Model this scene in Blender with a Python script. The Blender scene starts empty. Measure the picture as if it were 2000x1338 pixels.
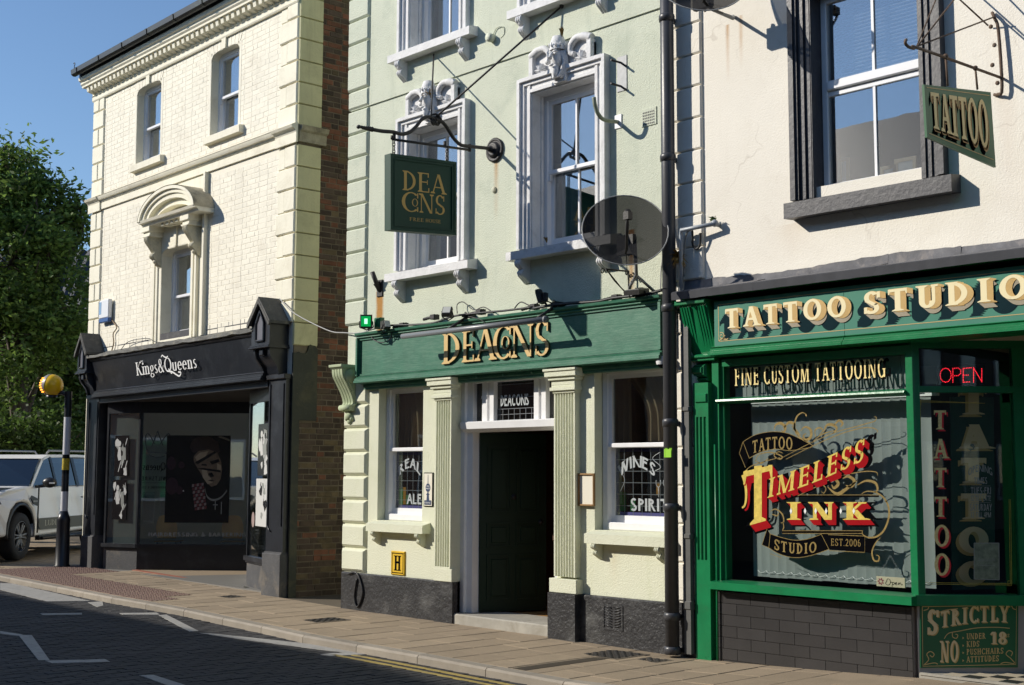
import bpy, math, random
from mathutils import Vector, Matrix
random.seed(7)
S = bpy.context.scene
D2R = math.radians

# ------------------------------------------------------------------ camera
CAM = Vector((10.065, -9.348, 1.62)); FPX = 2521.4; PIT = 0.10232; ROL = 0.00354; YAW = D2R(43.4)
_f0 = Vector((-math.cos(YAW), math.sin(YAW), 0)); _r0 = Vector((math.sin(YAW), math.cos(YAW), 0)); _z = Vector((0, 0, 1))
FWD = math.cos(PIT) * _f0 + math.sin(PIT) * _z
_u0 = -math.sin(PIT) * _f0 + math.cos(PIT) * _z
RGT = math.cos(ROL) * _r0 + math.sin(ROL) * _u0
UPV = -math.sin(ROL) * _r0 + math.cos(ROL) * _u0
cd = bpy.data.cameras.new('camera'); cam = bpy.data.objects.new('camera', cd); S.collection.objects.link(cam)
cd.sensor_width = 36; cd.lens = 36 * FPX / 2000; cd.clip_end = 2000; cd.clip_start = .05
M = Matrix((RGT, UPV, -FWD)).transposed().to_4x4(); M.translation = CAM
cam.matrix_world = M; S.camera = cam

# ------------------------------------------------------------------ light
SUN = Vector((1.02, 1.0, -0.78)).normalized()          # direction the light travels
w = bpy.data.worlds.new('World'); S.world = w; w.use_nodes = True
nt = w.node_tree; bg = nt.nodes['Background']; sky = nt.nodes.new('ShaderNodeTexSky'); sky.sky_type = 'NISHITA'
sky.sun_disc = False; sky.sun_elevation = math.asin(-SUN.z); sky.sun_rotation = math.atan2(-SUN.x, -SUN.y)
sky.altitude = 100; sky.air_density = 1.0; sky.dust_density = 0.1; sky.ozone_density = 4.0
nt.links.new(sky.outputs[0], bg.inputs[0]); bg.inputs[1].default_value = 0.135
sl = bpy.data.lights.new('sun', 'SUN'); sl.energy = 5.0; sl.angle = D2R(.53); sl.color = (1, .93, .82)
so = bpy.data.objects.new('sun', sl); S.collection.objects.link(so)
so.rotation_euler = SUN.to_track_quat('-Z', 'Y').to_euler(); so.location = (-20, -20, 20)
S.view_settings.view_transform = 'Standard'; S.view_settings.look = 'None'; S.view_settings.gamma = 1
S.view_settings.exposure = 0.03; S.view_settings.use_curve_mapping = False
S.cycles.max_bounces = 8; S.cycles.transparent_max_bounces = 24; S.cycles.caustics_reflective = False; S.cycles.caustics_refractive = False
S.cycles.use_denoising = True

# ------------------------------------------------------------------ frames: measured photo points put on true planes
def ray(px, py): return FWD + RGT * ((px - 1000) / FPX) - UPV * ((py - 669) / FPX)
def onplane(px, py, o, n):
    d = ray(px, py); t = (Vector(o) - CAM).dot(n) / d.dot(n); return CAM + d * t
def q(px, py, Y=0.):                       # point on the plane y = Y of the pub / tattoo fronts
    p = onplane(px, py, (0, Y, 0), Vector((0, 1, 0))); return p
def qz(px, py, z): return onplane(px, py, (0, 0, z), Vector((0, 0, 1)))
KO = Vector((-4.1, .109, 0)); KA = D2R(-2.8)
KR = Vector((math.cos(KA), math.sin(KA), 0)); KY = Vector((-math.sin(KA), math.cos(KA), 0))
def k(px, py, w=0.):                       # u, z on the barber shop front, w metres proud
    p = onplane(px, py, KO - KY * w, KY) - KO; return p.dot(KR), p.z
def gz(x):                                 # pavement height along the street
    pts = [(-60, .5), (-10, .09), (-4, .055), (-2.7, .03), (.75, .014), (2.3, -.006), (2.9, -.01), (4.75, .06), (6.2, .11), (60, .2)]
    for (a, za), (b, zb) in zip(pts, pts[1:]):
        if x <= b: return za + (zb - za) * (max(x, a) - a) / (b - a)
    return .2

# ------------------------------------------------------------------ materials
MATS = {}
def mat(name, col, rough=.7, var=.0, vscale=3., bump=0., bscale=40., metal=0., spec=.5, emit=0., detail=6., dirt=None, dscale=1.2, damt=.5,
        island=0., streak=0., coat=0., hs=None, speck=0.):
    if name in MATS: return MATS[name]
    m = bpy.data.materials.new(name); m.use_nodes = True; t = m.node_tree; n = t.nodes; l = t.links; b = n['Principled BSDF']
    c4 = (*col, 1); b.inputs['Base Color'].default_value = c4; b.inputs['Roughness'].default_value = rough
    b.inputs['Metallic'].default_value = metal; b.inputs['Specular IOR Level'].default_value = spec
    if coat: b.inputs['Coat Weight'].default_value = coat; b.inputs['Coat Roughness'].default_value = .08
    geo = n.new('ShaderNodeNewGeometry'); last = None
    def noise(sc, det=6., dist=0., rough_=.6, vec=None):
        x = n.new('ShaderNodeTexNoise'); x.inputs['Scale'].default_value = sc; x.inputs['Detail'].default_value = det; x.inputs['Distortion'].default_value = dist
        x.inputs['Roughness'].default_value = rough_; l.new(vec or geo.outputs['Position'], x.inputs['Vector']); return x.outputs['Fac']
    def mapr(src, a, b_, c, d):
        x = n.new('ShaderNodeMapRange'); l.new(src, x.inputs[0])
        for i, v in enumerate((a, b_, c, d)): x.inputs[i + 1].default_value = v
        return x.outputs[0]
    def mix(f, A, B, mode='MIX'):
        x = n.new('ShaderNodeMix'); x.data_type = 'RGBA'; x.blend_type = mode
        (l.new(f, x.inputs[0]) if hasattr(f, 'is_linked') else setattr(x.inputs[0], 'default_value', f))
        for i, v in ((6, A), (7, B)):
            (l.new(v, x.inputs[i]) if hasattr(v, 'is_linked') else setattr(x.inputs[i], 'default_value', (*v[:3], 1)))
        return x.outputs[2]
    cur = col
    if var:
        f = mapr(noise(vscale), .3, .7, 1 - var, 1 + var * .6)
        x = n.new('ShaderNodeVectorMath'); x.operation = 'SCALE'; x.inputs[0].default_value = col; l.new(f, x.inputs['Scale']); cur = x.outputs[0]
    if island:
        oi = n.new('ShaderNodeObjectInfo'); ad = n.new('ShaderNodeMath'); ad.operation = 'ADD'; l.new(oi.outputs['Random'], ad.inputs[0]); l.new(geo.outputs['Random Per Island'], ad.inputs[1])
        fr = n.new('ShaderNodeMath'); fr.operation = 'FRACT'; l.new(ad.outputs[0], fr.inputs[0])
        f = mapr(fr.outputs[0], 0, 1, 1 - island, 1 + island)
        x = n.new('ShaderNodeVectorMath'); x.operation = 'SCALE'
        (l.new(cur, x.inputs[0]) if hasattr(cur, 'is_linked') else setattr(x.inputs[0], 'default_value', cur)); l.new(f, x.inputs['Scale']); cur = x.outputs[0]
    if dirt:
        f = mapr(noise(dscale, 8., .4, .72), .52, .72, 0, damt); cur = mix(f, cur, dirt)
        f2 = mapr(noise(dscale * 22, 3.), .62, .75, 0, damt * .8); cur = mix(f2, cur, dirt)
    if streak:
        mp = n.new('ShaderNodeMapping'); mp.inputs['Scale'].default_value = (9, 9, .55); l.new(geo.outputs['Position'], mp.inputs[0])
        f = mapr(noise(1., 5., 0, .6, mp.outputs[0]), .56, .78, 0, streak); cur = mix(f, cur, dirt or (.2, .19, .15))
    if speck:                               # fine aggregate speckle
        f = mapr(noise(230., 2.), .42, .66, 1 - speck, 1 + speck); x = n.new('ShaderNodeVectorMath'); x.operation = 'SCALE'
        (l.new(cur, x.inputs[0]) if hasattr(cur, 'is_linked') else setattr(x.inputs[0], 'default_value', cur)); l.new(f, x.inputs['Scale']); cur = x.outputs[0]
    if hs:                                  # brushed lengthwise wear
        mp = n.new('ShaderNodeMapping'); mp.inputs['Scale'].default_value = (7, 7, 120); l.new(geo.outputs['Position'], mp.inputs[0])
        f = mapr(noise(1., 4., .3, .7, mp.outputs[0]), .45, .75, 0, .75); cur = mix(f, cur, hs)
    if hasattr(cur, 'is_linked'): l.new(cur, b.inputs['Base Color'])
    if bump:
        bp = n.new('ShaderNodeBump'); bp.inputs['Strength'].default_value = 1; bp.inputs['Distance'].default_value = bump
        l.new(noise(bscale, detail), bp.inputs['Height']); l.new(bp.outputs[0], b.inputs['Normal'])
    if emit: b.inputs['Emission Color'].default_value = c4; b.inputs['Emission Strength'].default_value = emit
    MATS[name] = m; m['_cur'] = 0
    return m

def glass_mat(name, tint=(.9, .95, .93), refl=.1, rough=0.0, k2=1.6, wav=0.0):
    m = bpy.data.materials.new(name); m.use_nodes = True; t = m.node_tree; n = t.nodes; l = t.links
    n.remove(n['Principled BSDF']); out = n['Material Output']
    tr = n.new('ShaderNodeBsdfTransparent'); tr.inputs[0].default_value = (*tint, 1)
    gl = n.new('ShaderNodeBsdfGlossy'); gl.inputs['Roughness'].default_value = rough; gl.inputs[0].default_value = (1, 1, 1, 1)
    gg = n.new('ShaderNodeNewGeometry'); dt = n.new('ShaderNodeVectorMath'); dt.operation = 'DOT_PRODUCT'; l.new(gg.outputs['Incoming'], dt.inputs[0]); l.new(gg.outputs['Normal'], dt.inputs[1])
    def mth(op, a, b_, c=None):
        x = n.new('ShaderNodeMath'); x.operation = op
        for i, v in enumerate((a, b_, c)):
            if v is None: continue
            (l.new(v, x.inputs[i]) if hasattr(v, 'is_linked') else setattr(x.inputs[i], 'default_value', v))
        return x.outputs[0]
    c_ = mth('ABSOLUTE', dt.outputs['Value'], 0); p5 = mth('POWER', mth('SUBTRACT', 1.0, c_), 5.0)
    ma = n.new('ShaderNodeMath'); ma.operation = 'MULTIPLY_ADD'; l.new(mth('MULTIPLY_ADD', p5, .96, .04), ma.inputs[0]); ma.inputs[1].default_value = k2; ma.inputs[2].default_value = refl; ma.use_clamp = True
    mx = n.new('ShaderNodeMixShader'); l.new(ma.outputs[0], mx.inputs[0]); l.new(tr.outputs[0], mx.inputs[1]); l.new(gl.outputs[0], mx.inputs[2])
    if wav:
        no = n.new('ShaderNodeTexNoise'); no.inputs['Scale'].default_value = 2.2; no.inputs['Detail'].default_value = 1.5
        g = n.new('ShaderNodeNewGeometry'); l.new(g.outputs['Position'], no.inputs['Vector'])
        bp = n.new('ShaderNodeBump'); bp.inputs['Distance'].default_value = wav; l.new(no.outputs[0], bp.inputs['Height']); l.new(bp.outputs[0], gl.inputs['Normal'])
    l.new(mx.outputs[0], out.inputs[0]); MATS[name] = m
    return m

def nodes_of(m):
    return m.node_tree.nodes, m.node_tree.links, m.node_tree.nodes['Principled BSDF']

# pub render, two coats, with rust streaks below the iron fixings
def rust_wall(name, col, streaks, bump, patch, crack=0):
    m = mat(name, col, .85, var=.06, vscale=1.1, dirt=patch, dscale=1.5, damt=.22 if crack else .45, streak=.12 if crack else .30)
    n, l, b = nodes_of(m)
    src = b.inputs['Base Color'].links[0].from_socket
    geo = n.new('ShaderNodeNewGeometry'); sx = n.new('ShaderNodeSeparateXYZ'); l.new(geo.outputs['Position'], sx.inputs[0])
    no = n.new('ShaderNodeTexNoise'); no.inputs['Scale'].default_value = 7; no.inputs['Detail'].default_value = 6; l.new(geo.outputs['Position'], no.inputs['Vector'])
    for (x, hw, z1, z0, amt) in streaks:
        def math_(op, a, bb, cl=False):
            q_ = n.new('ShaderNodeMath'); q_.operation = op; q_.use_clamp = cl
            for i, v in enumerate((a, bb)): (l.new(v, q_.inputs[i]) if hasattr(v, 'is_linked') else setattr(q_.inputs[i], 'default_value', v))
            return q_.outputs[0]
        dx = math_('ABSOLUTE', math_('SUBTRACT', sx.outputs[0], x), 0)
        fx = math_('SUBTRACT', 1, math_('DIVIDE', dx, hw), True)
        fz = math_('DIVIDE', math_('SUBTRACT', sx.outputs[2], z0), z1 - z0, True)
        fz2 = math_('LESS_THAN', sx.outputs[2], z1)
        f = math_('MULTIPLY', math_('MULTIPLY', fx, fz), math_('MULTIPLY', fz2, math_('MULTIPLY', no.outputs[0], amt)), True)
        mx = n.new('ShaderNodeMix'); mx.data_type = 'RGBA'; l.new(f, mx.inputs[0]); l.new(src, mx.inputs[6]); mx.inputs[7].default_value = (.45, .22, .05, 1); src = mx.outputs[2]
    if crack:                               # hairline cracks in the render
        nz = n.new('ShaderNodeTexNoise'); nz.inputs['Scale'].default_value = 3; l.new(geo.outputs['Position'], nz.inputs['Vector'])
        ad_ = n.new('ShaderNodeVectorMath'); ad_.operation = 'MULTIPLY_ADD'; l.new(nz.outputs['Color'], ad_.inputs[0]); ad_.inputs[1].default_value = (.45, .45, .45); l.new(geo.outputs['Position'], ad_.inputs[2])
        vc = n.new('ShaderNodeTexVoronoi'); vc.feature = 'DISTANCE_TO_EDGE'; vc.inputs['Scale'].default_value = 1.5; l.new(ad_.outputs[0], vc.inputs['Vector'])
        c1 = n.new('ShaderNodeMapRange'); l.new(vc.outputs[0], c1.inputs[0]); c1.inputs[1].default_value = .0; c1.inputs[2].default_value = .012; c1.inputs[3].default_value = .3; c1.inputs[4].default_value = 0
        nm = n.new('ShaderNodeTexNoise'); nm.inputs['Scale'].default_value = 1.3; l.new(geo.outputs['Position'], nm.inputs['Vector'])
        c2 = n.new('ShaderNodeMapRange'); l.new(nm.outputs[0], c2.inputs[0]); c2.inputs[1].default_value = .48; c2.inputs[2].default_value = .6
        mm_ = n.new('ShaderNodeMath'); mm_.operation = 'MULTIPLY'; l.new(c1.outputs[0], mm_.inputs[0]); l.new(c2.outputs[0], mm_.inputs[1])
        mx = n.new('ShaderNodeMix'); mx.data_type = 'RGBA'; l.new(mm_.outputs[0], mx.inputs[0]); l.new(src, mx.inputs[6]); mx.inputs[7].default_value = (.35, .30, .24, 1); src = mx.outputs[2]
    l.new(src, b.inputs['Base Color'])
    v = n.new('ShaderNodeTexVoronoi'); v.inputs['Scale'].default_value = 95; l.new(geo.outputs['Position'], v.inputs['Vector'])
    n2 = n.new('ShaderNodeTexNoise'); n2.inputs['Scale'].default_value = 55; n2.inputs['Detail'].default_value = 8; n2.inputs['Roughness'].default_value = .65; l.new(geo.outputs['Position'], n2.inputs['Vector'])
    ad = n.new('ShaderNodeMath'); ad.operation = 'MULTIPLY_ADD'; l.new(v.outputs[0], ad.inputs[0]); ad.inputs[1].default_value = .35; l.new(n2.outputs[0], ad.inputs[2])
    bp = n.new('ShaderNodeBump'); bp.inputs['Distance'].default_value = bump; l.new(ad.outputs[0], bp.inputs['Height']); l.new(bp.outputs[0], b.inputs['Normal'])
    return m

MINT = rust_wall('mint_render', (.63, .665, .535), [(-.08, .05, 5.05, 4.35, 1.6), (-2.12, .085, 3.80, 2.6, 4.5), (1.86, .06, 4.0, 3.1, 3.0)], .008, (.36, .42, .33), crack=0)
LIME = rust_wall('pale_green_paint', (.69, .70, .54), [(1.62, .1, .9, .5, .3)], .006, (.5, .54, .33))
TWHITE = rust_wall('warm_white_render', (.83, .79, .70), [(3.05, .03, 5.75, 5.2, 1.2), (3.2, .03, 5.8, 5.3, 1.2), (3.72, .25, 3.8, 3.45, .25), (5.66, .1, 4.5, 3.6, .3)], .0035, (.58, .52, .42), crack=1)
KCREAM = mat('cream_paint_brick', (.83, .79, .665), .75, var=.06, vscale=2, bump=.004, bscale=60, dirt=(.40, .33, .24), dscale=3.2, damt=.30, island=.04, streak=.16)
KREND = mat('cream_paint_render', (.82, .785, .64), .75, var=.05, vscale=2, bump=.004, bscale=30, dirt=(.42, .36, .25), dscale=2.2, damt=.35, streak=.2)
KJOINT = mat('painted_mortar', (.83, .785, .655), .85, bump=.004, bscale=50)
KSIDE = mat('green_weathered_cream', (.66, .63, .38), .8, var=.12, vscale=2, bump=.004, bscale=30, dirt=(.30, .28, .14), dscale=1.5, damt=.5, streak=.45)
KSTONE = mat('lichen_stone', (.42, .38, .28), .9, var=.25, vscale=9, bump=.012, bscale=22, dirt=(.06, .055, .045), dscale=5, damt=.8)
KBLACKP = mat('black_paint_on_render', (.035, .04, .03), .6, var=.3, vscale=4, bump=.005, bscale=20, dirt=(.13, .12, .06), dscale=1.8, damt=.6)
WHITE = mat('white_gloss_paint', (.80, .80, .80), .42, var=.05, vscale=8, bump=.0012, bscale=25)
WSTONE = mat('white_painted_stone', (.74, .74, .74), .7, var=.1, vscale=6, bump=.006, bscale=45, dirt=(.36, .37, .36), dscale=4, damt=.5)
PVC = mat('white_plastic_frame', (.80, .81, .83), .3, var=.03, vscale=3)
PGREEN = mat('dark_green_sign_paint', (.028, .150, .088), .42, var=.18, vscale=5, bump=.0012, bscale=60, dirt=(.16, .28, .20), dscale=2.3, damt=.3, hs=(.14, .27, .19))
BOARDG = mat('hanging_board_green', (.009, .052, .030), .5, spec=.3, var=.1, vscale=4, bump=.0008, bscale=90)
PLINTH = mat('black_plinth_paint', (.028, .028, .030), .38, var=.3, vscale=5, bump=.010, bscale=24, dirt=(.20, .20, .19), dscale=2.4, damt=.45)
KBLACK = mat('black_shopfront_paint', (.015, .017, .022), .34, var=.25, vscale=4, bump=.0015, bscale=14, dirt=(.09, .10, .11), dscale=2.2, damt=.35)
TGREEN = mat('bright_green_gloss', (.008, .185, .065), .3, var=.18, vscale=5, bump=.0016, bscale=22, spec=.4, dirt=(.04, .10, .05), dscale=7, damt=.35)
TGFAS = mat('teal_green_fascia_paint', (.045, .205, .140), .5, spec=.3, var=.06, vscale=3, bump=.0006, bscale=20)
TBLACK = mat('charcoal_window_paint', (.045, .045, .052), .45, var=.25, vscale=9, bump=.003, bscale=30, dirt=(.16, .16, .16), dscale=6, damt=.35)
LEAD = mat('weathered_lead', (.14, .14, .15), .7, var=.35, vscale=6, bump=.008, bscale=7, spec=.25, dirt=(.34, .30, .27), dscale=5, damt=.7)
LEADF = mat('dark_lead_drip', (.050, .052, .060), .7, var=.2, vscale=4, spec=.25)
IRON = mat('black_wrought_iron', (.020, .018, .017), .55, var=.3, vscale=20, bump=.002, bscale=60)
RUSTY = mat('rusty_iron', (.11, .07, .045), .8, var=.35, vscale=20, bump=.003, bscale=60, dirt=(.25, .22, .19), dscale=14, damt=.6)
PIPE = mat('grey_black_pipe_paint', (.055, .056, .062), .38, var=.15, vscale=5, bump=.0015, bscale=15)
PIPE2 = mat('dark_grey_downpipe', (.10, .10, .095), .5, var=.2, vscale=5, bump=.001)
CABLE = mat('black_cable', (.015, .015, .016), .5)
GCABLE = mat('grey_cable', (.35, .35, .34), .5)
GALV = mat('galvanised_steel', (.26, .27, .28), .55, metal=.25, var=.15, vscale=20)
GOLD = mat('pale_gold_lettering', (.74, .52, .23), .35, metal=.15, var=.08, vscale=10)
GOLDDK = mat('dark_gold_edge', (.13, .075, .025), .5, metal=.2)
BGOLD = mat('bright_gold_leaf', (.66, .50, .10), .6, spec=.2, var=.25, vscale=30)
DGOLD = mat('antique_gold_leaf', (.27, .19, .06), .6, spec=.2, var=.35, vscale=40)
RED = mat('signwriter_red', (.34, .008, .012), .8, spec=.05)
PINK = mat('signwriter_pink', (.62, .2, .22), .35)
BLACKF = mat('flat_black', (.004, .004, .005), .95, spec=.0)
NAVY = mat('painted_dark_shade', (.013, .030, .036), .9, spec=.0)
CREAML = mat('cream_lettering', (.80, .70, .42), .5)
TAN = mat('tan_lettering_side', (.62, .40, .13), .5)
TAUPE = mat('taupe_lettering_side', (.34, .29, .20), .5)
MUTGOLD = mat('muted_gold_lettering', (.48, .34, .13), .5)
LETW = mat('white_lettering', (.80, .80, .78), .45)
LETG = mat('etched_grey_lettering', (.33, .34, .33), .5)
LEADC = mat('pale_lead_came', (.42, .45, .46), .4, metal=.3)
YEL = mat('hydrant_yellow', (.72, .45, .02), .45, var=.1, vscale=15, bump=.001)
GLASS = glass_mat('window_glass', (.86, .9, .9), .06, 0, 2.2, .0012)
GLASSUP = glass_mat('upstairs_glass', (.80, .84, .86), .20, 0, 2.2, .0007)
GLASSSH = glass_mat('shop_glass', (.92, .95, .94), .0, 0, .7, .0003)
GLASSKB = glass_mat('barber_glass', (.92, .95, .94), .15, 0, 1.2, .0003)
LGLASS = glass_mat('leaded_glass', (.16, .18, .19), .05, .12, 1.4, .004)
CURT = mat('beige_curtain', (.30, .21, .12), .9, var=.1, vscale=6)
NET = mat('pale_net_curtain', (.55, .56, .55), .9, var=.1, vscale=8)
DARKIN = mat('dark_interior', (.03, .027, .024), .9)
BROWNW = mat('brown_wood_panelling', (.09, .035, .015), .5, var=.3, vscale=6)
OAK = mat('honey_floorboards', (.36, .19, .06), .5, var=.2, vscale=4)
DOORG = mat('dark_green_door_paint', (.005, .020, .010), .5, spec=.25)
STEP = mat('worn_stone_step', (.36, .34, .29), .8, var=.2, vscale=4, bump=.004, bscale=20, dirt=(.20, .17, .12), dscale=5, damt=.5)

# ------------------------------------------------------------------ mesh builder
COL = S.collection
def tag(o, label=None, cat=None, group=None, kind=None):
    if label: o['label'] = label
    if cat: o['category'] = cat
    if group: o['group'] = group
    if kind: o['kind'] = kind
    return o
def empty(name, loc=(0, 0, 0), rz=0, label=None, cat=None, group=None, kind=None, parent=None):
    o = bpy.data.objects.new(name, None); COL.objects.link(o); o.location = loc; o.rotation_euler = (0, 0, rz); o.empty_display_size = .1
    if parent: o.parent = parent
    return tag(o, label, cat, group, kind)
class MB:
    def __init__(s, warp=None): s.v = []; s.f = []; s.warp = warp; s.sm = set()
    def add(s, vs, fs, smooth=False):
        b = len(s.v); s.v += [tuple(p) for p in vs]
        for f in fs:
            if smooth: s.sm.add(len(s.f))
            s.f.append(tuple(b + i for i in f))
        return s
    def box(s, x0, x1, y0, y1, z0, z1):
        if x1 < x0: x0, x1 = x1, x0
        if y1 < y0: y0, y1 = y1, y0
        if z1 < z0: z0, z1 = z1, z0
        return s.add([(x0, y0, z0), (x1, y0, z0), (x1, y1, z0), (x0, y1, z0), (x0, y0, z1), (x1, y0, z1), (x1, y1, z1), (x0, y1, z1)],
                     [(0, 3, 2, 1), (4, 5, 6, 7), (0, 1, 5, 4), (1, 2, 6, 5), (2, 3, 7, 6), (3, 0, 4, 7)])
    def cbox(s, x0, x1, y0, y1, z0, z1, c=.008):          # box whose front (-y) edges are chamfered
        vs = [(x0 + c, y0, z0 + c), (x1 - c, y0, z0 + c), (x1 - c, y0, z1 - c), (x0 + c, y0, z1 - c),
              (x0, y0 + c, z0), (x1, y0 + c, z0), (x1, y0 + c, z1), (x0, y0 + c, z1), (x0, y1, z0), (x1, y1, z0), (x1, y1, z1), (x0, y1, z1)]
        return s.add(vs, [(0, 1, 2, 3), (4, 5, 1, 0), (5, 6, 2, 1), (6, 7, 3, 2), (7, 4, 0, 3), (8, 9, 5, 4), (9, 10, 6, 5), (10, 11, 7, 6), (11, 8, 4, 7), (11, 10, 9, 8)])
    def ext(s, pts, vec):                                  # closed outline pts extruded by vec
        n = len(pts); a = [Vector(p) for p in pts]; vec = Vector(vec); b = [p + vec for p in a]
        return s.add(a + b, [tuple(range(n)), tuple(range(2 * n - 1, n - 1, -1))] + [(i, i + n, (i + 1) % n + n, (i + 1) % n) for i in range(n)])
    def px(s, prof, x0, x1):                               # profile of (y,z) run along x
        return s.ext([(x0, y, z) for y, z in prof], (x1 - x0, 0, 0))
    def poly(s, pts): return s.add(pts, [tuple(range(len(pts)))])
    def tube(s, pts, r, n=8, cap=True, smooth=True):
        P = [Vector(p) for p in pts]; rs = r if isinstance(r, (list, tuple)) else [r] * len(P)
        t = (P[1] - P[0]).normalized(); up = Vector((0, 0, 1)) if abs(t.z) < .9 else Vector((1, 0, 0))
        u = t.cross(up).normalized(); rings = []
        for i, p in enumerate(P):
            tt = ((P[min(i + 1, len(P) - 1)] - P[max(i - 1, 0)])).normalized()
            u = (u - tt * u.dot(tt)).normalized(); v = tt.cross(u)
            rings.append([p + (u * math.cos(2 * math.pi * j / n) + v * math.sin(2 * math.pi * j / n)) * rs[i] for j in range(n)])
        vs = [x for r_ in rings for x in r_]; fs = []
        for i in range(len(P) - 1):
            for j in range(n): fs.append((i * n + j, i * n + (j + 1) % n, (i + 1) * n + (j + 1) % n, (i + 1) * n + j))
        s.add(vs, fs, smooth)
        if cap:
            m = (len(P) - 1) * n; b = len(s.v) - len(vs)
            s.f.append(tuple(b + j for j in range(n - 1, -1, -1))); s.f.append(tuple(b + m + j for j in range(n)))
        return s
    def lathe(s, prof, c, ax=(0, 0, 1), n=16, smooth=True):   # prof (r, h) along ax from c
        ax = Vector(ax).normalized(); u = ax.cross(Vector((1, 0, 0)) if abs(ax.x) < .9 else Vector((0, 1, 0))).normalized(); v = ax.cross(u); c = Vector(c)
        vs = [c + ax * h + (u * math.cos(2 * math.pi * j / n) + v * math.sin(2 * math.pi * j / n)) * r for r, h in prof for j in range(n)]
        fs = [(i * n + j, i * n + (j + 1) % n, (i + 1) * n + (j + 1) % n, (i + 1) * n + j) for i in range(len(prof) - 1) for j in range(n)]
        return s.add(vs, fs, smooth)
    def ball(s, c, r, n=10, m=6, sc=(1, 1, 1)):
        vs = []; fs = []
        for i in range(m + 1):
            a = math.pi * i / m
            for j in range(n):
                b = 2 * math.pi * j / n; vs.append((c[0] + r * sc[0] * math.sin(a) * math.cos(b), c[1] + r * sc[1] * math.sin(a) * math.sin(b), c[2] + r * sc[2] * math.cos(a)))
        for i in range(m):
            for j in range(n): fs.append((i * n + j, (i + 1) * n + j, (i + 1) * n + (j + 1) % n, i * n + (j + 1) % n))
        return s.add(vs, fs, True)
    def build(s, name, m, parent=None, label=None, cat=None, group=None, kind=None, loc=None):
        me = bpy.data.meshes.new(name)
        vs = [s.warp(p) for p in s.v] if s.warp else s.v
        used = sorted({i for f in s.f for i in f}); fs = s.f
        if len(used) < len(vs): ix = {j: i for i, j in enumerate(used)}; vs = [vs[j] for j in used]; fs = [tuple(ix[i] for i in f) for f in s.f]
        me.from_pydata(vs, [], fs)
        if s.sm:
            for i in s.sm: me.polygons[i].use_smooth = True
        me.materials.append(m); me.update()
        o = bpy.data.objects.new(name, me); COL.objects.link(o)
        if parent: o.parent = parent
        if loc: o.location = loc
        return tag(o, label, cat, group, kind)
def inst(name, me, parent, loc, sc=(1, 1, 1), rz=0.):
    o = bpy.data.objects.new(name, me); COL.objects.link(o); o.parent = parent; o.location = loc; o.scale = sc; o.rotation_euler = (0, 0, rz); return o
def cutwall(mb, x0, x1, z0, z1, holes, y0, y1, reveal=True):  # wall face at y0 with rectangular holes; reveals back to y1
    xs = sorted({x0, x1, *[min(max(h[i], x0), x1) for h in holes for i in (0, 1)]}); zs = sorted({z0, z1, *[min(max(h[i], z0), z1) for h in holes for i in (2, 3)]})
    for a, b in zip(xs, xs[1:]):
        for c, d in zip(zs, zs[1:]):
            mx, mz = (a + b) / 2, (c + d) / 2
            if any(h[0] < mx < h[1] and h[2] < mz < h[3] for h in holes): continue
            mb.add([(a, y0, c), (b, y0, c), (b, y0, d), (a, y0, d)], [(0, 1, 2, 3)])
    for h in holes:
        if not reveal: break
        a, b, c, d = h
        mb.add([(a, y0, c), (a, y0, d), (a, y1, d), (a, y1, c)], [(0, 1, 2, 3)]); mb.add([(b, y0, c), (b, y1, c), (b, y1, d), (b, y0, d)], [(0, 1, 2, 3)])
        mb.add([(a, y0, c), (a, y1, c), (b, y1, c), (b, y0, c)], [(0, 1, 2, 3)]); mb.add([(a, y0, d), (b, y0, d), (b, y1, d), (a, y1, d)], [(0, 1, 2, 3)])
    return mb
def arc_pts(cx, cz, rx, rz, a0, a1, n=14):
    return [(cx + rx * math.cos(D2R(a0 + (a1 - a0) * i / n)), cz + rz * math.sin(D2R(a0 + (a1 - a0) * i / n))) for i in range(n + 1)]
def bez(p0, p1, p2, p3, n=12):
    p0, p1, p2, p3 = map(Vector, (p0, p1, p2, p3)); return [((1 - t) ** 3) * p0 + 3 * t * (1 - t) ** 2 * p1 + 3 * t * t * (1 - t) * p2 + t ** 3 * p3 for t in [i / n for i in range(n + 1)]]
def catmull(P, n=6):
    P = [Vector(p) for p in P]; Q = [P[0]] + P + [P[-1]]; out = []
    for i in range(1, len(Q) - 2):
        a, b, c, d = Q[i - 1], Q[i], Q[i + 1], Q[i + 2]
        for j in range(n):
            t = j / n; out.append(.5 * ((2 * b) + (c - a) * t + (2 * a - 5 * b + 4 * c - d) * t * t + (3 * b - a - 3 * c + d) * t ** 3))
    return out + [P[-1]]

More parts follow.
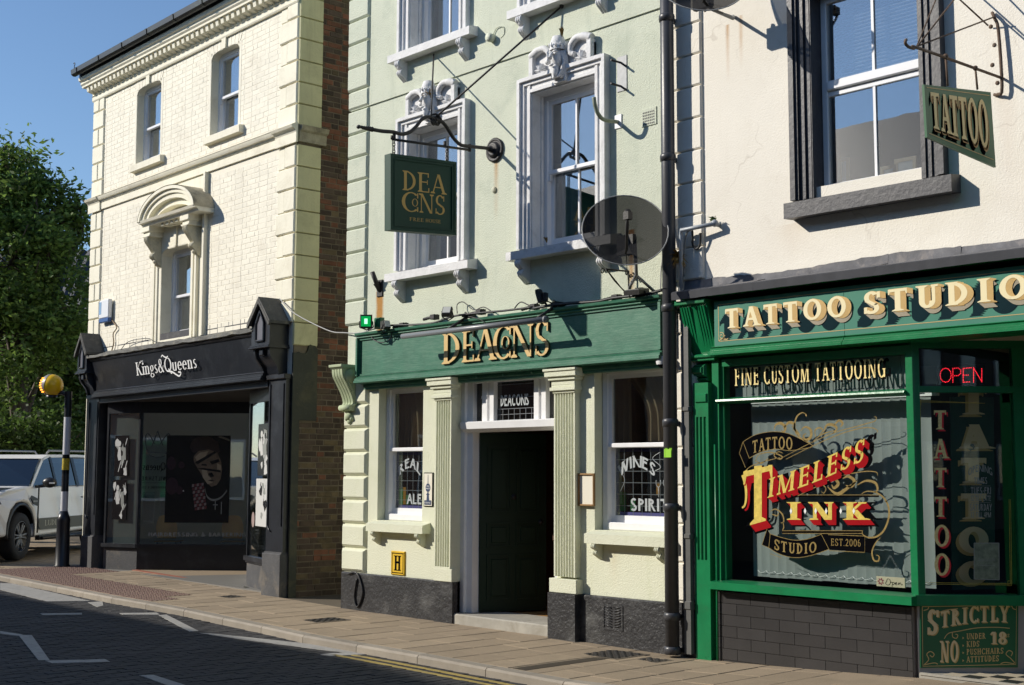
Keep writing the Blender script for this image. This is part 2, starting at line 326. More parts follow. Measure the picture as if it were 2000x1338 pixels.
# ------------------------------------------------------------------ lettering (own drawn letters)
def _st(x0, y0, x1, y1, w): return [(x0 - w / 2, y0), (x0 + w / 2, y0), (x1 + w / 2, y1), (x1 - w / 2, y1)]
def _bar(x0, x1, y0, y1): return [(x0, y0), (x1, y0), (x1, y1), (x0, y1)]
def _arc(cx, cy, rx, ry, a0, a1, tx, ty, n=14):
    o = []
    for i in range(n):
        A = D2R(a0 + (a1 - a0) * i / n); B = D2R(a0 + (a1 - a0) * (i + 1) / n)
        P = lambda a, k_: (cx + (rx - tx * k_) * math.cos(a), cy + (ry - ty * k_) * math.sin(a))
        o.append([P(A, 0), P(B, 0), P(B, 1), P(A, 1)])
    return o
def glyph(c, T=.16, t=.06, sf=True):
    P = []; sw = T * .55
    def se(x, y, w_=None, h=.045):                 # slab/bracket serif at baseline (y=0), cap (1) or x height
        if not sf: return
        w_ = w_ or T + 2 * sw
        if y < .1: P.append([(x - w_ / 2, 0), (x + w_ / 2, 0), (x + w_ / 2, h * .7), (x + T / 2, h * 2), (x - T / 2, h * 2), (x - w_ / 2, h * .7)])
        else: P.append([(x - w_ / 2, y), (x + w_ / 2, y), (x + w_ / 2, y - h * .7), (x + T / 2, y - h * 2), (x - T / 2, y - h * 2), (x - w_ / 2, y - h * .7)])
    def stem(x, y0=0., y1=1.):
        P.append(_bar(x - T / 2, x + T / 2, y0, y1))
        if y0 < .05: se(x, 0)
        if y1 > .55: se(x, y1)
    m = sw if sf else .02; L = m + T / 2
    h = t if sf else T * .9
    if c == 'A': P += [_st(m, 0, .38, 1, t if sf else T), _st(.72, 0, .40, 1, T), _bar(.18, .6, .30, .30 + h)]; se(m, 0, T + .1); se(.72, 0); W = .78
    elif c == 'B': stem(L); P += _arc(L, .74, .38, .26, -90, 90, T, h) + _arc(L, .26, .42, .265, -90, 90, T, h); W = L + .44
    elif c in 'CG':
        P += _arc(.44, .5, .43, .52, 48, 312, T, h); W = .82
        if c == 'C' and sf: P += [_bar(.70, .70 + t, .72, .98), _bar(.70, .70 + t, .02, .26)]
        if c == 'G': P += [_bar(.66, .66 + T, .02, .44)] + ([_bar(.54, .9, .42, .47)] if sf else [_bar(.48, .66, .34, .34 + h)]); W = .9
    elif c == 'D': stem(L); P += _arc(L, .5, .56, .5, -90, 90, T, h, 18); W = L + .6
    elif c in 'EF':
        stem(L); e = L + .46; P += [_bar(L, e, 1 - h, 1), _bar(L, e - .08, .5, .5 + h)]
        if sf: P += [_bar(e - t, e, .78, 1), _bar(e - .1, e - .1 + t * .8, .40, .64)]
        if c == 'E': P.append(_bar(L, e + .03, 0, h)); (P.append(_bar(e + .03 - t, e + .03, 0, .24)) if sf else 0)
        W = e + .08
    elif c == 'H': stem(L); stem(L + .5); P.append(_bar(L, L + .5, .48, .48 + h)); W = 2 * L + .5
    elif c == 'I': stem(L); W = 2 * L
    elif c == 'J': P += [_bar(.3, .3 + T, .2, 1)] + _arc(.2, .22, .26, .24, 180, 360, T, h); W = .55
    elif c == 'K': stem(L); P += [_st(L + .02, .42, L + .48, 1, t if sf else T), _st(L + .16, .56, L + .52, 0, T * 1.1)]; se(L + .5, 1, T + .08); se(L + .54, 0); W = L + .66
    elif c == 'L': stem(L); P.append(_bar(L, L + .46, 0, h)); (P.append(_bar(L + .46 - t, L + .46, 0, .26)) if sf else 0); W = L + .5
    elif c == 'M':
        W = .86 + 1.6 * T; th = t if sf else T; R_ = W - m - T; C_ = (m + R_) / 2 + T * .2
        P += [_bar(m, m + th, 0, 1), _st(m + T * .4, 1, C_, 0, T), _st(R_ + T * .3, 1, C_, 0, th), _bar(R_, R_ + T, 0, 1)]; se(m + .03, 0, T + .06); se(R_ + T / 2, 0); se(m, 1, T + .1); se(R_ + T / 2, 1)
    elif c == 'N': P += [_bar(m, m + (t if sf else T), 0, 1), _st(m + .05, 1, .74, 0, T), _bar(.76, .76 + (t if sf else T), 0, 1)]; se(m + .03, 0, T + .1); se(m, 1, T + .12); se(.79, 1, T + .12); W = .86 + m
    elif c in 'OQ0':
        rx = .46 if c != '0' else .34
        P += _arc(rx, .5, rx, .52, 0, 360, T, h, 24); W = 2 * rx
        if c == 'Q': P += [_st(.5, .2, .86, -.2, T)]
    elif c == 'P': stem(L); P += _arc(L, .72, .44, .28, -90, 90, T, h); W = L + .46
    elif c == 'R': stem(L); P += _arc(L, .74, .42, .26, -90, 90, T, h) + [_st(L + .18, .5, L + .5, 0, T)]; se(L + .52, 0, T + .1); W = L + .62
    elif c == 'S':
        P += _arc(.32, .74, .28, .28, 30, 270, T * .9, h, 14) + _arc(.32, .24, .31, .26, 90, -150, T * .9, h, 14); P.append(_bar(.22, .42, .46, .50 + h * .4)) if not sf else P.append(_st(.18, .58, .48, .38, T * 1.2)); W = .66
        if sf: P += [_bar(.54, .54 + t, .70, .98), _bar(.03, .03 + t, .02, .30)]
    elif c == 'T':
        P += [_bar(.38 - T / 2, .38 + T / 2, 0, 1), _bar(.02, .74, 1 - h, 1)]; se(.38, 0)
        if sf: P += [[(.02, 1), (.02, .76), (.06, .76), (.12, 1)], [(.74, 1), (.74, .76), (.70, .76), (.64, 1)]]
        W = .76
    elif c == 'U': P += [_bar(L - T / 2, L + T / 2, .3, 1), _bar(.72 - (t if sf else T), .72, .3, 1)] + _arc((L - T / 2 + .72) / 2, .3, (.72 - L + T / 2) / 2, .31, 180, 360, T, h); se(L, 1); se(.70, 1, T + .06); W = .78
    elif c == 'V': P += [_st(.08, 1, .40, 0, T), _st(.70, 1, .40, 0, t if sf else T)]; se(.08, 1); se(.7, 1, T + .06); W = .78
    elif c == 'W': P += [_st(.08, 1, .30, 0, T), _st(.52, 1, .30, 0, t if sf else T), _st(.52, 1, .76, 0, T), _st(1.0, 1, .76, 0, t if sf else T)]; se(.08, 1); se(1, 1, T); W = 1.08
    elif c == 'Y': P += [_bar(.38 - T / 2, .38 + T / 2, 0, .48), _st(.08, 1, .38, .44, T), _st(.68, 1, .38, .44, t if sf else T)]; se(.38, 0); se(.08, 1); se(.68, 1, T + .06); W = .76
    elif c == '1': P += [_bar(.22, .22 + T, 0, 1), _st(.08, .76, .24, 1, T * .7)]; se(.22 + T / 2, 0); W = .5
    elif c == '2': P += _arc(.3, .72, .28, .30, 170, -40, T, h) + [_st(.10, .04, .46, .56, T), _bar(.02, .6, 0, max(h, .1))]; W = .64
    elif c == '4': P += [_bar(.38, .38 + T, 0, 1), _st(.06, .3, .4, 1, T * .7), _bar(.0, .66, .24, .24 + max(h, .1))]; W = .66
    elif c == '6': P += _arc(.32, .3, .30, .32, 0, 360, T, h, 18) + _arc(.40, .5, .38, .52, 95, 190, T, h); W = .66
    elif c == '8': P += _arc(.32, .74, .26, .28, 0, 360, T, h, 16) + _arc(.32, .26, .31, .29, 0, 360, T, h, 16); W = .66
    elif c == '&': P += _arc(.34, .76, .2, .25, 0, 360, T * .8, h, 16) + _arc(.32, .25, .30, .27, 60, 330, T, h, 16) + [_st(.22, .64, .70, 0, T), _st(.72, .5, .52, .1, t)]; W = .82
    elif c == '-': P += [_bar(.02, .3, .42, .52)]; W = .34
    elif c == '.': P += [_bar(.03, .15, 0, .12)]; W = .2
    elif c == "'": P += [_bar(.03, .13, .75, 1)]; W = .18
    elif c == 'i': stem(L, 0, .62); P += _arc(L, .84, .09, .09, 0, 360, .085, .085, 10); W = 2 * L
    elif c == 'n': stem(L, 0, .62); P += [_bar(L + .34 - T / 2, L + .34 + T / 2, 0, .42)] + _arc(L + .17 + .0, .40, .25, .24, 0, 150, T, t); se(L + .34, 0); W = 2 * L + .36
    elif c == 'u': P += [_bar(L - T / 2, L + T / 2, .2, .62), _bar(L + .34 - T / 2, L + .34 + T / 2, 0, .62)] + _arc(L + .17, .22, .25, .24, 180, 330, T, t); W = 2 * L + .36
    elif c == 'e': P += _arc(.28, .31, .27, .33, 0, 320, T, t, 18) + [_bar(.06, .5, .32, .32 + t)]; W = .58
    elif c == 's': P += _arc(.22, .47, .17, .17, 40, 270, T * .8, t, 10) + _arc(.22, .16, .19, .17, 90, -150, T * .8, t, 10) + [_st(.13, .38, .32, .24, T)]; W = .46
    elif c == 'g': P += _arc(.26, .40, .23, .23, 0, 360, T * .9, t, 16) + _arc(.26, -.12, .26, .16, 0, 360, T * .7, t, 16) + [_st(.12, .2, .12, .0, t), _st(.4, .58, .54, .62, t)]; W = .56
    elif c == 'p': stem(L, -.25, .62); P += _arc(L + .08, .32, .28, .30, 0, 360, T * .8, t, 14); W = L + .42
    else: W = .34
    return P, W
def text_width(s, T, t, sf, gap): return sum(glyph(c, T, t, sf)[1] + gap for c in s) - gap
def write(mb, s, fn, T=.16, t=.06, sf=True, gap=.1, depth=.0, n=(0, -1, 0), off=0., shift=(0, 0), grow=0.):
    """fn(a, v): a in 0..1 along the word, v in cap heights -> 3D point. depth > 0 makes raised letters."""
    tot = text_width(s, T, t, sf, gap); x = 0; i = 0; n = Vector(n)
    for c in s:
        P, W = glyph(c, T + grow, t + grow, sf)
        for p in P:
            i += 1; o = n * (off + .00005 * (i % 12))
            pts = [Vector(fn((x + a + shift[0]) / tot, b + shift[1])) + o for a, b in p]
            if depth: mb.ext([r for r in pts], n * depth)
            else: mb.poly(pts)
        x += W + gap
    return mb
def baseline(p0, p1, up):                      # straight baseline p0->p1, cap height vector up
    p0, p1, up = Vector(p0), Vector(p1), Vector(up)
    return lambda a, v: p0 + (p1 - p0) * a + up * v
def ribbon(mb, pts, wd, n=(0, -1, 0), off=0.):  # flat painted line of varying width
    n = Vector(n).normalized(); P = [Vector(p) for p in pts]; A = []
    for i, p in enumerate(P):
        t = (P[min(i + 1, len(P) - 1)] - P[max(i - 1, 0)]).normalized(); s_ = t.cross(n)
        ww = wd[i] if isinstance(wd, (list, tuple)) else wd
        A.append((p + s_ * ww / 2 + n * off, p - s_ * ww / 2 + n * off))
    vs = [x for a in A for x in a]
    return mb.add(vs, [(2 * i, 2 * i + 1, 2 * i + 3, 2 * i + 2) for i in range(len(P) - 1)])
def spiral(c, r0, r1, a0, a1, ex, ez, n=18):
    c, ex, ez = Vector(c), Vector(ex), Vector(ez)
    return [c + (ex * math.cos(D2R(a0 + (a1 - a0) * i / n)) + ez * math.sin(D2R(a0 + (a1 - a0) * i / n))) * (r0 + (r1 - r0) * i / n) for i in range(n + 1)]
# ================================================================== GROUND
ROADZ = -.075
ROADM = mat('road_setts_dark', (.034, .033, .034), .8, var=.35, vscale=.8, bump=.003, bscale=90, island=.10, speck=.2, dirt=(.07, .066, .06), dscale=.8, damt=.35)
ASPH = mat('asphalt', (.055, .055, .056), .85, var=.2, vscale=1.5, bump=.006, bscale=120)
FLAG = mat('buff_paving', (.33, .255, .17), .85, var=.07, vscale=1.2, speck=.22, bump=.0016, bscale=160, island=.10, dirt=(.19, .155, .10), dscale=1.4, damt=.5)
MORT = mat('dark_joint', (.10, .08, .055), .95)
KERBM = mat('granite_kerb', (.31, .27, .215), .75, var=.15, vscale=4, bump=.003, bscale=110, island=.12, dirt=(.20, .16, .12), dscale=3, damt=.5)
TACTB = mat('red_blister', (.19, .11, .09), .8)
TACT = mat('red_tactile_paving', (.30, .215, .155), .8, var=.15, vscale=4, bump=.001, bscale=90, dirt=(.20, .15, .11), dscale=2, damt=.4)
ROADW = mat('worn_white_road_paint', (.34, .33, .305), .7, var=.2, vscale=12, bump=.001, bscale=90, dirt=(.16, .155, .15), dscale=6, damt=.75)
ROADY = mat('worn_yellow_road_paint', (.36, .27, .07), .7, var=.2, vscale=12, bump=.001, bscale=90, dirt=(.15, .13, .09), dscale=6, damt=.7)
KERB = [(-60, 1.5), (-22, -.75), (-14, -1.2), (-9.46, -1.43), (-5.3, -1.64), (-3.1, -1.64), (-2.07, -1.72), (-.76, -1.86), (2, -1.86), (60, -1.86)]
def lerp(pts, x):
    for (a, za), (b, zb) in zip(pts, pts[1:]):
        if x <= b: return za + (zb - za) * (max(x, a) - a) / (b - a)
    return pts[-1][1]
def ky(x): return lerp(KERB, x)
XS = [-400, -60, -22, -14, -10, -7, -5.3, -4, -2.7, -1.5, 0, .75, 1.5, 2.3, 2.9, 3.8, 4.75, 6.2, 12, 60, 400]
mb = MB()
for a, b in zip(XS, XS[1:]):
    for y0, y1 in ((-400, -30), (-30, -10), (-10, -1), (-1, 30), (30, 900)):
        mb.add([(a, y0, gz(a) + ROADZ - .03), (b, y0, gz(b) + ROADZ - .03), (b, y1, gz(b) + ROADZ - .03), (a, y1, gz(a) + ROADZ - .03)], [(0, 1, 2, 3)])
mb.build('ground', ASPH, kind='structure')
mb = MB(); mb.add([(-40, .9, gz(-40) + ROADZ - .02), (-10.9, 1.0, gz(-11) + ROADZ + .0), (-10.9, 30, gz(-11) + ROADZ), (-40, 30, gz(-40) + ROADZ - .02)], [(0, 1, 2, 3)]); mb.build('side_yard', mat('pale_gravelled_yard', (.20, .17, .135), .9, var=.2, vscale=2, speck=.3), kind='structure')
# carriageway of small dark setts
road = empty('road', kind='structure')
mb = MB(); near = []
random.seed(3)
def sett(mb, x, y, L, Wd, z):
    c = .004; vs = [(x, y, z - .03), (x + L, y, z - .03), (x + L, y + Wd, z - .03), (x, y + Wd, z - .03), (x + c, y + c, z), (x + L - c, y + c, z), (x + L - c, y + Wd - c, z), (x + c, y + Wd - c, z)]
    mb.add(vs, [(4, 5, 6, 7), (0, 1, 5, 4), (1, 2, 6, 5), (2, 3, 7, 6), (3, 0, 4, 7)])
cells = []
x = -20.0; col_ = 0
while x < 7.5:
    y = -7.0 + (.1 if col_ % 2 else 0)
    while y < ky(x) + .015:
        if x > -12 or y > -4: cells.append((x, y))
        y += .2025
    x += .1025; col_ += 1
cells.sort(key=lambda c: (Vector((c[0], c[1], 0)) - CAM).length + (30 if (Vector((c[0], c[1], 0)) - CAM).normalized().dot(FWD) < .93 or c[1] < -4.4 else 0))
def inview(p):
    v = Vector(p) - CAM; d = v.dot(FWD)
    if d < .5: return False
    return abs(FPX * v.dot(RGT) / d) < 1010 and abs(FPX * v.dot(UPV) / d) < 680
vis = [c for c in cells if inview((c[0], c[1], ROADZ))]
hid = [c for c in cells if not inview((c[0], c[1], ROADZ)) and c[1] > -5.2]
sm = MB(); sett(sm, 0, 0, .1, .2, 0); ob0 = sm.build('road_sett', ROADM, road); me = ob0.data
for i, (cx_, cy_) in enumerate(vis[:300]):
    z = gz(cx_) + ROADZ + random.uniform(-.003, .002)
    if i == 0: ob0.location = (cx_, cy_, z)
    else: inst('road_sett', me, road, (cx_, cy_, z))
for (cx_, cy_) in vis[300:] + hid: sett(mb, cx_, cy_, .1, .2, gz(cx_) + ROADZ + random.uniform(-.003, .002))
mb.build('setts_beyond', ROADM, road, kind='stuff')
# painted markings
def strip(name, pts, m, dz=.004, label=None, cat='road marking', group=None):
    P = []
    for px_, py_ in pts:
        z = 0
        for _ in range(6): p = qz(px_, py_, z + ROADZ); z = gz(p.x)
        P.append((p.x, p.y, z + ROADZ + dz))
    mb = MB(); mb.ext(P, (0, 0, -.005)); return mb.build(name, m, label=label, cat=cat, group=group)
G_ = 'worn white markings of the pedestrian crossing approach'
strip('road_marking', [(36, 1241), (62, 1241), (97, 1290), (75, 1290)], ROADW, label='short slanting white zigzag dash in the shaded road, lower left', group=G_)
strip('road_marking', [(88, 1291), (205, 1288), (215, 1293), (102, 1296)], ROADW, label='flat white dash meeting the slanting zigzag dash in shade', group=G_)
strip('road_marking', [(272, 1319), (300, 1319), (372, 1342), (335, 1342)], ROADW, label='white dash at the bottom edge of the shaded road', group=G_)
strip('road_marking', [(233, 1198), (306, 1197), (312, 1201), (240, 1201)], ROADW, label='small flat white dash next to the kerb near the tactile paving', group=G_)
strip('road_marking', [(310, 1202), (325, 1201), (388, 1233), (370, 1234)], ROADW, label='short slanted white dash beside the kerb bend', group=G_)
strip('road_marking', [(390, 1237), (415, 1238), (520, 1249), (640, 1262), (700, 1275), (680, 1276), (600, 1266), (500, 1253)], ROADW, label='long thin white line following the kerb before the pub', group=G_)
strip('road_marking', [(626, 1279), (652, 1276), (730, 1275), (728, 1278), (645, 1282)], ROADW, label='white end bar beside the start of the yellow lines', group=G_)
strip('road_marking', [(0, 1139), (24, 1140), (176, 1174), (92, 1175), (0, 1152)], ROADW, label='broad white block of the crossing beside the left kerb', group=G_)
strip('road_marking', [(172, 1177), (200, 1175), (202, 1183), (190, 1186)], ROADW, label='worn white patch at the end of the crossing block', group=G_)
strip('road_marking', [(78, 1199), (160, 1198), (160, 1201), (84, 1202)], ROADW, dz=.006, label='faint white dash in the shaded road below the crossing block', group=G_)
strip('road_marking', [(0, 1233), (44, 1240), (40, 1243), (0, 1238)], ROADW, label='thin white line at the left edge of the shaded road', group=G_)
for k_, (yy, x0_) in enumerate(((-2.13, .0), (-2.00, .12))):
    mb = MB()
    for i in range(40):
        a, b = x0_ + i * .3, x0_ + (i + 1) * .3
        mb.ext([(a, yy, gz(a) + ROADZ + .004), (b, yy, gz(b) + ROADZ + .004), (b, yy + .05, gz(b) + ROADZ + .004), (a, yy + .05, gz(a) + ROADZ + .004)], (0, 0, -.005))
    mb.build('yellow_line', ROADY, label=('outer of the two yellow no-parking lines along the kerb', 'inner of the two yellow no-parking lines, nearest the kerb')[k_], cat='road marking', group='double yellow lines')

# pavement
pave = empty('pavement', kind='structure')
mb = MB()
for a, b in zip(XS[1:-1], XS[2:-1]):
    bk = 9 if b <= -10 else 5
    if a >= -4.1 - .01: bk = 2.4
    z0, z1 = gz(a) - .012, gz(b) - .012
    mb.add([(a, ky(a) + .03, z0), (b, ky(b) + .03, z1), (b, bk, z1), (a, bk, z0)], [(0, 1, 2, 3)])
mb.build('mortar_bed', MORT, pave)
kb = MB(); x = -20.; i = 0
kroot = empty('kerb', kind='structure')
while x < 8:
    L = .91; x1 = x + L - .008
    y0, y1 = ky(x), ky(x1); z0, z1 = gz(x), gz(x1); r = .018
    mb = MB()
    A = [(x, y0, z0 - .15), (x, y0, z0 - r), (x, y0 + r, z0), (x, y0 + .14, z0), (x, y0 + .14, z0 - .15)]
    B = [(x1, y1, z1 - .15), (x1, y1, z1 - r), (x1, y1 + r, z1), (x1, y1 + .14, z1), (x1, y1 + .14, z1 - .15)]
    mb.add(A + B, [(0, 1, 2, 3, 4)[::-1], (5, 6, 7, 8, 9)] + [(j, j + 1, j + 6, j + 5) for j in range(4)])
    mb.build('kerbstone', KERBM, kroot); x += L; i += 1
# paving stones (long joints run away from the kerb)
PW = .36; PL = .60
random.seed(11)
fm = MB(); c = .004; fm.cbox(0, 1, 0, 1, -.05, 0)   # placeholder
def flag_mesh():
    m = MB(); c = .006
    vs = [(0, 0, -.05), (1, 0, -.05), (1, 1, -.05), (0, 1, -.05), (0, 0, -.004), (1, 0, -.004), (1, 1, -.004), (0, 1, -.004), (c * 2.5, c * 1.5, 0), (1 - c * 2.5, c * 1.5, 0), (1 - c * 2.5, 1 - c * 1.5, 0), (c * 2.5, 1 - c * 1.5, 0)]
    m.add(vs, [(8, 9, 10, 11), (4, 5, 9, 8), (5, 6, 10, 9), (6, 7, 11, 10), (7, 4, 8, 11), (0, 1, 5, 4), (1, 2, 6, 5), (2, 3, 7, 6), (3, 0, 4, 7)])
    return m
def tact_at(x, y):                        # blister paving area beside the crossing
    return (x < -4.7 and y < ky(x) + .86 and x > -10.6 + 0 and y > ky(x) + .14 and not (x > -5.4 and y > ky(x) + .14 + (-4.7 - x) * 1.2)) or (-10.6 < x < -9.15 and y > ky(x) + .14)
first = None; stones = []
kx = -20.0; c_ = 0
while kx < 7.6:
    x0, x1 = kx + .004, kx + PW - .004; c_ += 1
    y = max(ky(x0), ky(x1)) + .148; yb = .0
    xm = (x0 + x1) / 2
    if xm < -10.6: yb = 3.2
    elif xm < -4.1: yb = 2.6
    elif xm > 4.8: yb = -.02
    k0 = random.uniform(.1, .6); ln = k0
    while y < yb - .03:
        y1 = min(y + ln, yb); ln = PL if random.random() < .7 else .45
        if yb - y1 < .12: y1 = yb
        ym = (y + y1) / 2
        if not (tact_at(xm, ym) and tact_at(xm, y + .02) and tact_at(xm, y1 - .02)): stones.append((x0, y, x1 - x0, y1 - y - .004 - (0 if y1 >= yb else .002)))
        y = y1
    kx += PW
stones = [s_ for s_ in stones if not (-4.35 < s_[0] < -4.1 and s_[1] > .1)]
fo = flag_mesh().build('paving_stone', FLAG, pave); fme = fo.data
vs_ = sorted(stones, key=lambda s_: (0 if inview((s_[0], s_[1], 0)) else 1, (Vector((s_[0], s_[1], 0)) - CAM).length))
rest = MB()
for i, (x0, y0, wd, ln) in enumerate(vs_):
    z = gz(x0 + wd / 2) + random.uniform(-.0025, .0015)
    if i < 290:
        a_ = -math.atan((gz(x0 + wd) - gz(x0)) / wd); z += gz(x0) - gz(x0 + wd / 2)
        if i == 0: fo.location = (x0, y0, z); fo.scale = (wd, ln, 1)
        else: inst('paving_stone', fme, pave, (x0, y0, z), (wd, ln, 1)).rotation_euler = (0, a_, 0)
    else: rest.box(x0, x0 + wd, y0, y0 + ln, z - .04, z)
rest.build('far_paving', FLAG, pave, kind='stuff')
# tactile slabs
tp = empty('tactile_paving', kind='structure'); bl = MB(); tl = MB()
n_t = 0; sl_ = MB(); sl_.box(.003, .397, .003, .397, -.04, 0); s0 = sl_.build('tactile_slab', TACT, tp); first = True
for ix in range(0, 15):
    for iy in range(0, 5):
        x0 = -4.7 - .4 * (ix + 1); y0 = ky(x0 + .2) + .15 + .4 * iy
        if not tact_at(x0 + .2, min(y0 + .2, ky(x0 + .2) + .85) if iy < 2 else y0 + .2) or y0 > .2: continue
        z = gz(x0) + .001
        if first: s0.location = (x0, y0, z); first = False
        else: inst('tactile_slab', s0.data, tp, (x0, y0, z))
        for i in range(6):
            for j in range(6):
                cx_, cy_ = x0 + .033 + i * .0667, y0 + .033 + j * .0667
                bl.add([(cx_ + .020 * math.cos(a * 1.0472), cy_ + .020 * math.sin(a * 1.0472), z) for a in range(6)] + [(cx_ + .012 * math.cos(a * 1.0472), cy_ + .012 * math.sin(a * 1.0472), z + .007) for a in range(6)],
                       [(a, (a + 1) % 6, 6 + (a + 1) % 6, 6 + a) for a in range(6)] + [(6, 7, 8, 9, 10, 11)])
bl.build('blisters', TACTB, tp, kind='stuff')
# red line on the paving at the barber's threshold
# drain covers
def cover(px_, py_, wd, ln, label):
    z = 0
    for _ in range(5): p = qz(px_, py_, z); z = gz(p.x)
    r = empty('drain_cover', (p.x, p.y, z), 0, label, 'drain cover')
    m = MB(); m.box(-wd / 2 - .02, wd / 2 + .02, -ln / 2 - .02, ln / 2 + .02, -.02, .001); m.build('frame', MORT, r)
    m = MB(); nx = int(wd / .045); ny = int(ln / .045)
    for i in range(nx):
        for j in range(ny):
            if (i + j) % 2: m.box(-wd / 2 + i * .045 + .006, -wd / 2 + i * .045 + .040, -ln / 2 + j * .045 + .004, -ln / 2 + j * .045 + .041, 0, .006)
            else: m.box(-wd / 2 + i * .045 + .012, -wd / 2 + i * .045 + .034, -ln / 2 + j * .045 + .012, -ln / 2 + j * .045 + .034, 0, .004)
    m.build('tread_plate', IRON, r)
cover(452, 1165, .25, .22, 'small iron cover in the paving by the barber shop corner')
cover(635, 1211, .30, .42, 'iron stopcock cover in the paving left of the pub door')
cover(1200, 1278, .42, .42, 'largest iron cover in the paving beneath the pub wall vent')
cover(1276, 1289, .24, .2, 'small iron cover close to the drainpipe foot')
m = MB(); r = empty('drain_channel', (2.0, 0, 0), 0, 'narrow grooved iron channel crossing the paving from drainpipe to kerb', 'drain channel')
for i in range(5): m.box(.0 + i * .032, .018 + i * .032, -1.7, -.22, gz(2.1) - .012, gz(2.1) + .003)
m.build('groove_bars', MORT, r)

# ================================================================== PUB
pub = empty('pub_building', (0, 0, 0), 0, 'pale green rendered pub building with green fascia and white window surrounds', 'pub')
PX0, PX1 = -2.74, 2.40
W1 = (-1.59, -.675, 3.99, 5.645); W2 = (.49, 1.425, 3.985, 5.655); U1 = (-1.59, -.675, 6.62, 8.3); U2 = (.49, 1.425, 6.62, 8.3)
mb = MB(); cutwall(mb, PX0, PX1, 2.72, 6.12, [W1, W2], 0, .22)
mb.build('upper_wall', MINT, pub)
mb = MB(); cutwall(mb, PX0, PX1, 6.12, 9.6, [U1, U2], -.018, .22); mb.add([(PX0, -.018, 6.12), (PX1, -.018, 6.12), (PX1, 0, 6.12), (PX0, 0, 6.12)], [(0, 3, 2, 1)])
mb.build('top_wall', MINT, pub)
W3 = (-2.11, -1.285, 1.09, 2.68); W4 = (1.367, 2.26, 1.09, 2.68); DR = (-.72, .85, .10, 2.68)
mb = MB(); cutwall(mb, PX0, PX1, .462, 2.72, [W3, W4, (DR[0], DR[1], -.5, 2.68)], 0, .18); mb.build('lower_wall', LIME, pub)
mb = MB()
for a, b in ((PX0, DR[0]), (DR[1], PX1)): mb = MB(); mb.px([(-.045, -.2), (-.045, .45), (-.034, .462), (.18, .462), (.18, -.2)], a, b); mb.build('plinth', PLINTH, pub)
mb = MB(); mb.box(PX0 - .001, PX0 + .25, .222, 7, -.2, 9.6); mb.box(2.38, 2.42, .3, 7, -.2, 9.6); mb.box(PX0, 2.4, 6.9, 7, -.2, 9.6); mb.box(PX0, 2.4, .23, 6.9, 2.85, 3.0); mb.box(PX0, 2.4, .23, 6.9, 6.0, 6.1); mb.box(PX0, 2.4, -.05, 7, 9.6, 9.75)
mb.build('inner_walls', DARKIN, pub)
mb = MB(); mb.box(PX0 - .03, PX0 - .002, .021, 7.1, -.2, 9.7); mb.build('passage_side_wall', MINT, pub)
mb = MB(); mb.box(DR[0] - 1.5, 2.3, .3, 4, .06, .118); mb.build('floor', OAK, pub)
# quoins
mb0 = MB(); z = 6.08 + .3 * 11
def quoin(root, x0, x1, z0, z1, pr, m, c=.02, y0=0., name='quoin_block', warp=None):
    b = MB(warp); b.cbox(x0, x1, y0 - pr, y0 + .02, z0, z1, c); return b.build(name, m, root)
for i in range(11):
    z0 = 6.36 + .298 * i; quoin(pub, -2.785, -2.365, z0 + .006, z0 + .292, .05, MINT)
quoin(pub, -2.775, -2.365, 6.13, 6.35, .04, MINT)
for i in range(9):
    z0 = 6.11 - .298 * (i + 1); quoin(pub, -2.785, -2.375, z0 + .006, z0 + .292, .032, MINT)
for i in range(8):
    z0 = 2.745 - .285 * (i + 1)
    if z0 > .44: quoin(pub, -2.77, -2.30, z0 + .008, z0 + .277, .04, LIME, .03)

def sash(parent, x0, x1, z0, z1, y, m, mid=None, mun_top=0, mun_bot=0, name='window', g=GLASS, warp=None, fw=.055, horn=True, pane_groups=None):
    """sliding sash window: frame > panes; face at y"""
    b = MB(warp)
    zm = mid if mid else (z0 + z1) / 2
    b.box(x0, x0 + fw, y, y + .09, z0, z1); b.box(x1 - fw, x1, y, y + .09, z0, z1); b.box(x0 + fw, x1 - fw, y, y + .09, z1 - fw, z1); b.cbox(x0 + fw, x1 - fw, y - .012, y + .09, z0, z0 + fw * 1.25)
    s_ = .045
    a0, a1 = x0 + fw, x1 - fw
    # upper sash (front), lower sash (behind)
    b.box(a0, a0 + s_, y + .02, y + .055, zm, z1 - fw); b.box(a1 - s_, a1, y + .02, y + .055, zm, z1 - fw); b.box(a0 + s_, a1 - s_, y + .02, y + .055, z1 - fw - s_, z1 - fw); b.cbox(a0, a1, y + .008, y + .055, zm - .045, zm, .006)
    lb = z0 + fw * 1.25
    b.box(a0, a0 + s_, y + .058, y + .088, lb, zm); b.box(a1 - s_, a1, y + .058, y + .088, lb, zm); b.box(a0 + s_, a1 - s_, y + .058, y + .088, lb, lb + s_ * 1.5)
    if horn:
        b.box(a0, a0 + .03, y + .01, y + .05, zm - .11, zm - .045); b.box(a1 - .03, a1, y + .01, y + .05, zm - .11, zm - .045)
    for (mn, za, zb, yy) in ((mun_top, zm, z1 - fw - s_, .024), (mun_bot, lb + s_ * 1.5, zm - .045, .062)):
        for i in range(mn):
            xm = a0 + s_ + (a1 - a0 - 2 * s_) * (i + 1) / (mn + 1); b.box(xm - .010, xm + .010, y + yy, y + yy + .022, za, zb)
    wn = b.build(name, m, parent)
    for za, zb, yy in ((zm, z1 - fw - s_, .042), (lb + s_ * 1.5, zm - .045, .075)):
        p = MB(warp); p.box(a0 + s_, a1 - s_, y + yy, y + yy + .004, za, zb); p.build('pane', g, wn)
    return wn
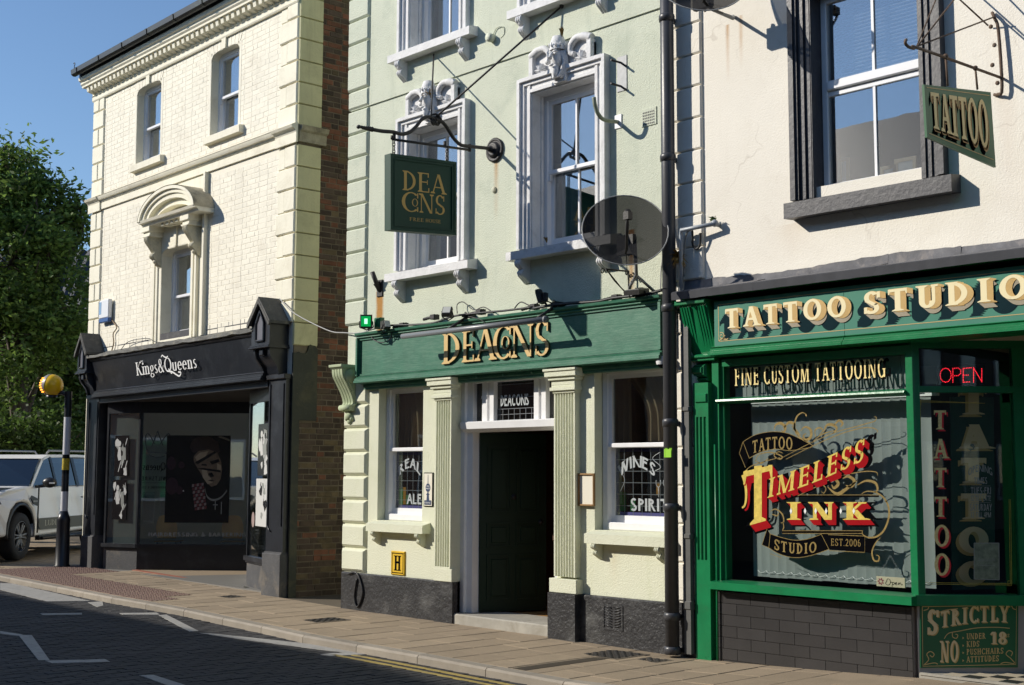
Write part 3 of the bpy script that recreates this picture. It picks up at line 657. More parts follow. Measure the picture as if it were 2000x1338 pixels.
def drape(parent, x0, x1, z0, z1, y, m, folds=5, amp=.03, name='curtain', tie=None, warp=None):
    b = MB(warp); nx = folds * 8; nz = 10 if tie else 1; vs = []; fs = []
    for j in range(nz + 1):
        f = j / nz; zz = z1 + (z0 - z1) * f; sq = 1.
        if tie: sq = 1 - tie * math.sin(min(1, f / .7) * math.pi / 2)
        for i in range(nx + 1):
            u = i / nx; xx = x1 - (x1 - x0) * (1 - u) * sq if tie and tie > 0 else x0 + (x1 - x0) * u
            vs.append((xx, y + amp * math.sin(u * folds * 2 * math.pi) + .3 * amp * math.sin(u * 17 + f * 3), zz))
    for j in range(nz):
        for i in range(nx): a = j * (nx + 1) + i; fs.append((a, a + 1, a + nx + 2, a + nx + 1))
    b.add(vs, fs, True); return b.build(name, m, parent)

# upper windows with moulded white surrounds
def surround(root, op, sill, head=True, top=None):
    x0, x1, z0, z1 = op; o = .165; r = MB()
    def fr(prof, xs, sgn, za, zb):           # vertical strips of stepped mouldings
        for a, b, pr in prof: r.box(xs + sgn * a, xs + sgn * b, -pr, .0, za, zb)
    prof = [(0, .035, .045), (.035, .085, .03), (.085, .125, .055), (.125, o, .085)]
    zt = z1 + .16
    fr(prof, x0, -1, z0, zt); fr(prof, x1, 1, z0, zt)
    for a, b, pr in prof: r.box(x0 - .0 - a + (0 if a == 0 else 0), x1 + a, -pr, 0, z1 + a, z1 + b)
    s_ = r.build('surround', WSTONE, root)
    if head:
        xm = (x0 + x1) / 2; h = MB(); hw = (x1 - x0) / 2
        zt = z1 + .165
        h.box(xm - hw + .02, xm + hw - .02, -.03, 0, zt, zt + .17); h.box(xm - hw + .07, xm + hw - .07, -.029, 0, zt + .17, zt + .24)                     # tympanum block
        h.box(xm - hw + .02, xm - hw + .075, -.085, 0, zt, zt + .20); h.box(xm + hw - .075, xm + hw - .02, -.085, 0, zt, zt + .20)
        for sg in (-1, 1):                   # swan-neck scrolls
            pts = catmull([(xm + sg * (hw - .03), -.05, zt + .21), (xm + sg * (hw - .14), -.06, zt + .25), (xm + sg * (hw - .24), -.065, zt + .25), (xm + sg * (hw - .31), -.065, zt + .19), (xm + sg * (hw - .315), -.065, zt + .12), (xm + sg * (hw - .265), -.06, zt + .09)], 5)
            h.tube(pts, [.045] * 6 + [.04 - .0006 * i for i in range(len(pts) - 6)], 8)
            h.ext([(xm + sg * (hw - .05), -.02, zt + .12), (xm + sg * (hw - .30), -.02, zt + .12), (xm + sg * (hw - .30), -.02, zt + .25), (xm + sg * (hw - .05), -.02, zt + .22)][::sg], (0, .018, 0))
        h.build('scroll', WSTONE, s_)
        for sg in (-1, 1):                   # shell rosettes
            f = MB(); cxx = xm + sg * (hw - .17); czz = zt + .03
            for i in range(9):
                a = D2R(i * 40 + 10); ca, sa = math.cos(a), math.sin(a)
                f.add([(cxx, -.075, czz), (cxx + .075 * math.cos(a - .3), -.045, czz + .075 * math.sin(a - .3)), (cxx + .085 * ca, -.075, czz + .085 * sa), (cxx + .075 * math.cos(a + .3), -.045, czz + .075 * math.sin(a + .3))], [(0, 1, 2), (0, 2, 3)])
            f.build('rosette', WSTONE, s_)
        kf = MB()                            # crowned bearded head as keystone
        yb = -.10
        kf.box(xm - .085, xm + .085, -.08, 0, zt - .16, zt + .26)
        kf.ball((xm, -.10, zt + .09), .085, 12, 8, (.85, .9, 1.35))
        kf.ball((xm, -.13, zt - .055), .05, 10, 6, (.75, .9, 1.6))
        kf.tube([(xm, -.185, zt + .13), (xm, -.215, zt + .06)], [.012, .024], 7); kf.ball((xm, -.195, zt - .005), .028, 8, 5, (1.3, .6, .5))
        for sg in (-1, 1):
            kf.ball((xm + sg * .033, -.175, zt + .115), .018, 8, 5, (1.2, .6, .8)); kf.tube([(xm + sg * .012, -.182, zt + .14), (xm + sg * .055, -.165, zt + .145)], .010, 6)
            for j in range(4): kf.tube(catmull([(xm + sg * (.05 + .012 * j), -.12 + .012 * j, zt + .15), (xm + sg * (.085 + .006 * j), -.10 + .012 * j, zt + .05), (xm + sg * (.065 + .008 * j), -.11 + .014 * j, zt - .05), (xm + sg * (.03 + .01 * j), -.13 + .02 * j, zt - .13)], 4), .013, 5)
        kf.lathe([(.088, 0), (.094, .035), (.080, .04), (.086, .075), (.06, .15), (.0, .17)], (xm, -.095, zt + .165), n=14)
        for j in range(7):
            a = D2R(180 + 30 * j); kf.tube([(xm + .088 * math.cos(a), -.095 + .088 * math.sin(a), zt + .19), (xm + .098 * math.cos(a), -.095 + .098 * math.sin(a), zt + .235)], [.014, .004], 5)
        kf.build('carved_head', WSTONE, s_)
    return s_
def sill_con(root, x0, x1, zb, zt, pr, m, name='sill', lions=True, sz=1.):
    b = MB(); b.ext([(x0, 0, zb), (x0, -pr, zb), (x0, -pr, zt - .03), (x0, 0, zt)], (x1 - x0, 0, 0))
    s_ = b.build(name, m, root)
    if lions:
        for cx_ in (x0 + .18 * sz, x1 - .18 * sz):
            c = MB(); prf = catmull([(0, -pr * .8, zb), (0, -pr * .95, zb - .05 * sz), (0, -pr * .55, zb - .10 * sz), (0, -pr * .7, zb - .15 * sz), (0, -pr * .3, zb - .20 * sz), (0, 0, zb - .235 * sz)], 4)
            c.ext([(cx_ - .045 * sz, p.y, p.z) for p in prf] + [(cx_ - .045 * sz, 0, zb)], (.09 * sz, 0, 0))
            for sg in (-1, 0, 1):
                c.tube([(cx_ + sg * .03 * sz, p.y - .006, p.z) for p in prf], .014 * sz, 6)
            c.ball((cx_, -pr * .72, zb - .06 * sz), .045 * sz, 8, 6, (1, .8, 1)); c.ball((cx_, -pr * .6, zb - .15 * sz), .03 * sz, 8, 6)
            c.build('console', m, s_)
    return s_
for op, zt, zb in ((W1, 3.985, 3.865), (W2, 3.985, 3.865), (U1, 6.615, 6.495), (U2, 6.615, 6.495)):
    surround(pub, op, 0, head=op in (W1, W2))
    sill_con(pub, op[0] - .255, op[1] + .30, zb, zt, .15, WSTONE)
    x0, x1, z0, z1 = op
    rv = MB(); rv.box(x0 + .001, x0 + .012, -.02, .21, z0, z1); rv.box(x1 - .012, x1 - .001, -.02, .21, z0, z1); rv.box(x0, x1, -.02, .21, z1 - .012, z1 - .001)
    rv.box(x0 + .002, x0 + .03, .10, .13, z0, z1 - .02); rv.build('reveal', WSTONE, pub)
    sash(pub, x0 + .012, x1 - .012, z0 - .02, z1 - .015, .15, PVC if op is not W1 else WHITE, mid=z0 + .845 if op in (W1, W2) else z0 + .9, mun_top=1, mun_bot=1, g=GLASSUP)
    drape(pub, x0 + .1, x0 + .36, z0, z1, .34, NET, 3, .02)
# lower windows
def leaded(parent, x0, x1, z0, z1, y):
    gpan = MB(); gpan.box(x0, x1, y, y + .004, z0, z1); return gpan.build('leaded_pane', LGLASS, parent)
CAME = mat('lead_came', (.18, .19, .20), .4, metal=.4)
BLUEG = mat('blue_stained_glass', (.02, .025, .10), .15); GREENG = mat('green_stained_glass', (.03, .14, .05), .15); PURG = mat('lilac_stained_glass', (.14, .13, .32), .15); AMBG = mat('amber_stained_glass', (.25, .13, .03), .15); REDG = mat('red_stained_glass', (.35, .02, .02), .2)
for idx, (op, words) in enumerate(((W3, ('REAL', 'ALE')), (W4, ('WINES', 'SPIRITS')))):
    x0, x1, z0, z1 = op
    wx1 = x1 + (.02 if idx == 0 else 0)
    wn = sash(pub, x0 + .01, wx1, z0 + .0, z1 - .005, .11, WHITE, mid=1.935, fw=.06, horn=False)
    gx0, gx1, a, b = x0 + .11, wx1 - .105, 1.215, 1.885
    lp = leaded(wn, gx0, gx1, a, b, .192)
    m = MB(); yy = .1895
    nx = 6; nz = 6
    for i in range(nx + 1): xx = gx0 + (gx1 - gx0) * i / nx; m.box(xx - .0035, xx + .0035, yy - .003, yy, a, b)
    for i in range(nz + 1): zz = a + (b - a) * i / nz; m.box(gx0, gx1, yy - .0034, yy - .0004, zz - .0035, zz + .0035)
    m.build('lead_grid', CAME, lp)
    for nm, mm, rects in (('blue_border', BLUEG, [(gx0, gx0 + .045, a + .05, b), (gx1 - .045, gx1, a + .05, b), (gx0 + .045, gx1 - .045, b - .035, b)]),
                      ('lilac_band', PURG, [(gx0 + .05, gx1 - .05, a, a + .05)]),
                      ('green_leaves', GREENG, [(gx0 + .05, gx0 + .13, a + .06, a + .24), (gx0 + .19, gx0 + .25, a + .06, a + .17)]), ('amber_glass', AMBG, [(gx0 + .135, gx0 + .185, a + .06, a + .26)] if idx == 0 else [(gx1 - .16, gx1 - .11, a + .22, a + .34)])):
        m = MB()
        for r_ in rects: m.box(r_[0], r_[1], yy - .0015, yy + .0005, r_[2], r_[3])
        m.build(nm, mm, lp)
    if idx == 0: m = MB(); m.lathe([(.0, 0), (.022, .001), (.022, .003), (0, .004)], (gx1 - .05, yy - .004, a + .12), (0, -1, 0), 12); m.build('red_disc', REDG, lp)
    cx_ = (gx0 + gx1) / 2 - (.055 if idx == 0 else .06); tw = (gx1 - gx0) * (.62 if idx == 0 else .66)
    def arcfn(a_, v, cx_=cx_, tw=tw): u = a_ - .5; return (cx_ + u * tw * (1 + .12 * v), .184, 1.70 - .14 * (2 * u) ** 2 * .7 + v * (.115 - .02 * abs(u)))
    m = MB(); write(m, words[0], arcfn, .2, .2, False, .09); m.build('lettering', LEADC, lp)
    tw2 = (gx1 - gx0) * (.42 if idx == 0 else .84); m = MB(); xs_ = cx_ + (.09 if idx == 0 else .20)
    write(m, words[1], baseline((xs_ - tw2 / 2, .184, a + .065), (xs_ + tw2 / 2, .184, a + .065), (0, 0, .12)), .2, .2, False, .09); m.build('lettering', LEADC, lp)
    if idx == 1:                             # wine glasses and vine stem outlines
        m = MB()
        for gx in (gx1 - .13, gx1 - .04): m.tube([(gx, .185, a + .2), (gx, .185, a + .30)], .003, 5); m.tube([(gx + .03 * math.cos(D2R(t_)), .185, a + .34 + .045 * math.sin(D2R(t_))) for t_ in range(150, 400, 20)], .003, 5)
        m.tube(catmull([(gx0 + .06, .185, a + .25), (gx0 + .12, .185, a + .36), (gx0 + .07, .185, a + .46), (gx0 + .13, .185, a + .56)], 6), .003, 5)
        m.tube(catmull([(gx1 - .1, .185, b - .04), (gx1 - .2, .185, b - .1), (gx1 - .1, .185, b - .18), (gx1 - .17, .185, b - .22)], 6), .003, 5)
        m.build('glass_outlines', LEADC, lp)
    drape(pub, x0 + .08, x1 + .16, 1.95, 2.66, .31, CURT, 7, .03, tie=.12 if idx == 0 else .35)
    drape(pub, x0 - .02, x0 + .2, 1.0, 2.66, .33, CURT, 3, .03)
    sx0, sx1 = (-2.17, -1.135) if idx == 0 else (1.335, 2.36)
    sill_con(pub, sx0, sx1, .965, 1.085, .12, LIME, sz=.62)
# fluted pilasters
for (x0, x1, left) in ((-.973, -.703, True), (.885, 1.175, False)):
    p = MB(); pr = .08
    n = 7 if not left else 6; zb, zt = .62, 2.44
    cw = (x1 - x0 - .03) / n
    prof = [(x0, 0), (x0, -pr)]
    for i in range(n):
        a = x0 + .015 + i * cw; prof += [(a + .004, -pr), (a + .012, -pr + .016), (a + cw / 2, -pr + .022), (a + cw - .012, -pr + .016), (a + cw - .004, -pr)]
    prof += [(x1, -pr), (x1, 0)]
    p.ext([(x, y, zb) for x, y in prof], (0, 0, zt - zb))
    pl = p.build('pilaster', LIME, pub)
    c = MB()
    for (za, zc, e, pp) in ((2.44, 2.465, .012, .092), (2.465, 2.50, .035, .115), (2.50, 2.52, .02, .10), (2.52, 2.57, .02, .10), (2.57, 2.605, .045, .125), (2.605, 2.66, .075, .15), (2.66, 2.685, .085, .165)):
        c.cbox(x0 - e, x1 + e, -pp, 0, za, zc, .004)
    c.build('capital', LIME, pl)
    b = MB()
    if left: b.cbox(x0 - .0, x1 + .0, -.08, 0, .463, .62, .004); b.cbox(x0 + .0, x1 + .03, -.082, 0, .463, .60, .004)
    else: b.cbox(x0 - .05, x1 + .035, -.10, 0, .463, .60, .004)
    b.build('pilaster_base', LIME, pl)
    b = MB(); b.box(x0 - (.05 if not left else 0) , x1 + .035, -.12 if not left else -.075, 0, -.2, .46); b.build('pilaster_plinth', PLINTH, pl)
# door case
dc = MB(); y = .10; ox0, ox1 = DR[0] + .0, DR[1] - .0
dc.box(ox0, ox0 + .06, y - .02, y + .12, .13, 2.68); dc.box(ox0 + .06, ox0 + .15, y + .02, y + .12, .13, 2.68); dc.box(ox1 - .06, ox1, y - .02, y + .12, .13, 2.68); dc.box(ox1 - .15, ox1 - .06, y + .02, y + .12, .13, 2.68)
dc.box(ox0 + .15, ox1 - .15, y + .01, y + .12, 2.625, 2.68)
dc.px([(y + .12, 2.085), (y - .0, 2.085), (y - .03, 2.10), (y - .06, 2.12), (y - .07, 2.19), (y - .05, 2.20), (y + .12, 2.205)], ox0 + .035, ox1 - .035)
for a, b in ((-.42, -.34), (-.30, -.235), (.39, .46), (.50, .565)): dc.box(a, b, y + .02, y + .10, 2.205, 2.625)
dc.box(-.34, -.30, y + .05, y + .1, 2.205, 2.625); dc.box(.46, .50, y + .05, y + .1, 2.205, 2.625)
case = dc.build('door_frame', WHITE, pub)
for a, b in ((-.57, -.42), (-.235, .39), (.565, .70)):
    g = MB(); g.box(a, b, y + .08, y + .084, 2.205, 2.625); g.build('fanlight_pane', LGLASS, case)
m = MB(); yy = y + .077
for i in range(8): xx = -.235 + .625 * i / 7; m.box(xx - .003, xx + .003, yy - .002, yy, 2.205, 2.33)
for zz in (2.21, 2.27, 2.33, 2.45, 2.59): m.box(-.235, .39, yy - .0022, yy - .0002, zz - .003, zz + .003)
m.build('lead_grid', CAME, case)
m = MB(); write(m, 'DEACONS', baseline((-.18, yy - .004, 2.36), (.26, yy - .004, 2.36), (0, 0, .12)), .2, .2, False, .08); m.build('lettering', LEADC, case)
m = MB(); m.add([(-.50, yy - .003, 2.44), (-.48, yy - .003, 2.47), (-.455, yy - .003, 2.52), (-.49, yy - .003, 2.48)], [(0, 1, 2, 3)]); m.build('fanlight_mark', LETW, case)
# open panelled door
dl = empty('door_leaf', (-.565, .22, 0), D2R(66), parent=pub)
LW = .78
m = MB(); m.box(0, LW, -.02, .02, .135, 2.08); dlf = m.build('door_slab', DOORG, dl)
pm = MB()
for a, b in ((.08, .36), (.42, .70)):
    for c, d in ((.25, .75), (.83, 1.10), (1.2, 1.95)):
        pm.box(a, b, -.032, -.02, c, c + .02); pm.box(a, b, -.032, -.02, d - .02, d); pm.box(a, a + .02, -.032, -.02, c + .02, d - .02); pm.box(b - .02, b, -.032, -.02, c + .02, d - .02)
        pm.cbox(a + .05, b - .05, -.03, -.02, c + .05, d - .05, .006)
pm.build('raised_panels', DOORG, dl)
m = MB(); m.lathe([(.001, .0), (.03, .002), (.03, .02), (0.001, .03)], (LW / 2, -.02, 1.38), (0, -1, 0), 14); m.lathe([(.022, 0), (.03, .012), (.0, .03)], (LW - .07, -.02, 1.1), (0, -1, 0), 12); m.build('knocker', IRON, dl)
m = MB()
for i in range(9): m.box(-.01, .03, -.03, -.022, .5 + .18 * i, .52 + .18 * i)
# hallway panelling inside
hp = MB(); hp.box(.48, .56, .9, 3.5, .1, 2.1); hp.box(.46, .58, .88, 3.5, 1.0, 1.06); hp.box(-.75, .6, 3.0, 3.05, .1, 2.7); hp.box(.6, .86, .25, .8, .1, 2.1); hp.box(-.75, -.72, .25, 3, .1, 2.7); hp.box(.55, .80, .24, .30, .95, 1.0)
hp.build('hall_panelling', BROWNW, pub)
# step
m = MB(); m.cbox(DR[0] + .01, DR[1] - .05, -.055, .5, -.1, .127, .012); m.build('doorstep', STEP, pub)
# plinth vent (cast iron grille)
v = empty('wall_vent', (0, 0, 0), parent=pub); m = MB(); vx0, vx1, vz0, vz1 = 1.53, 1.75, .17, .37
m.box(vx0 - .02, vx1 + .02, -.052, -.04, vz0 - .02, vz0); m.box(vx0 - .02, vx1 + .02, -.052, -.04, vz1, vz1 + .02); m.box(vx0 - .02, vx0, -.052, -.04, vz0, vz1); m.box(vx1, vx1 + .02, -.052, -.04, vz0, vz1)
for i in range(8):
    for j in range(2):
        a = vx0 + j * .12 + .01; z = vz0 + .012 + i * .025
        m.tube([(a, -.05, z + (.02 if j == 0 else 0)), (a + .09, -.05, z + (0 if j == 0 else .02))], .005, 5)
m.build('grille', PLINTH, v)
m = MB(); vx0, vz0 = 1.995, 5.15      # small air brick high up right
for i in range(7):
    for j in range(5): m.box(2.03 + i * .022, 2.043 + i * .022, -.012, -.006, 5.00 + j * .028, 5.015 + j * .028)
m.build('air_brick_holes', IRON, pub)
m = MB(); m.cbox(2.01, 2.20, -.010, 0, 4.985, 5.16, .004); m.build('air_brick', MINT, pub)

# fascia
fa = empty('pub_fascia', (0, 0, 0), parent=pub); FX0, FX1 = -2.40, 2.335
m = MB(); m.box(FX0 + .03, FX1 - .03, -.095, 0, 2.79, 3.235); m.build('fascia_board', PGREEN, fa)
m = MB()
m.px([(0, 3.235), (-.115, 3.235), (-.135, 3.245), (-.125, 3.262), (-.155, 3.275), (-.16, 3.30), (0, 3.33)], FX0, FX1)
m.px([(0, 2.79), (-.10, 2.79), (-.125, 2.782), (-.12, 2.765), (-.15, 2.758), (-.15, 2.735), (-.165, 2.73), (-.165, 2.705), (0, 2.69)], FX0, FX1)
m.box(FX0, FX0 + .03, -.14, 0, 2.79, 3.235); m.box(FX1 - .03, FX1, -.14, 0, 2.79, 3.235); m.box(FX0 + .03, FX0 + .055, -.11, -.095, 2.795, 3.23); m.box(FX1 - .055, FX1 - .03, -.11, -.095, 2.795, 3.23)
m.box(FX0 + .03, FX1 - .03, -.112, -.095, 3.215, 3.235); m.box(FX0 + .03, FX1 - .03, -.112, -.095, 2.79, 2.81)
m.build('fascia_moulding', PGREEN, fa)
m = MB(); m.px([(0, 2.69), (-.06, 2.69), (-.06, 2.66), (-.045, 2.655), (-.045, 2.63), (0, 2.625)], FX0 + .06, FX1 - .02); m.build('lower_moulding', PGREEN, fa)
for xx in (-1.05, -.72, -.28, .14, .58, 1.0):
    m = MB(); m.tube([(xx, -.06, 2.67), (xx, -.10, 2.665), (xx + .0, -.11, 2.69)], .006, 6); m.box(xx - .02, xx + .02, -.066, -.06, 2.655, 2.685); m.build('hook', PGREEN, fa)
# scroll bracket at left end
br = MB()
pf = catmull([(0, -.24, 2.90), (0, -.23, 2.80), (0, -.17, 2.70), (0, -.10, 2.58), (0, -.07, 2.48), (0, -.11, 2.44), (0, -.10, 2.39), (0, -.03, 2.37), (0, 0, 2.36)], 5)
for i in range(4):
    a = -2.735 + i * .055
    br.ext([(a, p.y, p.z) for p in pf] + [(a, 0, 2.90)], (.042, 0, 0))
br.ext([(-2.735, p.y + .012, p.z) for p in pf] + [(-2.735, 0, 2.90)], (.215, 0, 0))
br.cbox(-2.765, -2.50, -.27, 0, 2.90, 2.935, .006); br.cbox(-2.755, -2.51, -.25, 0, 2.885, 2.9, .003)
br.tube([(-2.74, -.10, 2.42), (-2.515, -.10, 2.42)], .035, 12)
br.lathe([(.0, 0), (.085, .001), (.08, .015), (.05, .012), (.045, .022), (0, .022)], (-2.52, -.12, 2.80), (1, 0, 0), 16)
br.tube([(-2.517, p.y + .04, p.z) for p in pf[8:30]], .012, 6)
bo = br.build('scroll_bracket', mat('sage_bracket_paint', (.42, .48, .30), .8, var=.1, bump=.003, dirt=(.3, .33, .22)), pub)
m = MB(); m.ball((-2.62, -.06, 2.32), .05, 8, 6, (1.3, .8, .9)); m.ball((-2.62, -.04, 2.26), .04, 8, 6, (1.2, .8, 1)); m.ball((-2.57, -.05, 2.29), .03, 8, 5); m.ball((-2.67, -.05, 2.29), .03, 8, 5); m.build('leaf_drop', MATS['sage_bracket_paint'], bo)

# raised sign letters DEACONS (small O inside the C)
def sign_letters(root, y, depth, face, side, p, up, T=.155, t=.055):
    """p: list of (char, x0, x1, z0, z1)"""
    for ch, x0, x1, z0, z1 in p:
        P, Wd = glyph(ch, T, t, True); a = MB(); b = MB()
        for i, po in enumerate(P):
            f = lambda u, v: (x0 + (x1 - x0) * u / Wd, z0 + (z1 - z0) * v)
            pts = [f(*r) for r in po]; e = .0003 * (i % 9)
            a.ext([(x, y + e, z) for x, z in pts], (0, -depth + .004, 0)); b.ext([(x, y - depth + .0035 - e, z) for x, z in pts], (0, -.004, 0))
        o = b.build('letter', face, root); a.build('letter_side', side, o)
let = empty('pub_name_letters', (0, -.095, 2.83), 0, 'raised gold DEACONS lettering fixed across the green pub fascia', 'sign lettering')
zz = 2.838 - 2.83
def lx(zx): return q(660 + zx / 2.909, 690, -.12).x
L_ = [('D', lx(590), lx(695)), ('E', lx(703), lx(778)), ('A', lx(780), lx(888)), ('C', lx(880), lx(990)), ('N', lx(985), lx(1115)), ('S', lx(1118), lx(1200))]
sign_letters(let, 0, .024, GOLD, GOLDDK, [(c, a, b, zz, zz + .345) for c, a, b in L_] + [('O', L_[3][1] + .13, L_[3][1] + .255, zz + .10, zz + .235)], 0)
# ================================================================== TATTOO SHOP
tat = empty('tattoo_shop_building', (0, 0, 0), 0, 'warm white rendered building with bright green tattoo shopfront', 'shop building')
TX0, TX1 = 2.421, 8.2
TW = (3.955, 4.98, 4.08, 5.80)
m = MB(); cutwall(m, TX0, TX1, 3.30, 9.6, [TW], 0, .16); m.build('upper_wall', TWHITE, tat)
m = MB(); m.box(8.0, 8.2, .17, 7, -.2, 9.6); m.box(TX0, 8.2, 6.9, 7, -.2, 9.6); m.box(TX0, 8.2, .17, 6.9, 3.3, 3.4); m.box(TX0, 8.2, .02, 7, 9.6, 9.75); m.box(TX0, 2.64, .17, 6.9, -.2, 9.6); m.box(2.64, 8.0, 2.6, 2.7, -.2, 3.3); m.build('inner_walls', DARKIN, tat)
m = MB(); m.box(TX0, 2.64, -.0, .15, -.2, 3.3); m.build('left_pier_wall', TWHITE, tat)
m = MB(); m.box(TX0, 2.64, -.03, 0, -.2, .47); m.build('plinth', PLINTH, tat)
for i in range(9):
    z0 = 3.42 + .305 * i + .005; w_ = .335; quoin(tat, TX0 + .001, TX0 + w_, z0, z0 + .296, .03, TWHITE, .012)
for i in range(8):
    z0 = .48 + .35 * i; quoin(tat, TX0 + .001, 2.62, z0 + .005, z0 + .345, .02, TWHITE, .012)
x0, x1, z0, z1 = TW
m = MB()
prof = [(0, .03, .05), (.03, .06, .035), (.06, .085, .055), (.085, .125, .04), (.125, .15, .065), (.15, .20, .085)]
for a, b, pr in prof:
    m.box(x0 - b, x0 - a, -pr, 0, z0 - .1, z1 + .16); m.box(x1 + a, x1 + b, -pr, 0, z0 - .1, z1 + .16); m.box(x0 - a, x1 + a, -pr, 0, z1 + a, z1 + b)
m.build('window_surround', TBLACK, tat)
m = MB(); m.box(x0, x0 + .01, -.045, .15, z0 - .1, z1); m.box(x1 - .01, x1, -.045, .15, z0 - .1, z1); m.box(x0 + .01, x1 - .01, -.045, .15, z1 - .01, z1); m.build('reveal', TBLACK, tat)
m = MB(); m.ext([(3.73, 0, 3.825), (3.73, -.15, 3.815), (3.73, -.15, 3.95), (3.73, .12, 3.985)], (5.275 - 3.73, 0, 0)); m.build('window_sill', TBLACK, tat)
sw = MB(); y = .10; a0, a1 = x0 + .01, x1 - .01
sw.cbox(a0, a1, y, y + .07, z0 - .09, z0 + .0, .01); sw.cbox(a0, a0 + .06, y + .01, y + .07, z0, z1 - .01, .008); sw.cbox(a1 - .06, a1, y + .01, y + .07, z0, z1 - .01, .008); sw.cbox(a0 + .06, a1 - .06, y + .01, y + .07, z1 - .09, z1 - .01, .008)
zm = 4.93
sw.cbox(a0 + .06, a1 - .06, y - .01, y + .07, zm, zm + .085, .01); sw.cbox(a0 + .06, a1 - .06, y + .02, y + .07, zm - .05, zm - .004, .006); sw.box(a0 + .06, a1 - .06, y + .02, y + .07, z0, z0 + .035)
for za, zb, w_ in ((zm + .085, z1 - .09, .012), (z0 + .035, zm - .05, .012)): sw.box((a0 + a1) / 2 - w_, (a0 + a1) / 2 + w_, y + .022, y + .05, za, zb)
swo = sw.build('window', PVC, tat)
for za, zb in ((zm + .085, z1 - .09), (z0 + .035, zm - .05)):
    g = MB(); g.box(a0 + .06, a1 - .06, y + .036, y + .040, za, zb); g.build('pane', GLASSUP, swo)
m = MB()
for i in range(26): m.box(a0 + .08, a1 - .08, y + .12, y + .145, zm + .1 + i * .032, zm + .106 + i * .032)
m.build('window_blind', NET, tat)
FRAMEC = mat('cream_picture_frame', (.55, .42, .26), .6)
for i, (px_, py_, wd, ht, lean, lab) in enumerate(((1648, 330, .10, .30, .2, 'leftmost picture frame standing inside the upstairs window'), (1735, 330, .15, .16, .0, 'middle small picture frame inside the upstairs window'), (1768, 322, .20, .2, 0, 'rightmost picture frame leaning inside the upstairs window'))):
    p = q(px_, 345, .22); r = empty('picture_frame', (p.x, .22, 4.05), lean, lab, 'picture frame', 'picture frames behind the upstairs window')
    m = MB(); m.box(-wd / 2, wd / 2, 0, .02, 0, .03); m.box(-wd / 2, wd / 2, 0, .02, ht - .03, ht); m.box(-wd / 2, -wd / 2 + .03, 0, .02, .03, ht - .03); m.box(wd / 2 - .03, wd / 2, 0, .02, .03, ht - .03); m.build('moulding', FRAMEC, r)
    m = MB(); m.box(-wd / 2 + .03, wd / 2 - .03, .008, .014, .03, ht - .03); m.build('picture', NET, r)
# lead flashing over the fascia, in lapped sheets with upstand and drip
fl = empty('lead_flashing', (0, 0, 0), parent=tat)
xs = [2.53, 2.98, 3.42, 4.02, 4.62, 5.25, 5.9, 6.6, 7.3, 8.0]
random.seed(5)
for i, (a, b) in enumerate(zip(xs, xs[1:])):
    m = MB(); n_ = 10; dz = .004 * (i % 2); vs = []
    for j in range(n_ + 1):
        x = a + (b - a + .02) * j / n_
        wv = lambda s_: random.uniform(-s_, s_)
        ztop = 3.405 + .012 * math.sin(x * 3) + wv(.006)
        vs += [(x, -.012 - wv(.004), ztop), (x, -.028 + wv(.003), 3.335 + wv(.004) + dz), (x, -.11, 3.318 + wv(.003) + dz), (x, -.200, 3.296 + wv(.001)), (x, -.214 + wv(.001), 3.286), (x, -.211 + wv(.002), 3.220 + wv(.002))]
    fs = [(j * 6 + t, j * 6 + t + 1, (j + 1) * 6 + t + 1, (j + 1) * 6 + t) for j in range(n_) for t in range(5)]
    m.add(vs, [f_ for f_ in fs if f_[0] % 6 < 3], True); m.build('lead_sheet', LEAD, fl); m = MB(); m.add(vs, [f_ for f_ in fs if f_[0] % 6 >= 3]); m.build('lead_drip', LEADF, fl)
m = MB(); m.box(2.56, 8.0, -.165, 0, 3.232, 3.280); m.build('cornice_board', TGREEN, tat)
# fascia
tf = empty('tattoo_fascia', (-.10, .15, .02), parent=tat)
m = MB(); m.box(3.03, 4.365, -.245, 0, 2.755, 3.16); m.build('fascia_panel', TGFAS, tf); m = MB(); m.box(4.369, 8.0, -.245, 0, 2.755, 3.16); m.build('fascia_panel', TGFAS, tf)
m = MB()
m.px([(0, 2.755), (-.25, 2.755), (-.262, 2.748), (-.25, 2.738), (-.275, 2.732), (-.275, 2.715), (-.295, 2.71), (-.295, 2.695), (-.31, 2.692), (-.31, 2.672), (-.18, 2.665), (0, 2.665)], 3.0, 4.372)
m.px([(0, 2.755), (-.25, 2.755), (-.262, 2.748), (-.25, 2.738), (-.275, 2.732), (-.275, 2.715), (-.295, 2.71), (-.295, 2.695), (-.31, 2.692), (-.31, 2.672), (-.18, 2.665), (0, 2.665)], 4.378, 8.0)
m.build('fascia_moulding', TGREEN, tf)
m = MB(); m.box(2.99, 3.03, -.2, 0, 2.7, 3.16); m.build('fascia_end', TGREEN, tf)
# gilded line and corner scroll
m = MB(); yl = -.2462
for a, b, c, d in ((3.075, 8.0, 2.795, 2.801), (3.075, 3.081, 2.795, 3.13), (3.075, 8.0, 3.124, 3.13)): m.box(a, b, yl - .0005, yl + .0005, c, d)
for c_, s_ in (((3.11, yl - .001, 2.845), 1), ((3.14, yl - .001, 2.825), .7)):
    ribbon(m, spiral(c_, .006 * s_, .034 * s_, 0, 480, (1, 0, 0), (0, 0, 1)), .007)
ribbon(m, catmull([(3.08, yl - .001, 2.80), (3.12, yl - .001, 2.82), (3.17, yl - .001, 2.81), (3.20, yl - .001, 2.85)], 6), .009)
m.build('gilt_line', MUTGOLD, tf)
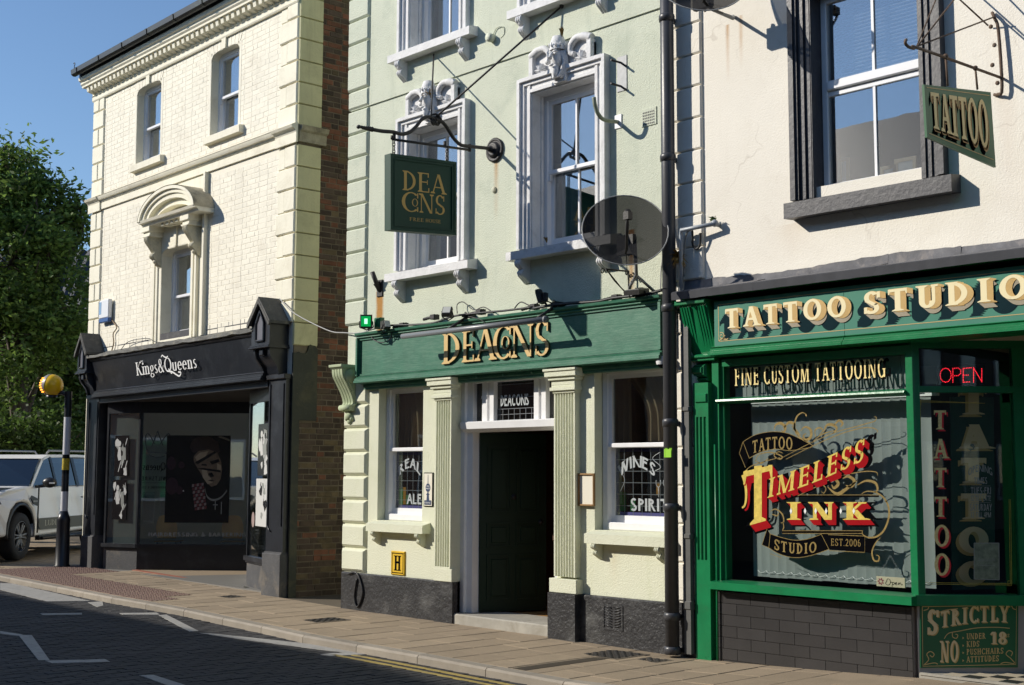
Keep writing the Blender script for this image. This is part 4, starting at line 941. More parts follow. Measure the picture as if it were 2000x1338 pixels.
# painted block lettering TATTOO STUDIO (face, two side tones, cast shade: all flat sign-writing)
stl = empty('studio_sign_lettering', (-.10, .15, .02), 0, 'cream block letters TATTOO STUDIO painted along the green shop fascia', 'sign lettering')
def blocktext(word, p0, p1, cap, root, Tt=.215, t_=.125, nlay=9, dx=.048, dz=-.045, nm='word', y=-.2465, gap=.30):
    def fn(ox, oz): return baseline((p0[0] + ox, y, p0[1] + oz), (p1[0] + ox, y, p1[1] + oz), (0, 0, cap))
    a = MB()
    for i in range(8):
        f = i / 7; write(a, word, fn(-.085 * f + .01, -.10 * f), Tt, t_, True, gap, off=.0002 + .0006 * (7 - i))
    a.build('painted_shade', NAVY, root)
    s2 = MB()
    for i in range(nlay): f = (i + 1) / nlay; write(s2, word, fn(dx * f, dz * f), Tt, t_, True, gap, off=.0056 + .0006 * (nlay - i))
    s2.build('lower_side', TAUPE, root)
    s1 = MB()
    for i in range(nlay): f = (i + 1) / nlay; write(s1, word, fn(dx * f, dz * f * .30 + .004), Tt, t_, True, gap, off=.0116 + .0006 * (nlay - i))
    s1.build('right_side', TAN, root)
    f_ = MB(); write(f_, word, fn(0, 0), Tt, t_, True, gap, off=.0178); f_.build(nm, CREAML, root)
b = lambda x, y: q(1280 + x / 2.777, 420 + y / 2.777, -.245)
P = [b(378, 622), b(1045, 530), b(1140, 512), b(2010, 475)]
zc = 2.905; cap = .172
P1_, P2_, P3_ = P[0].x, P[1].x, P[2].x
blocktext('TATTOO', (P1_, zc), (P2_, zc + .004), cap, stl, nm='word_tattoo')
Sx = b(1990, 400).x
blocktext('STUDIO', (P3_, zc + .004), (Sx + .075, zc + .010), cap + .006, stl, nm='word_studio')
# bracket box at the fascia's left end
bb = empty('console_box', (-.10, .15, .02), parent=tat)
m = MB(); X0, X1 = 2.655, 2.985
m.ext([(X0 + .02, 0, 3.16), (X0 + .02, -.30, 3.15), (X0 + .02, -.16, 2.70), (X0 + .02, 0, 2.70)], (X1 - X0 - .02, 0, 0))
for i in range(2):
    for j in range(4):
        a = X0 + .035 + i * .165 + j * .030
        m.ext([(a, -.312, 3.13), (a, -.168, 2.73), (a + .017, -.168, 2.73), (a + .017, -.312, 3.13)], (0, .015, 0))
m.cbox(X0 - .02, X1 + .0, -.33, 0, 3.15, 3.19, .006)
m.build('fluted_console', TGREEN, bb)
m = MB(); m.cbox(X0 + .0, X1 + .01, -.21, 0, 2.665, 2.70, .01); m.cbox(X0 + .01, X1, -.19, 0, 2.64, 2.665, .006); m.cbox(X0 - .0, X0 + .20, -.16, 0, 2.50, 2.62, .02); m.cbox(X0 + .03, X0 + .17, -.175, -.16, 2.53, 2.59, .01); m.cbox(X0, X0 + .20, -.13, 0, 2.46, 2.50, .015); m.build('capital', TGREEN, bb)
# alternate: pilaster with flutes
m = MB(); X0, X1 = 2.652, 2.822
prof = [(X0, 0), (X0, -.06)]
for i in range(3):
    a = X0 + .03 + i * .042; prof += [(a, -.06), (a + .006, -.046), (a + .022, -.046), (a + .028, -.06)]
prof += [(X1, -.06), (X1, 0)]
m.ext([(x, y, .87) for x, y in prof], (0, 0, 1.28)); m.box(X0, X1, -.06, 0, -.1, .87); m.box(X0, X1, -.06, 0, 2.15, 2.46); m.cbox(X0 + .03, X1 - .01, -.075, -.06, 2.28, 2.36, .008); m.build('pilaster', TGREEN, tat)
m = MB(); m.tube([(2.874, -.035, gz(2.9)), (2.876, -.035, .8), (2.872, -.035, 1.9)], .009, 6); m.build('conduit', TGREEN, tat)
m = MB(); m.box(2.822, 2.895, 0, .10, -.1, 2.665); m.box(2.895, 2.93, .03, .12, .70, 2.665); m.build('frame_post', TGREEN, tat)
# shop window frame
GY = .05
m = MB(); m.px([(GY + .05, 2.265), (-.005, 2.268), (-.035, 2.285), (-.03, 2.30), (GY + .05, 2.325)], 2.882, 4.755); m.box(2.93, 4.755, .01, GY + .05, 2.60, 2.665); m.build('transom', TGREEN, tat)
m = MB(); m.ext([(2.853, GY + .06, .70), (2.853, -.12, .690), (2.853, -.12, .625), (2.853, GY + .06, .60)], (4.82 - 2.853, 0, 0)); m.build('sill', TGREEN, tat)
m = MB(); m.ext([(4.755, -.0, .70), (4.815, -.0, .70), (4.85, .045, .70), (4.80, .09, .70), (4.755, .09, .70)], (0, 0, 2.665 - .70)); m.build('corner_post', TGREEN, tat)
for a, b_, nm in ((2.325, 2.60, 'upper_pane'), (.70, 2.265, 'main_pane')):
    g = MB(); g.box(2.93, 4.755, GY, GY + .004, a, b_); g.build(nm, GLASSSH, tat)
# soffit over the recess
SOFF = mat('pale_soffit', (.42, .38, .31), .8, dirt=(.25, .22, .18))
m = MB(); m.box(4.86, 8.0, .01, 2.4, 2.70, 2.72); m.build('porch_soffit', SOFF, tat)
m = MB(); m.box(2.93, 8.0, .12, 2.6, 2.725, 2.75); m.build('shop_ceiling', DARKIN, tat)
# tiles under the window
TILE = mat('charcoal_tile', (.040, .038, .038), .3, var=.15, vscale=3, island=.12, bump=.0008, bscale=30)
GROUT = mat('pale_tile_grout', (.26, .22, .19), .9)
m = MB(); m.box(2.85, 4.755, -.004, .12, -.15, .60); m.build('tile_backing', GROUT, tat)
tm = MB(); tm.cbox(0, 1, -.012, 0, 0, 1, .004); tme = None
TLW, TLH = .298, .098; zt_ = .598; r_ = 0
while zt_ > -.08:
    x = 2.853 - (.0 if r_ % 2 else .15) - .08
    while x < 4.755:
        a, b_ = max(x + .002, 2.853), min(x + TLW - .002, 4.755)
        if b_ - a > .02:
            if tme is None: o = MB().cbox(0, 1, -.008, 0, 0, 1, .002).build('tile', TILE, tat); tme = o.data; o.location = (a, -.004, zt_ - TLH + .002); o.scale = (b_ - a, 1, TLH - .004)
            else: inst('tile', tme, tat, (a, -.004, zt_ - TLH + .002), (b_ - a, 1, TLH - .004))
        x += TLW
    zt_ -= TLH; r_ += 1
# splayed entrance side
SO = Vector((4.79, .02, 0)); SD = Vector((.687, .727, 0)); SN = Vector((.727, -.687, 0))
def sp(u, z, d=0.): p = SO + SD * u + SN * d; return (p.x, p.y, z)
def sbox(m, u0, u1, z0, z1, d0, d1):
    m.add([sp(u0, z0, d0), sp(u1, z0, d0), sp(u1, z0, d1), sp(u0, z0, d1), sp(u0, z1, d0), sp(u1, z1, d0), sp(u1, z1, d1), sp(u0, z1, d1)], [(0, 1, 2, 3), (4, 7, 6, 5), (0, 4, 5, 1), (1, 5, 6, 2), (2, 6, 7, 3), (3, 7, 4, 0)])
m = MB(); sbox(m, .0, .05, .70, 2.70, -.03, .03); sbox(m, .05, .90, 2.285, 2.335, -.03, .035); sbox(m, .05, .90, 2.64, 2.70, -.03, .035); sbox(m, .80, .90, .70, 2.285, -.03, .03); sbox(m, .80, .90, 2.335, 2.64, -.03, .03); m.build('splay_frame', TGREEN, tat)
m = MB(); sbox(m, -.03, .92, .62, .70, -.03, .06); m.build('splay_sill', TGREEN, tat)
m = MB(); sbox(m, -.0, .92, -.1, .62, -.05, .0); m.build('splay_base', mat('pale_grey_panel', (.36, .34, .33), .7), tat)
for a, b_ in ((2.335, 2.64), (.70, 2.285)): g = MB(); sbox(g, .05, .80, a, b_, -.004, .0); g.build('splay_pane', GLASSSH, tat)
m = MB(); sbox(m, .92, 1.6, .05, 2.70, -.05, .0)
m.build('door_side', TGREEN, tat)
m = MB()
for i in range(2): sbox(m, .955 + i * .022, .968 + i * .022, 1.34, 1.41, .0, .004)
m.build('house_number_eleven', LETW, tat)
# right half of the shopfront, just outside the picture
m = MB(); m.box(6.55, 8.0, 0, .1, -.1, .6); m.box(6.55, 8.0, .02, .09, 2.28, 2.36); m.box(6.55, 6.62, .0, .1, .6, 2.665); m.box(7.9, 8.1, -.05, .1, -.1, 3.15); m.box(6.55, 8, -.1, .1, .6, .68); m.build('right_window_frame', TGREEN, tat)
g = MB(); g.box(6.62, 7.9, .05, .055, .68, 2.665); g.build('right_pane', GLASSSH, tat)
m = MB(); m.box(5.9, 6.9, 1.55, 1.60, .1, 2.7); m.build('shop_door', TGREEN, tat)
# threshold: stone riser, white edge, chequered tiles
th = empty('chequered_threshold', (0, 0, 0), parent=tat)
m = MB(); m.box(4.80, 6.5, .0, 1.5, -.1, .098); m.build('threshold_stone', STEP, th)
m = MB(); m.box(4.81, 6.5, -.008, .022, .088, .106); m.build('white_edge', STEP, th)
CHK = [mat('black_floor_tile', (.03, .03, .03), .3), mat('cream_floor_tile', (.55, .48, .36), .4, var=.1)]
tb = None
for i in range(11):
    for j in range(9):
        x, y = 4.83 + i * .15, .025 + j * .15
        if (Vector((x + .07, y + .07, 0)) - SO).dot(SN) < .06: continue
        mm = CHK[(i + j) % 2]
        o = MB(); o.box(.002, .148, .002, .148, -.01, .0); o = o.build('floor_tile', mm, th) if (tb is None or mm.name not in tb) else None
        if o: tb = tb or {}; tb[mm.name] = o.data; o.location = (x, y, .106)
        else: inst('floor_tile', tb[mm.name], th, (x, y, .106))
# vertical blinds
BL = mat('pale_grey_blind', (.24, .265, .265), .8, var=.06, vscale=2)
bl_ = empty('vertical_blinds', (0, 0, 0), 0, 'pale grey vertical blinds hanging behind the big painted shop window', 'window blinds')
nb = 20; bx0, bx1 = 3.10, 4.84
first = None
for i in range(nb):
    x = bx0 + (bx1 - bx0) * i / nb
    if first is None:
        mbb = MB(); vs = []
        for j in range(5): u = j / 4; vs += [(u * .098, .004 * math.sin(u * math.pi) + .007 * u, 0), (u * .098, .004 * math.sin(u * math.pi) + .007 * u, 1)]
        mbb.add(vs, [(2 * j, 2 * j + 2, 2 * j + 3, 2 * j + 1) for j in range(4)], True); first = mbb.build('slat', BL, bl_); first.location = (x, .205, .735); first.scale = (1, 1, 1.53)
    else: inst('slat', first.data, bl_, (x, .205, .735 + random.uniform(-.003, .003)), (1, 1, 1.53))
m = MB(); m.box(bx0, bx1 + .08, .20, .225, 2.265, 2.30); m.build('head_rail', PVC, bl_)
m = MB()
for i in range(nb - 1):
    x = bx0 + .05 + (bx1 - bx0) * i / nb; m.tube([(x, .20, .79), (x + .022, .195, .775), (x + .044, .195, .77), (x + .066, .195, .775), (x + .087, .20, .79)], .0025, 4)
m.build('bead_chain', WHITE, bl_)
m = MB()
for i in range(14):
    x = 2.97 + .128 * i; m.box(x, x + .122, .15, .154, 2.32, 2.60)
m.build('upper_blind', BL, bl_)
# glass lettering: FINE CUSTOM TATTOOING
gy = GY - .001
def t2(x, y, Y=gy): return q(1280 + x / 2.777, 420 + y / 2.777, Y)
def art(x, y, Y=gy): return q(1430 + x / 3.52, 780 + y / 3.52, Y)
fc = empty('fine_custom_lettering', (0, 0, 0), 0, 'gold capitals FINE CUSTOM TATTOOING across the upper shop window glass', 'window lettering')
a, b_ = t2(432, 925), t2(1250, 882); zb = .5 * (a.z + b_.z)
for nm, off, sh, mm in (('dark_shade', .0003, (.10, -.12), BLACKF), ('outline', .0018, (.0, -.0), BLACKF), ('gold_face', .0034, (0, 0), DGOLD)):
    m = MB(); write(m, 'FINE CUSTOM TATTOOING', baseline((a.x, gy, zb), (b_.x, gy, zb), (0, 0, .155)), .15 * 1.2, .08, True, .20, off=off, shift=sh, grow=.07 if nm == 'outline' else 0); m.build(nm, mat('light_gold_paint', (.95, .76, .32), .4, var=.25, vscale=60) if nm == 'gold_face' else mm, fc)
# the big gilded window design
wa = empty('timeless_ink_window_design', (0, 0, 0), 0, 'gilded and red TIMELESS INK tattoo studio design painted on the big window', 'window lettering')
A = lambda x, y, d=0.: art(x, y) + Vector((0, -d, 0))
def apoly(m, pts, d): m.poly([A(x, y, d) for x, y in pts])
# banners
def band(m, top, bot, d):
    T_, B_ = catmull([(x, y, 0) for x, y in top], 8), catmull([(x, y, 0) for x, y in bot], 8)
    vs = []
    for p, r in zip(T_, B_): vs += [A(p.x, p.y, d), A(r.x, r.y, d)]
    m.add(vs, [(2 * i, 2 * i + 2, 2 * i + 3, 2 * i + 1) for i in range(len(T_) - 1)])
TT = [(75, 292), (160, 244), (280, 222), (400, 240), (560, 320)]; TB = [(118, 405), (200, 362), (300, 342), (400, 352), (545, 330)]
SB = [(262, 925), (340, 950), (430, 968), (520, 960), (612, 928)]; SBb = [(252, 1020), (330, 1065), (430, 1088), (540, 1074), (668, 1030)]
m = MB(); band(m, TT, TB, .0002); band(m, SB, SBb, .0002); apoly(m, [(75, 292), (118, 405), (92, 470), (50, 370)], .0004); apoly(m, [(262, 925), (252, 1020), (205, 1000), (240, 890)], .0004); apoly(m, [(612, 925), (915, 930), (912, 1050), (668, 1035)], .0005); apoly(m, [(915, 960), (1000, 950), (960, 1060), (912, 1050)], .0007)
apoly(m, [(375, 660), (1010, 660), (1010, 672), (390, 672)], .0006); apoly(m, [(345, 900), (900, 900), (900, 925), (345, 925)], .0006)
m.build('black_banner', BLACKF, wa)
m = MB()
for L__ in (TT, TB, SB, SBb): ribbon(m, [A(p.x, p.y, .0009) for p in catmull([(x, y, 0) for x, y in L__], 8)], .0045)
for L__ in ([(75, 292), (118, 405)], [(92, 470), (50, 370), (75, 292)], [(262, 925), (252, 1020)], [(252, 1020), (205, 1000), (240, 890), (262, 925)], [(612, 925), (668, 1035)], [(668, 1040), (912, 1052), (912, 940), (660, 930)], [(375, 657), (1010, 657)], [(345, 903), (900, 903)], [(345, 922), (900, 922)]):
    ribbon(m, [A(x, y, .0012) for x, y in L__], .0045)
# flowing scrolls
def sc(pts, w0=.006, w1=.012): 
    P_ = [A(p.x, p.y, .0015) for p in catmull([(x, y, 0) for x, y in pts], 7)]; n_ = len(P_) - 1
    ribbon(m, P_, [w0 + (w1 - w0) * math.sin(math.pi * i / n_) for i in range(n_ + 1)])
for pts, w1 in (([(350, 398), (520, 310), (700, 230), (860, 185), (930, 165), (980, 150), (992, 125), (975, 118)], .008), ([(370, 412), (560, 318), (740, 240), (880, 200), (960, 196), (1000, 215), (990, 232)], .008),
                ([(505, 100), (480, 92), (445, 120), (430, 180), (445, 240), (500, 285), (545, 300)], .016), ([(512, 118), (505, 100)], .016),
                ([(290, 210), (300, 175), (335, 165), (365, 190), (360, 220), (335, 215)], .026), ([(350, 205), (390, 160), (430, 175), (420, 215)], .026), ([(410, 180), (440, 215), (470, 250)], .02),
                ([(470, 220), (500, 190), (540, 210), (540, 260), (505, 280), (490, 250), (510, 235)], .026), ([(575, 260), (570, 215), (600, 195), (625, 215), (600, 245)], .014),
                ([(630, 225), (650, 180), (690, 175), (720, 200), (690, 235)], .026), ([(700, 180), (735, 145), (760, 165), (745, 190)], .022), ([(560, 285), (620, 240), (700, 215)], .010),
                ([(160, 430), (180, 385), (240, 365), (300, 372), (345, 395), (330, 410), (300, 400), (290, 380), (320, 360), (350, 372)], .012), ([(75, 510), (130, 460), (230, 425), (330, 400)], .007), ([(160, 420), (200, 440), (250, 405)], .010),
                ([(450, 665), (560, 610), (620, 590), (645, 615), (630, 645), (612, 630)], .008), ([(655, 560), (700, 545), (730, 580), (700, 610), (685, 585)], .028), ([(655, 600), (720, 650), (780, 620), (860, 560)], .030), ([(760, 545), (800, 530), (840, 560), (820, 600), (780, 590)], .028), ([(860, 590), (920, 560), (985, 575), (1000, 620), (980, 640)], .022),
                ([(730, 530), (820, 510), (920, 495), (990, 500), (1000, 525)], .008), ([(890, 650), (930, 632), (1000, 645), (1060, 700), (1080, 790), (1050, 890), (1000, 940), (940, 950), (900, 930), (895, 905)], .016), ([(1050, 700), (1068, 705)], .01),
                ([(265, 770), (300, 755), (345, 790), (355, 840), (335, 850)], .014), ([(350, 840), (355, 880), (345, 902)], .010), ([(275, 790), (310, 800), (320, 780)], .012),
                ([(1020, 950), (985, 990), (962, 1050), (975, 1105), (1005, 1110), (1010, 1080), (990, 1070)], .014), ([(260, 1060), (300, 1075), (340, 1090)], .004)):
    sc(pts, .004, w1)
m.build('gilt_scrollwork', DGOLD, wa)
m = MB()
def tfn(x0, y0, x1, y1, cap, sag=0): return lambda a_, v: A(x0 + (x1 - x0) * a_, y0 + (y1 - y0) * a_ - sag * (1 - (2 * a_ - 1) ** 2) - v * cap)
write(m, 'TATTOO', tfn(140, 372, 415, 348, 85, 16), .2, .12, True, .2, off=.0016); write(m, 'STUDIO', tfn(290, 1030, 580, 1048, 72, -22), .2, .12, True, .2, off=.0016); write(m, 'EST.2006', tfn(680, 1005, 885, 1012, 48), .14, .08, True, .2, off=.0016)
m.build('banner_words', DGOLD, wa)
# TIMELESS: sheared capitals on a rising line, big initial T
def layers(word, fn, T_, t_, gap, tag_, ddx, ddy, n_=6):
    mk = MB(); write(mk, word, fn(0, 0), T_, t_, True, gap, off=.0018, grow=.10)
    for i in range(n_): f = (i + 1) / n_; write(mk, word, fn(ddx * f * 1.25, ddy * f * 1.3), T_, t_, True, gap, off=.0018 - .0002 * i - .0002, grow=.03)
    mk.build(tag_ + '_outline', BLACKF, wa)
    mk = MB()
    for i in range(n_): f = (i + 1) / n_; write(mk, word, fn(ddx * f, ddy * f), T_, t_, True, gap, off=.0056 - .0006 * i)
    mk.build(tag_ + '_red_side', RED, wa)
    mk = MB(); write(mk, word, fn(ddx * .8, ddy * .8), T_ * .35, t_ * .4, False, gap + .14, off=.0052); mk.build(tag_ + '_pink_glint', PINK, wa) if False else None
    mk = MB(); write(mk, word, fn(0, 0), T_, t_, True, gap, off=.0064); mk.build(tag_ + '_gold_face', BGOLD, wa)
def tl(ox, oy):
    def f(a_, v):
        x = 245 + (905 - 245) * a_ + ox; y = 678 + (418 - 678) * a_ + oy + 20 * math.sin(a_ * math.pi); cap_ = 132 + 22 * a_
        return A(x + v * 12, y - v * cap_)
    return f
layers('IMELESS', tl, .19, .085, .20, 'timeless', 32, 32)
def tT(ox, oy): return lambda a_, v: A(75 + 210 * a_ + ox, 850 + oy - 60 * (a_ - .5) - v * (400 - 50 * abs(a_ - .4)))
layers('T', tT, .19, .10, .16, 'initial', 34, 46)
mk = MB(); 
for off, x_, mm in ((.0036, 18, RED), (.0054, 0, BGOLD)):
    mk = MB(); ribbon(mk, [A(p.x + x_, p.y + x_, off) for p in catmull([(75, 520, 0), (95, 600, 0), (98, 680, 0), (88, 730, 0), (70, 745, 0)], 6)], [.03 - .0006 * i for i in range(25)]); mk.build('initial_tail', mm, wa)
def ik(ox, oy): return lambda a_, v: A(378 + (925 - 378) * a_ + ox, 828 + oy - v * 122)
layers('INK', ik, .27, .15, .34, 'ink', 28, 36)
m = MB(); 
for x_ in (408, 505, 578, 650, 750, 840): m.poly([A(x_ - 9, 768, .0075), A(x_, 790, .0075), A(x_ + 9, 768, .0075), A(x_, 745, .0075)])
m.v = [(x, y - .0012, z) for x, y, z in m.v]; m.build('silver_diamonds', LETW, wa)
# small hanging Open plaque inside the window
CREAMP = mat('aged_cream_card', (.55, .46, .33), .7, var=.12, vscale=14)
c0, c1 = art(992, 1215, GY + .03), art(1215, 1300, GY + .03)
op_ = empty('open_plaque', (c0.x, GY + .03, c1.z), 0, 'small cream Open plaque hung on a chain in the shop window corner', 'plaque')
Wp, Hp = c1.x - c0.x - .03, c0.z - c1.z
m = MB(); m.cbox(0, Wp, -.004, .004, 0, Hp, .002); m.build('card', CREAMP, op_)
m = MB()
u = Wp * .36; cu = MB()
for pts in ([(.36, .55), (.33, .35), (.38, .2), (.46, .25), (.5, .5), (.47, .75), (.40, .8), (.36, .55)], [(.5, .45), (.56, .5), (.55, .05)], [(.56, .45), (.62, .5), (.63, .35), (.58, .25), (.56, .3)], [(.66, .35), (.72, .45), (.70, .5), (.66, .42), (.68, .28), (.74, .3)], [(.77, .28), (.79, .5), (.80, .30)], [(.80, .42), (.85, .5), (.87, .3), (.92, .35)]):
    ribbon(cu, catmull([(x * Wp, -.0055, y * Hp) for x, y in pts], 5), .004)
cu.build('script_writing', BLACKF, op_)
m = MB()
for i in range(7):
    a_ = D2R(i * 51); ribbon(m, [(Wp * .16 + .012 * math.cos(a_), -.0055, Hp * .5 + .012 * math.sin(a_)), (Wp * .16 + .028 * math.cos(a_ + .5), -.0055, Hp * .5 + .028 * math.sin(a_ + .5))], .010)
m.build('red_flower', mat('dull_red_print', (.25, .03, .05), .6), op_)
m = MB()
for (xa, za) in ((.02, Hp), (Wp - .02, Hp)):
    P0, P1 = Vector((xa, 0, za)), Vector((Wp * .5, 0, Hp + .17))
    for i in range(9): p = P0.lerp(P1, (i + .5) / 9); m.tube([p + Vector((.006 * math.cos(D2R(t_)), .003 * (i % 2), .009 * math.sin(D2R(t_)))) for t_ in range(0, 361, 60)], .0016, 4, cap=False)
m.build('chain', GALV, op_)
# LED OPEN sign in the upper splay light
LED = mat('red_led', (1, .02, .04), .4, emit=3.0)
led = empty('led_open_sign', (0, 0, 0), 0, 'red LED OPEN sign glowing in the small upper doorway window', 'led sign')
m = MB(); dots = MB()
def sm_(x, y, d=-.06): 
    n = SN; return onplane(1740 + x / 2.477, 640 + y / 2.477, SO + SN * d, SN)
def dotline(pts):
    P_ = [sm_(*p) for p in pts]
    for a_, b2 in zip(P_, P_[1:]):
        n_ = max(1, int((b2 - a_).length / .0115))
        for i in range(n_): dots.ball(a_.lerp(b2, i / n_), .0034, 6, 4)
dotline([(265 + 27 * math.cos(D2R(t_)), 230 + 34 * math.sin(D2R(t_))) for t_ in range(0, 361, 30)])
dotline([(300, 264), (300, 197), (325, 195), (338, 205), (338, 222), (325, 232), (300, 233)]); dotline([(388, 194), (350, 197), (350, 264), (388, 262)]); dotline([(350, 230), (382, 229)]); dotline([(400, 263), (400, 194), (440, 262), (440, 192)])
dots.build('led_dots', LED, led, kind=None)
cs = [sm_(225, 185, -.066), sm_(450, 180, -.066), sm_(450, 275, -.066), sm_(225, 278, -.066)]
m = MB(); m.ext(cs, -SN * .02); m.build('casing', BLACKF, led)
# splay window painting
sg = empty('doorway_window_lettering', (0, 0, 0), 0, 'gold and red vertical TATTOO letters with gilt border on the doorway glass', 'window lettering')
def sw_(x, y, d=.001): return onplane(1740 + x / 2.477, 640 + y / 2.477, SO + SN * d, SN)
m = MB()
for o_ in (0, 7):
    for L__ in ([(128 + o_, 352 + o_), (455, 366)], [(136 + o_, 352), (148 + o_, 1235)], [(150, 1233 + o_), (580, 1238 + o_)], [(572 + o_, 830), (578 + o_, 1240)]): ribbon(m, [sw_(*p, .0015) for p in L__], .003, SN)
for c_ in ((137, 363), (575, 1237)): ribbon(m, [sw_(c_[0] + a_, c_[1] + b2, .002) for a_, b2 in ((-9, -12), (9, -12), (9, 12), (-9, 12), (-9, -12))], .003, SN)
m.build('gilt_border', BGOLD, sg)
ys = [(400, 492), (538, 632), (678, 772), (818, 915), (955, 1058), (1093, 1198)]
for mm, nm, dd, off in ((mat('bright_red_paint', (.8, .02, .03), .4), 'red_shade', (9, 9), .0015), (mat('light_gold_paint', (.95, .76, .32), .4), 'gold_letter', (0, 0), .003)):
    for (y0, y1), ch in zip(ys, 'TATTOO'):
        m = MB(); xs0 = 206 + (y0 - 400) * .006
        write(m, ch, lambda a_, v, y0=y0, y1=y1, xs0=xs0: sw_(xs0 + (268 - 206 if ch != 'O' else 72) * a_ + dd[0], y1 + dd[1] - v * (y1 - y0)), .22, .12, True, .1, off=off, n=SN); m.build(nm, mm, sg)
# inner hanging green board with large tan TATTOO seen through the doorway glass
ib = empty('inner_tattoo_board', (0, 0, 0), 0, 'tall green board with large tan TATTOO letters standing inside doorway window', 'sign')
def si(x, y, d=-.16): return onplane(1740 + x / 2.477, 640 + y / 2.477, SO + SN * d, SN)
m = MB(); m.ext([si(288, 335, -.162), si(498, 335, -.162), si(505, 1265, -.162), si(295, 1270, -.162)], -SN * .02); m.build('board', BOARDG, ib)
ys = [(290, 420), (468, 585), (630, 750), (802, 925), (965, 1090), (1130, 1240)]
for mm, nm, dd, off in ((TAN, 'tan_side', (-14, 12), .0), (mat('pale_tan_letter', (.85, .62, .33), .5), 'large_letter', (0, 0), .002)):
    for (y0, y1), ch in zip(ys, 'TATTOO'):
        m = MB(); cx_ = 400; wd = 130 if ch != 'O' else 145
        write(m, ch, lambda a_, v, y0=y0, y1=y1: si(cx_ - wd / 2 + wd * a_ + dd[0], y1 + dd[1] - v * (y1 - y0), -.155), .30, .2, True, .1, off=off, n=SN); m.build(nm, mm, ib)
ot = empty('opening_times_lettering', (0, 0, 0), 0, 'small grey OPENING TIMES lettering on the doorway glass', 'window lettering')
m = MB()
for s_, x0_, x1_, yb_, cp in (('OPENING', 374, 492, 718, 34), ('TIMES', 402, 466, 756, 32), ('TUES-FRI', 386, 484, 806, 34), ('12 TILL LATE', 386, 484, 838, 24), ('SATURDAY', 382, 488, 886, 34), ('12 TILL 4PM', 386, 484, 918, 26)):
    sg_ = 22 if s_ == 'OPENING' else 0
    write(m, s_, lambda a_, v, x0_=x0_, x1_=x1_, yb_=yb_, cp=cp, sg_=sg_: sw_(x0_ + (x1_ - x0_) * a_, yb_ - v * cp - sg_ * (1 - (2 * a_ - 1) ** 2)), .17, .14, False, .12, off=.0012, n=SN)
for y_ in (766, 812, 846): ribbon(m, [sw_(388, y_, .002), sw_(482, y_, .002)], .002, SN)
m.build('grey_writing', LETG, ot)
nt_ = empty('window_notice', (0, 0, 0), 0, 'small pale framed notice stuck low on the doorway window', 'notice')
cs = [sw_(402, 1042, .003), sw_(522, 1042, .003), sw_(524, 1220, .003), sw_(402, 1216, .003)]
m = MB(); m.ext([Vector(c_) for c_ in cs], SN * .0015); m.build('sheet', mat('notice_sheet', (.22, .26, .19), .4, var=.5, vscale=25), nt_)
m = MB()
for a_, b2 in zip(cs, cs[1:] + cs[:1]): ribbon(m, [Vector(a_) + SN * .003, Vector(b2) + SN * .003], .005, SN)
for y_ in (1120, 1128, 1150): ribbon(m, [sw_(420, y_, .006), sw_(505, y_, .006)], .0025, SN)
m.build('notice_border', LETG, nt_)
# STRICTLY NO panel
st_ = empty('strictly_no_panel', (0, 0, 0), 0, 'green and gold STRICTLY NO UNDER 18s panel below the doorway window', 'sign')
def s3(x, y, d=.012): return onplane(1700 + x / 5.623, 1100 + y / 5.623, SO + SN * d, SN)
m = MB(); m.ext([s3(548, 455), s3(1625, 440), s3(1620, 1145), s3(552, 1150)], -SN * .012); m.build('panel', mat('panel_green', (.012, .12, .048), .35, var=.08), st_)
def pw(m, s_, x0_, y0_, x1_, y1_, c0, c1, T_=.2, t_=.1, sf=True, gap=.14, off=.001, sg_=0): write(m, s_, lambda a_, v: s3(x0_ + (x1_ - x0_) * a_, y0_ + (y1_ - y0_) * a_ - v * (c0 + (c1 - c0) * a_) - sg_ * (1 - (2 * a_ - 1) ** 2), .013), T_, t_, sf, gap, off=off, n=SN)
for mm, nm, ox, oy, off in ((TAN, 'tan_side', 12, 10, .0004), (mat('cream_gold_paint', (.85, .66, .36), .5), 'cream_letters', 0, 0, .0022)):
    m = MB(); pw(m, 'S', 620 + ox, 790 + oy, 745 + ox, 775 + oy, 280, 265, .26, .14, off=off); pw(m, 'TRICTLY', 770 + ox, 710 + oy, 1515 + ox, 650 + oy, 175, 190, .24, .12, off=off, sg_=25)
    pw(m, 'NO', 765 + ox, 1088 + oy, 965 + ox, 1082 + oy, 235, 230, .26, .12, off=off); pw(m, '18', 1310 + ox, 888 + oy, 1500 + ox, 885 + oy, 135, 130, .22, .13, True, .12, off=off); m.build(nm, mm, st_)
m = MB()
for s_, x1_, yb_ in (('UNDER', 1265, 838), ('KIDS', 1195, 922), ('PUSHCHAIRS', 1460, 1008), ('ATTITUDES', 1410, 1090)): pw(m, s_, 1055, yb_, x1_, yb_ - 16 * (x1_ - 1055) / 400, 66, 64, .2, .12, True, .12)
pw(m, 'S', 1505, 812, 1525, 811, 34, 34, .2, .12)
for y_ in (822, 905, 985, 1070): m.poly([s3(1012, y_ - 14, .0145), s3(1030, y_, .0145), s3(1012, y_ + 14, .0145)])
for L__ in ([(570, 478), (1605, 462), (1598, 1112), (576, 1132), (570, 478)],): ribbon(m, [s3(x, y, .014) for x, y in L__], .005, SN)
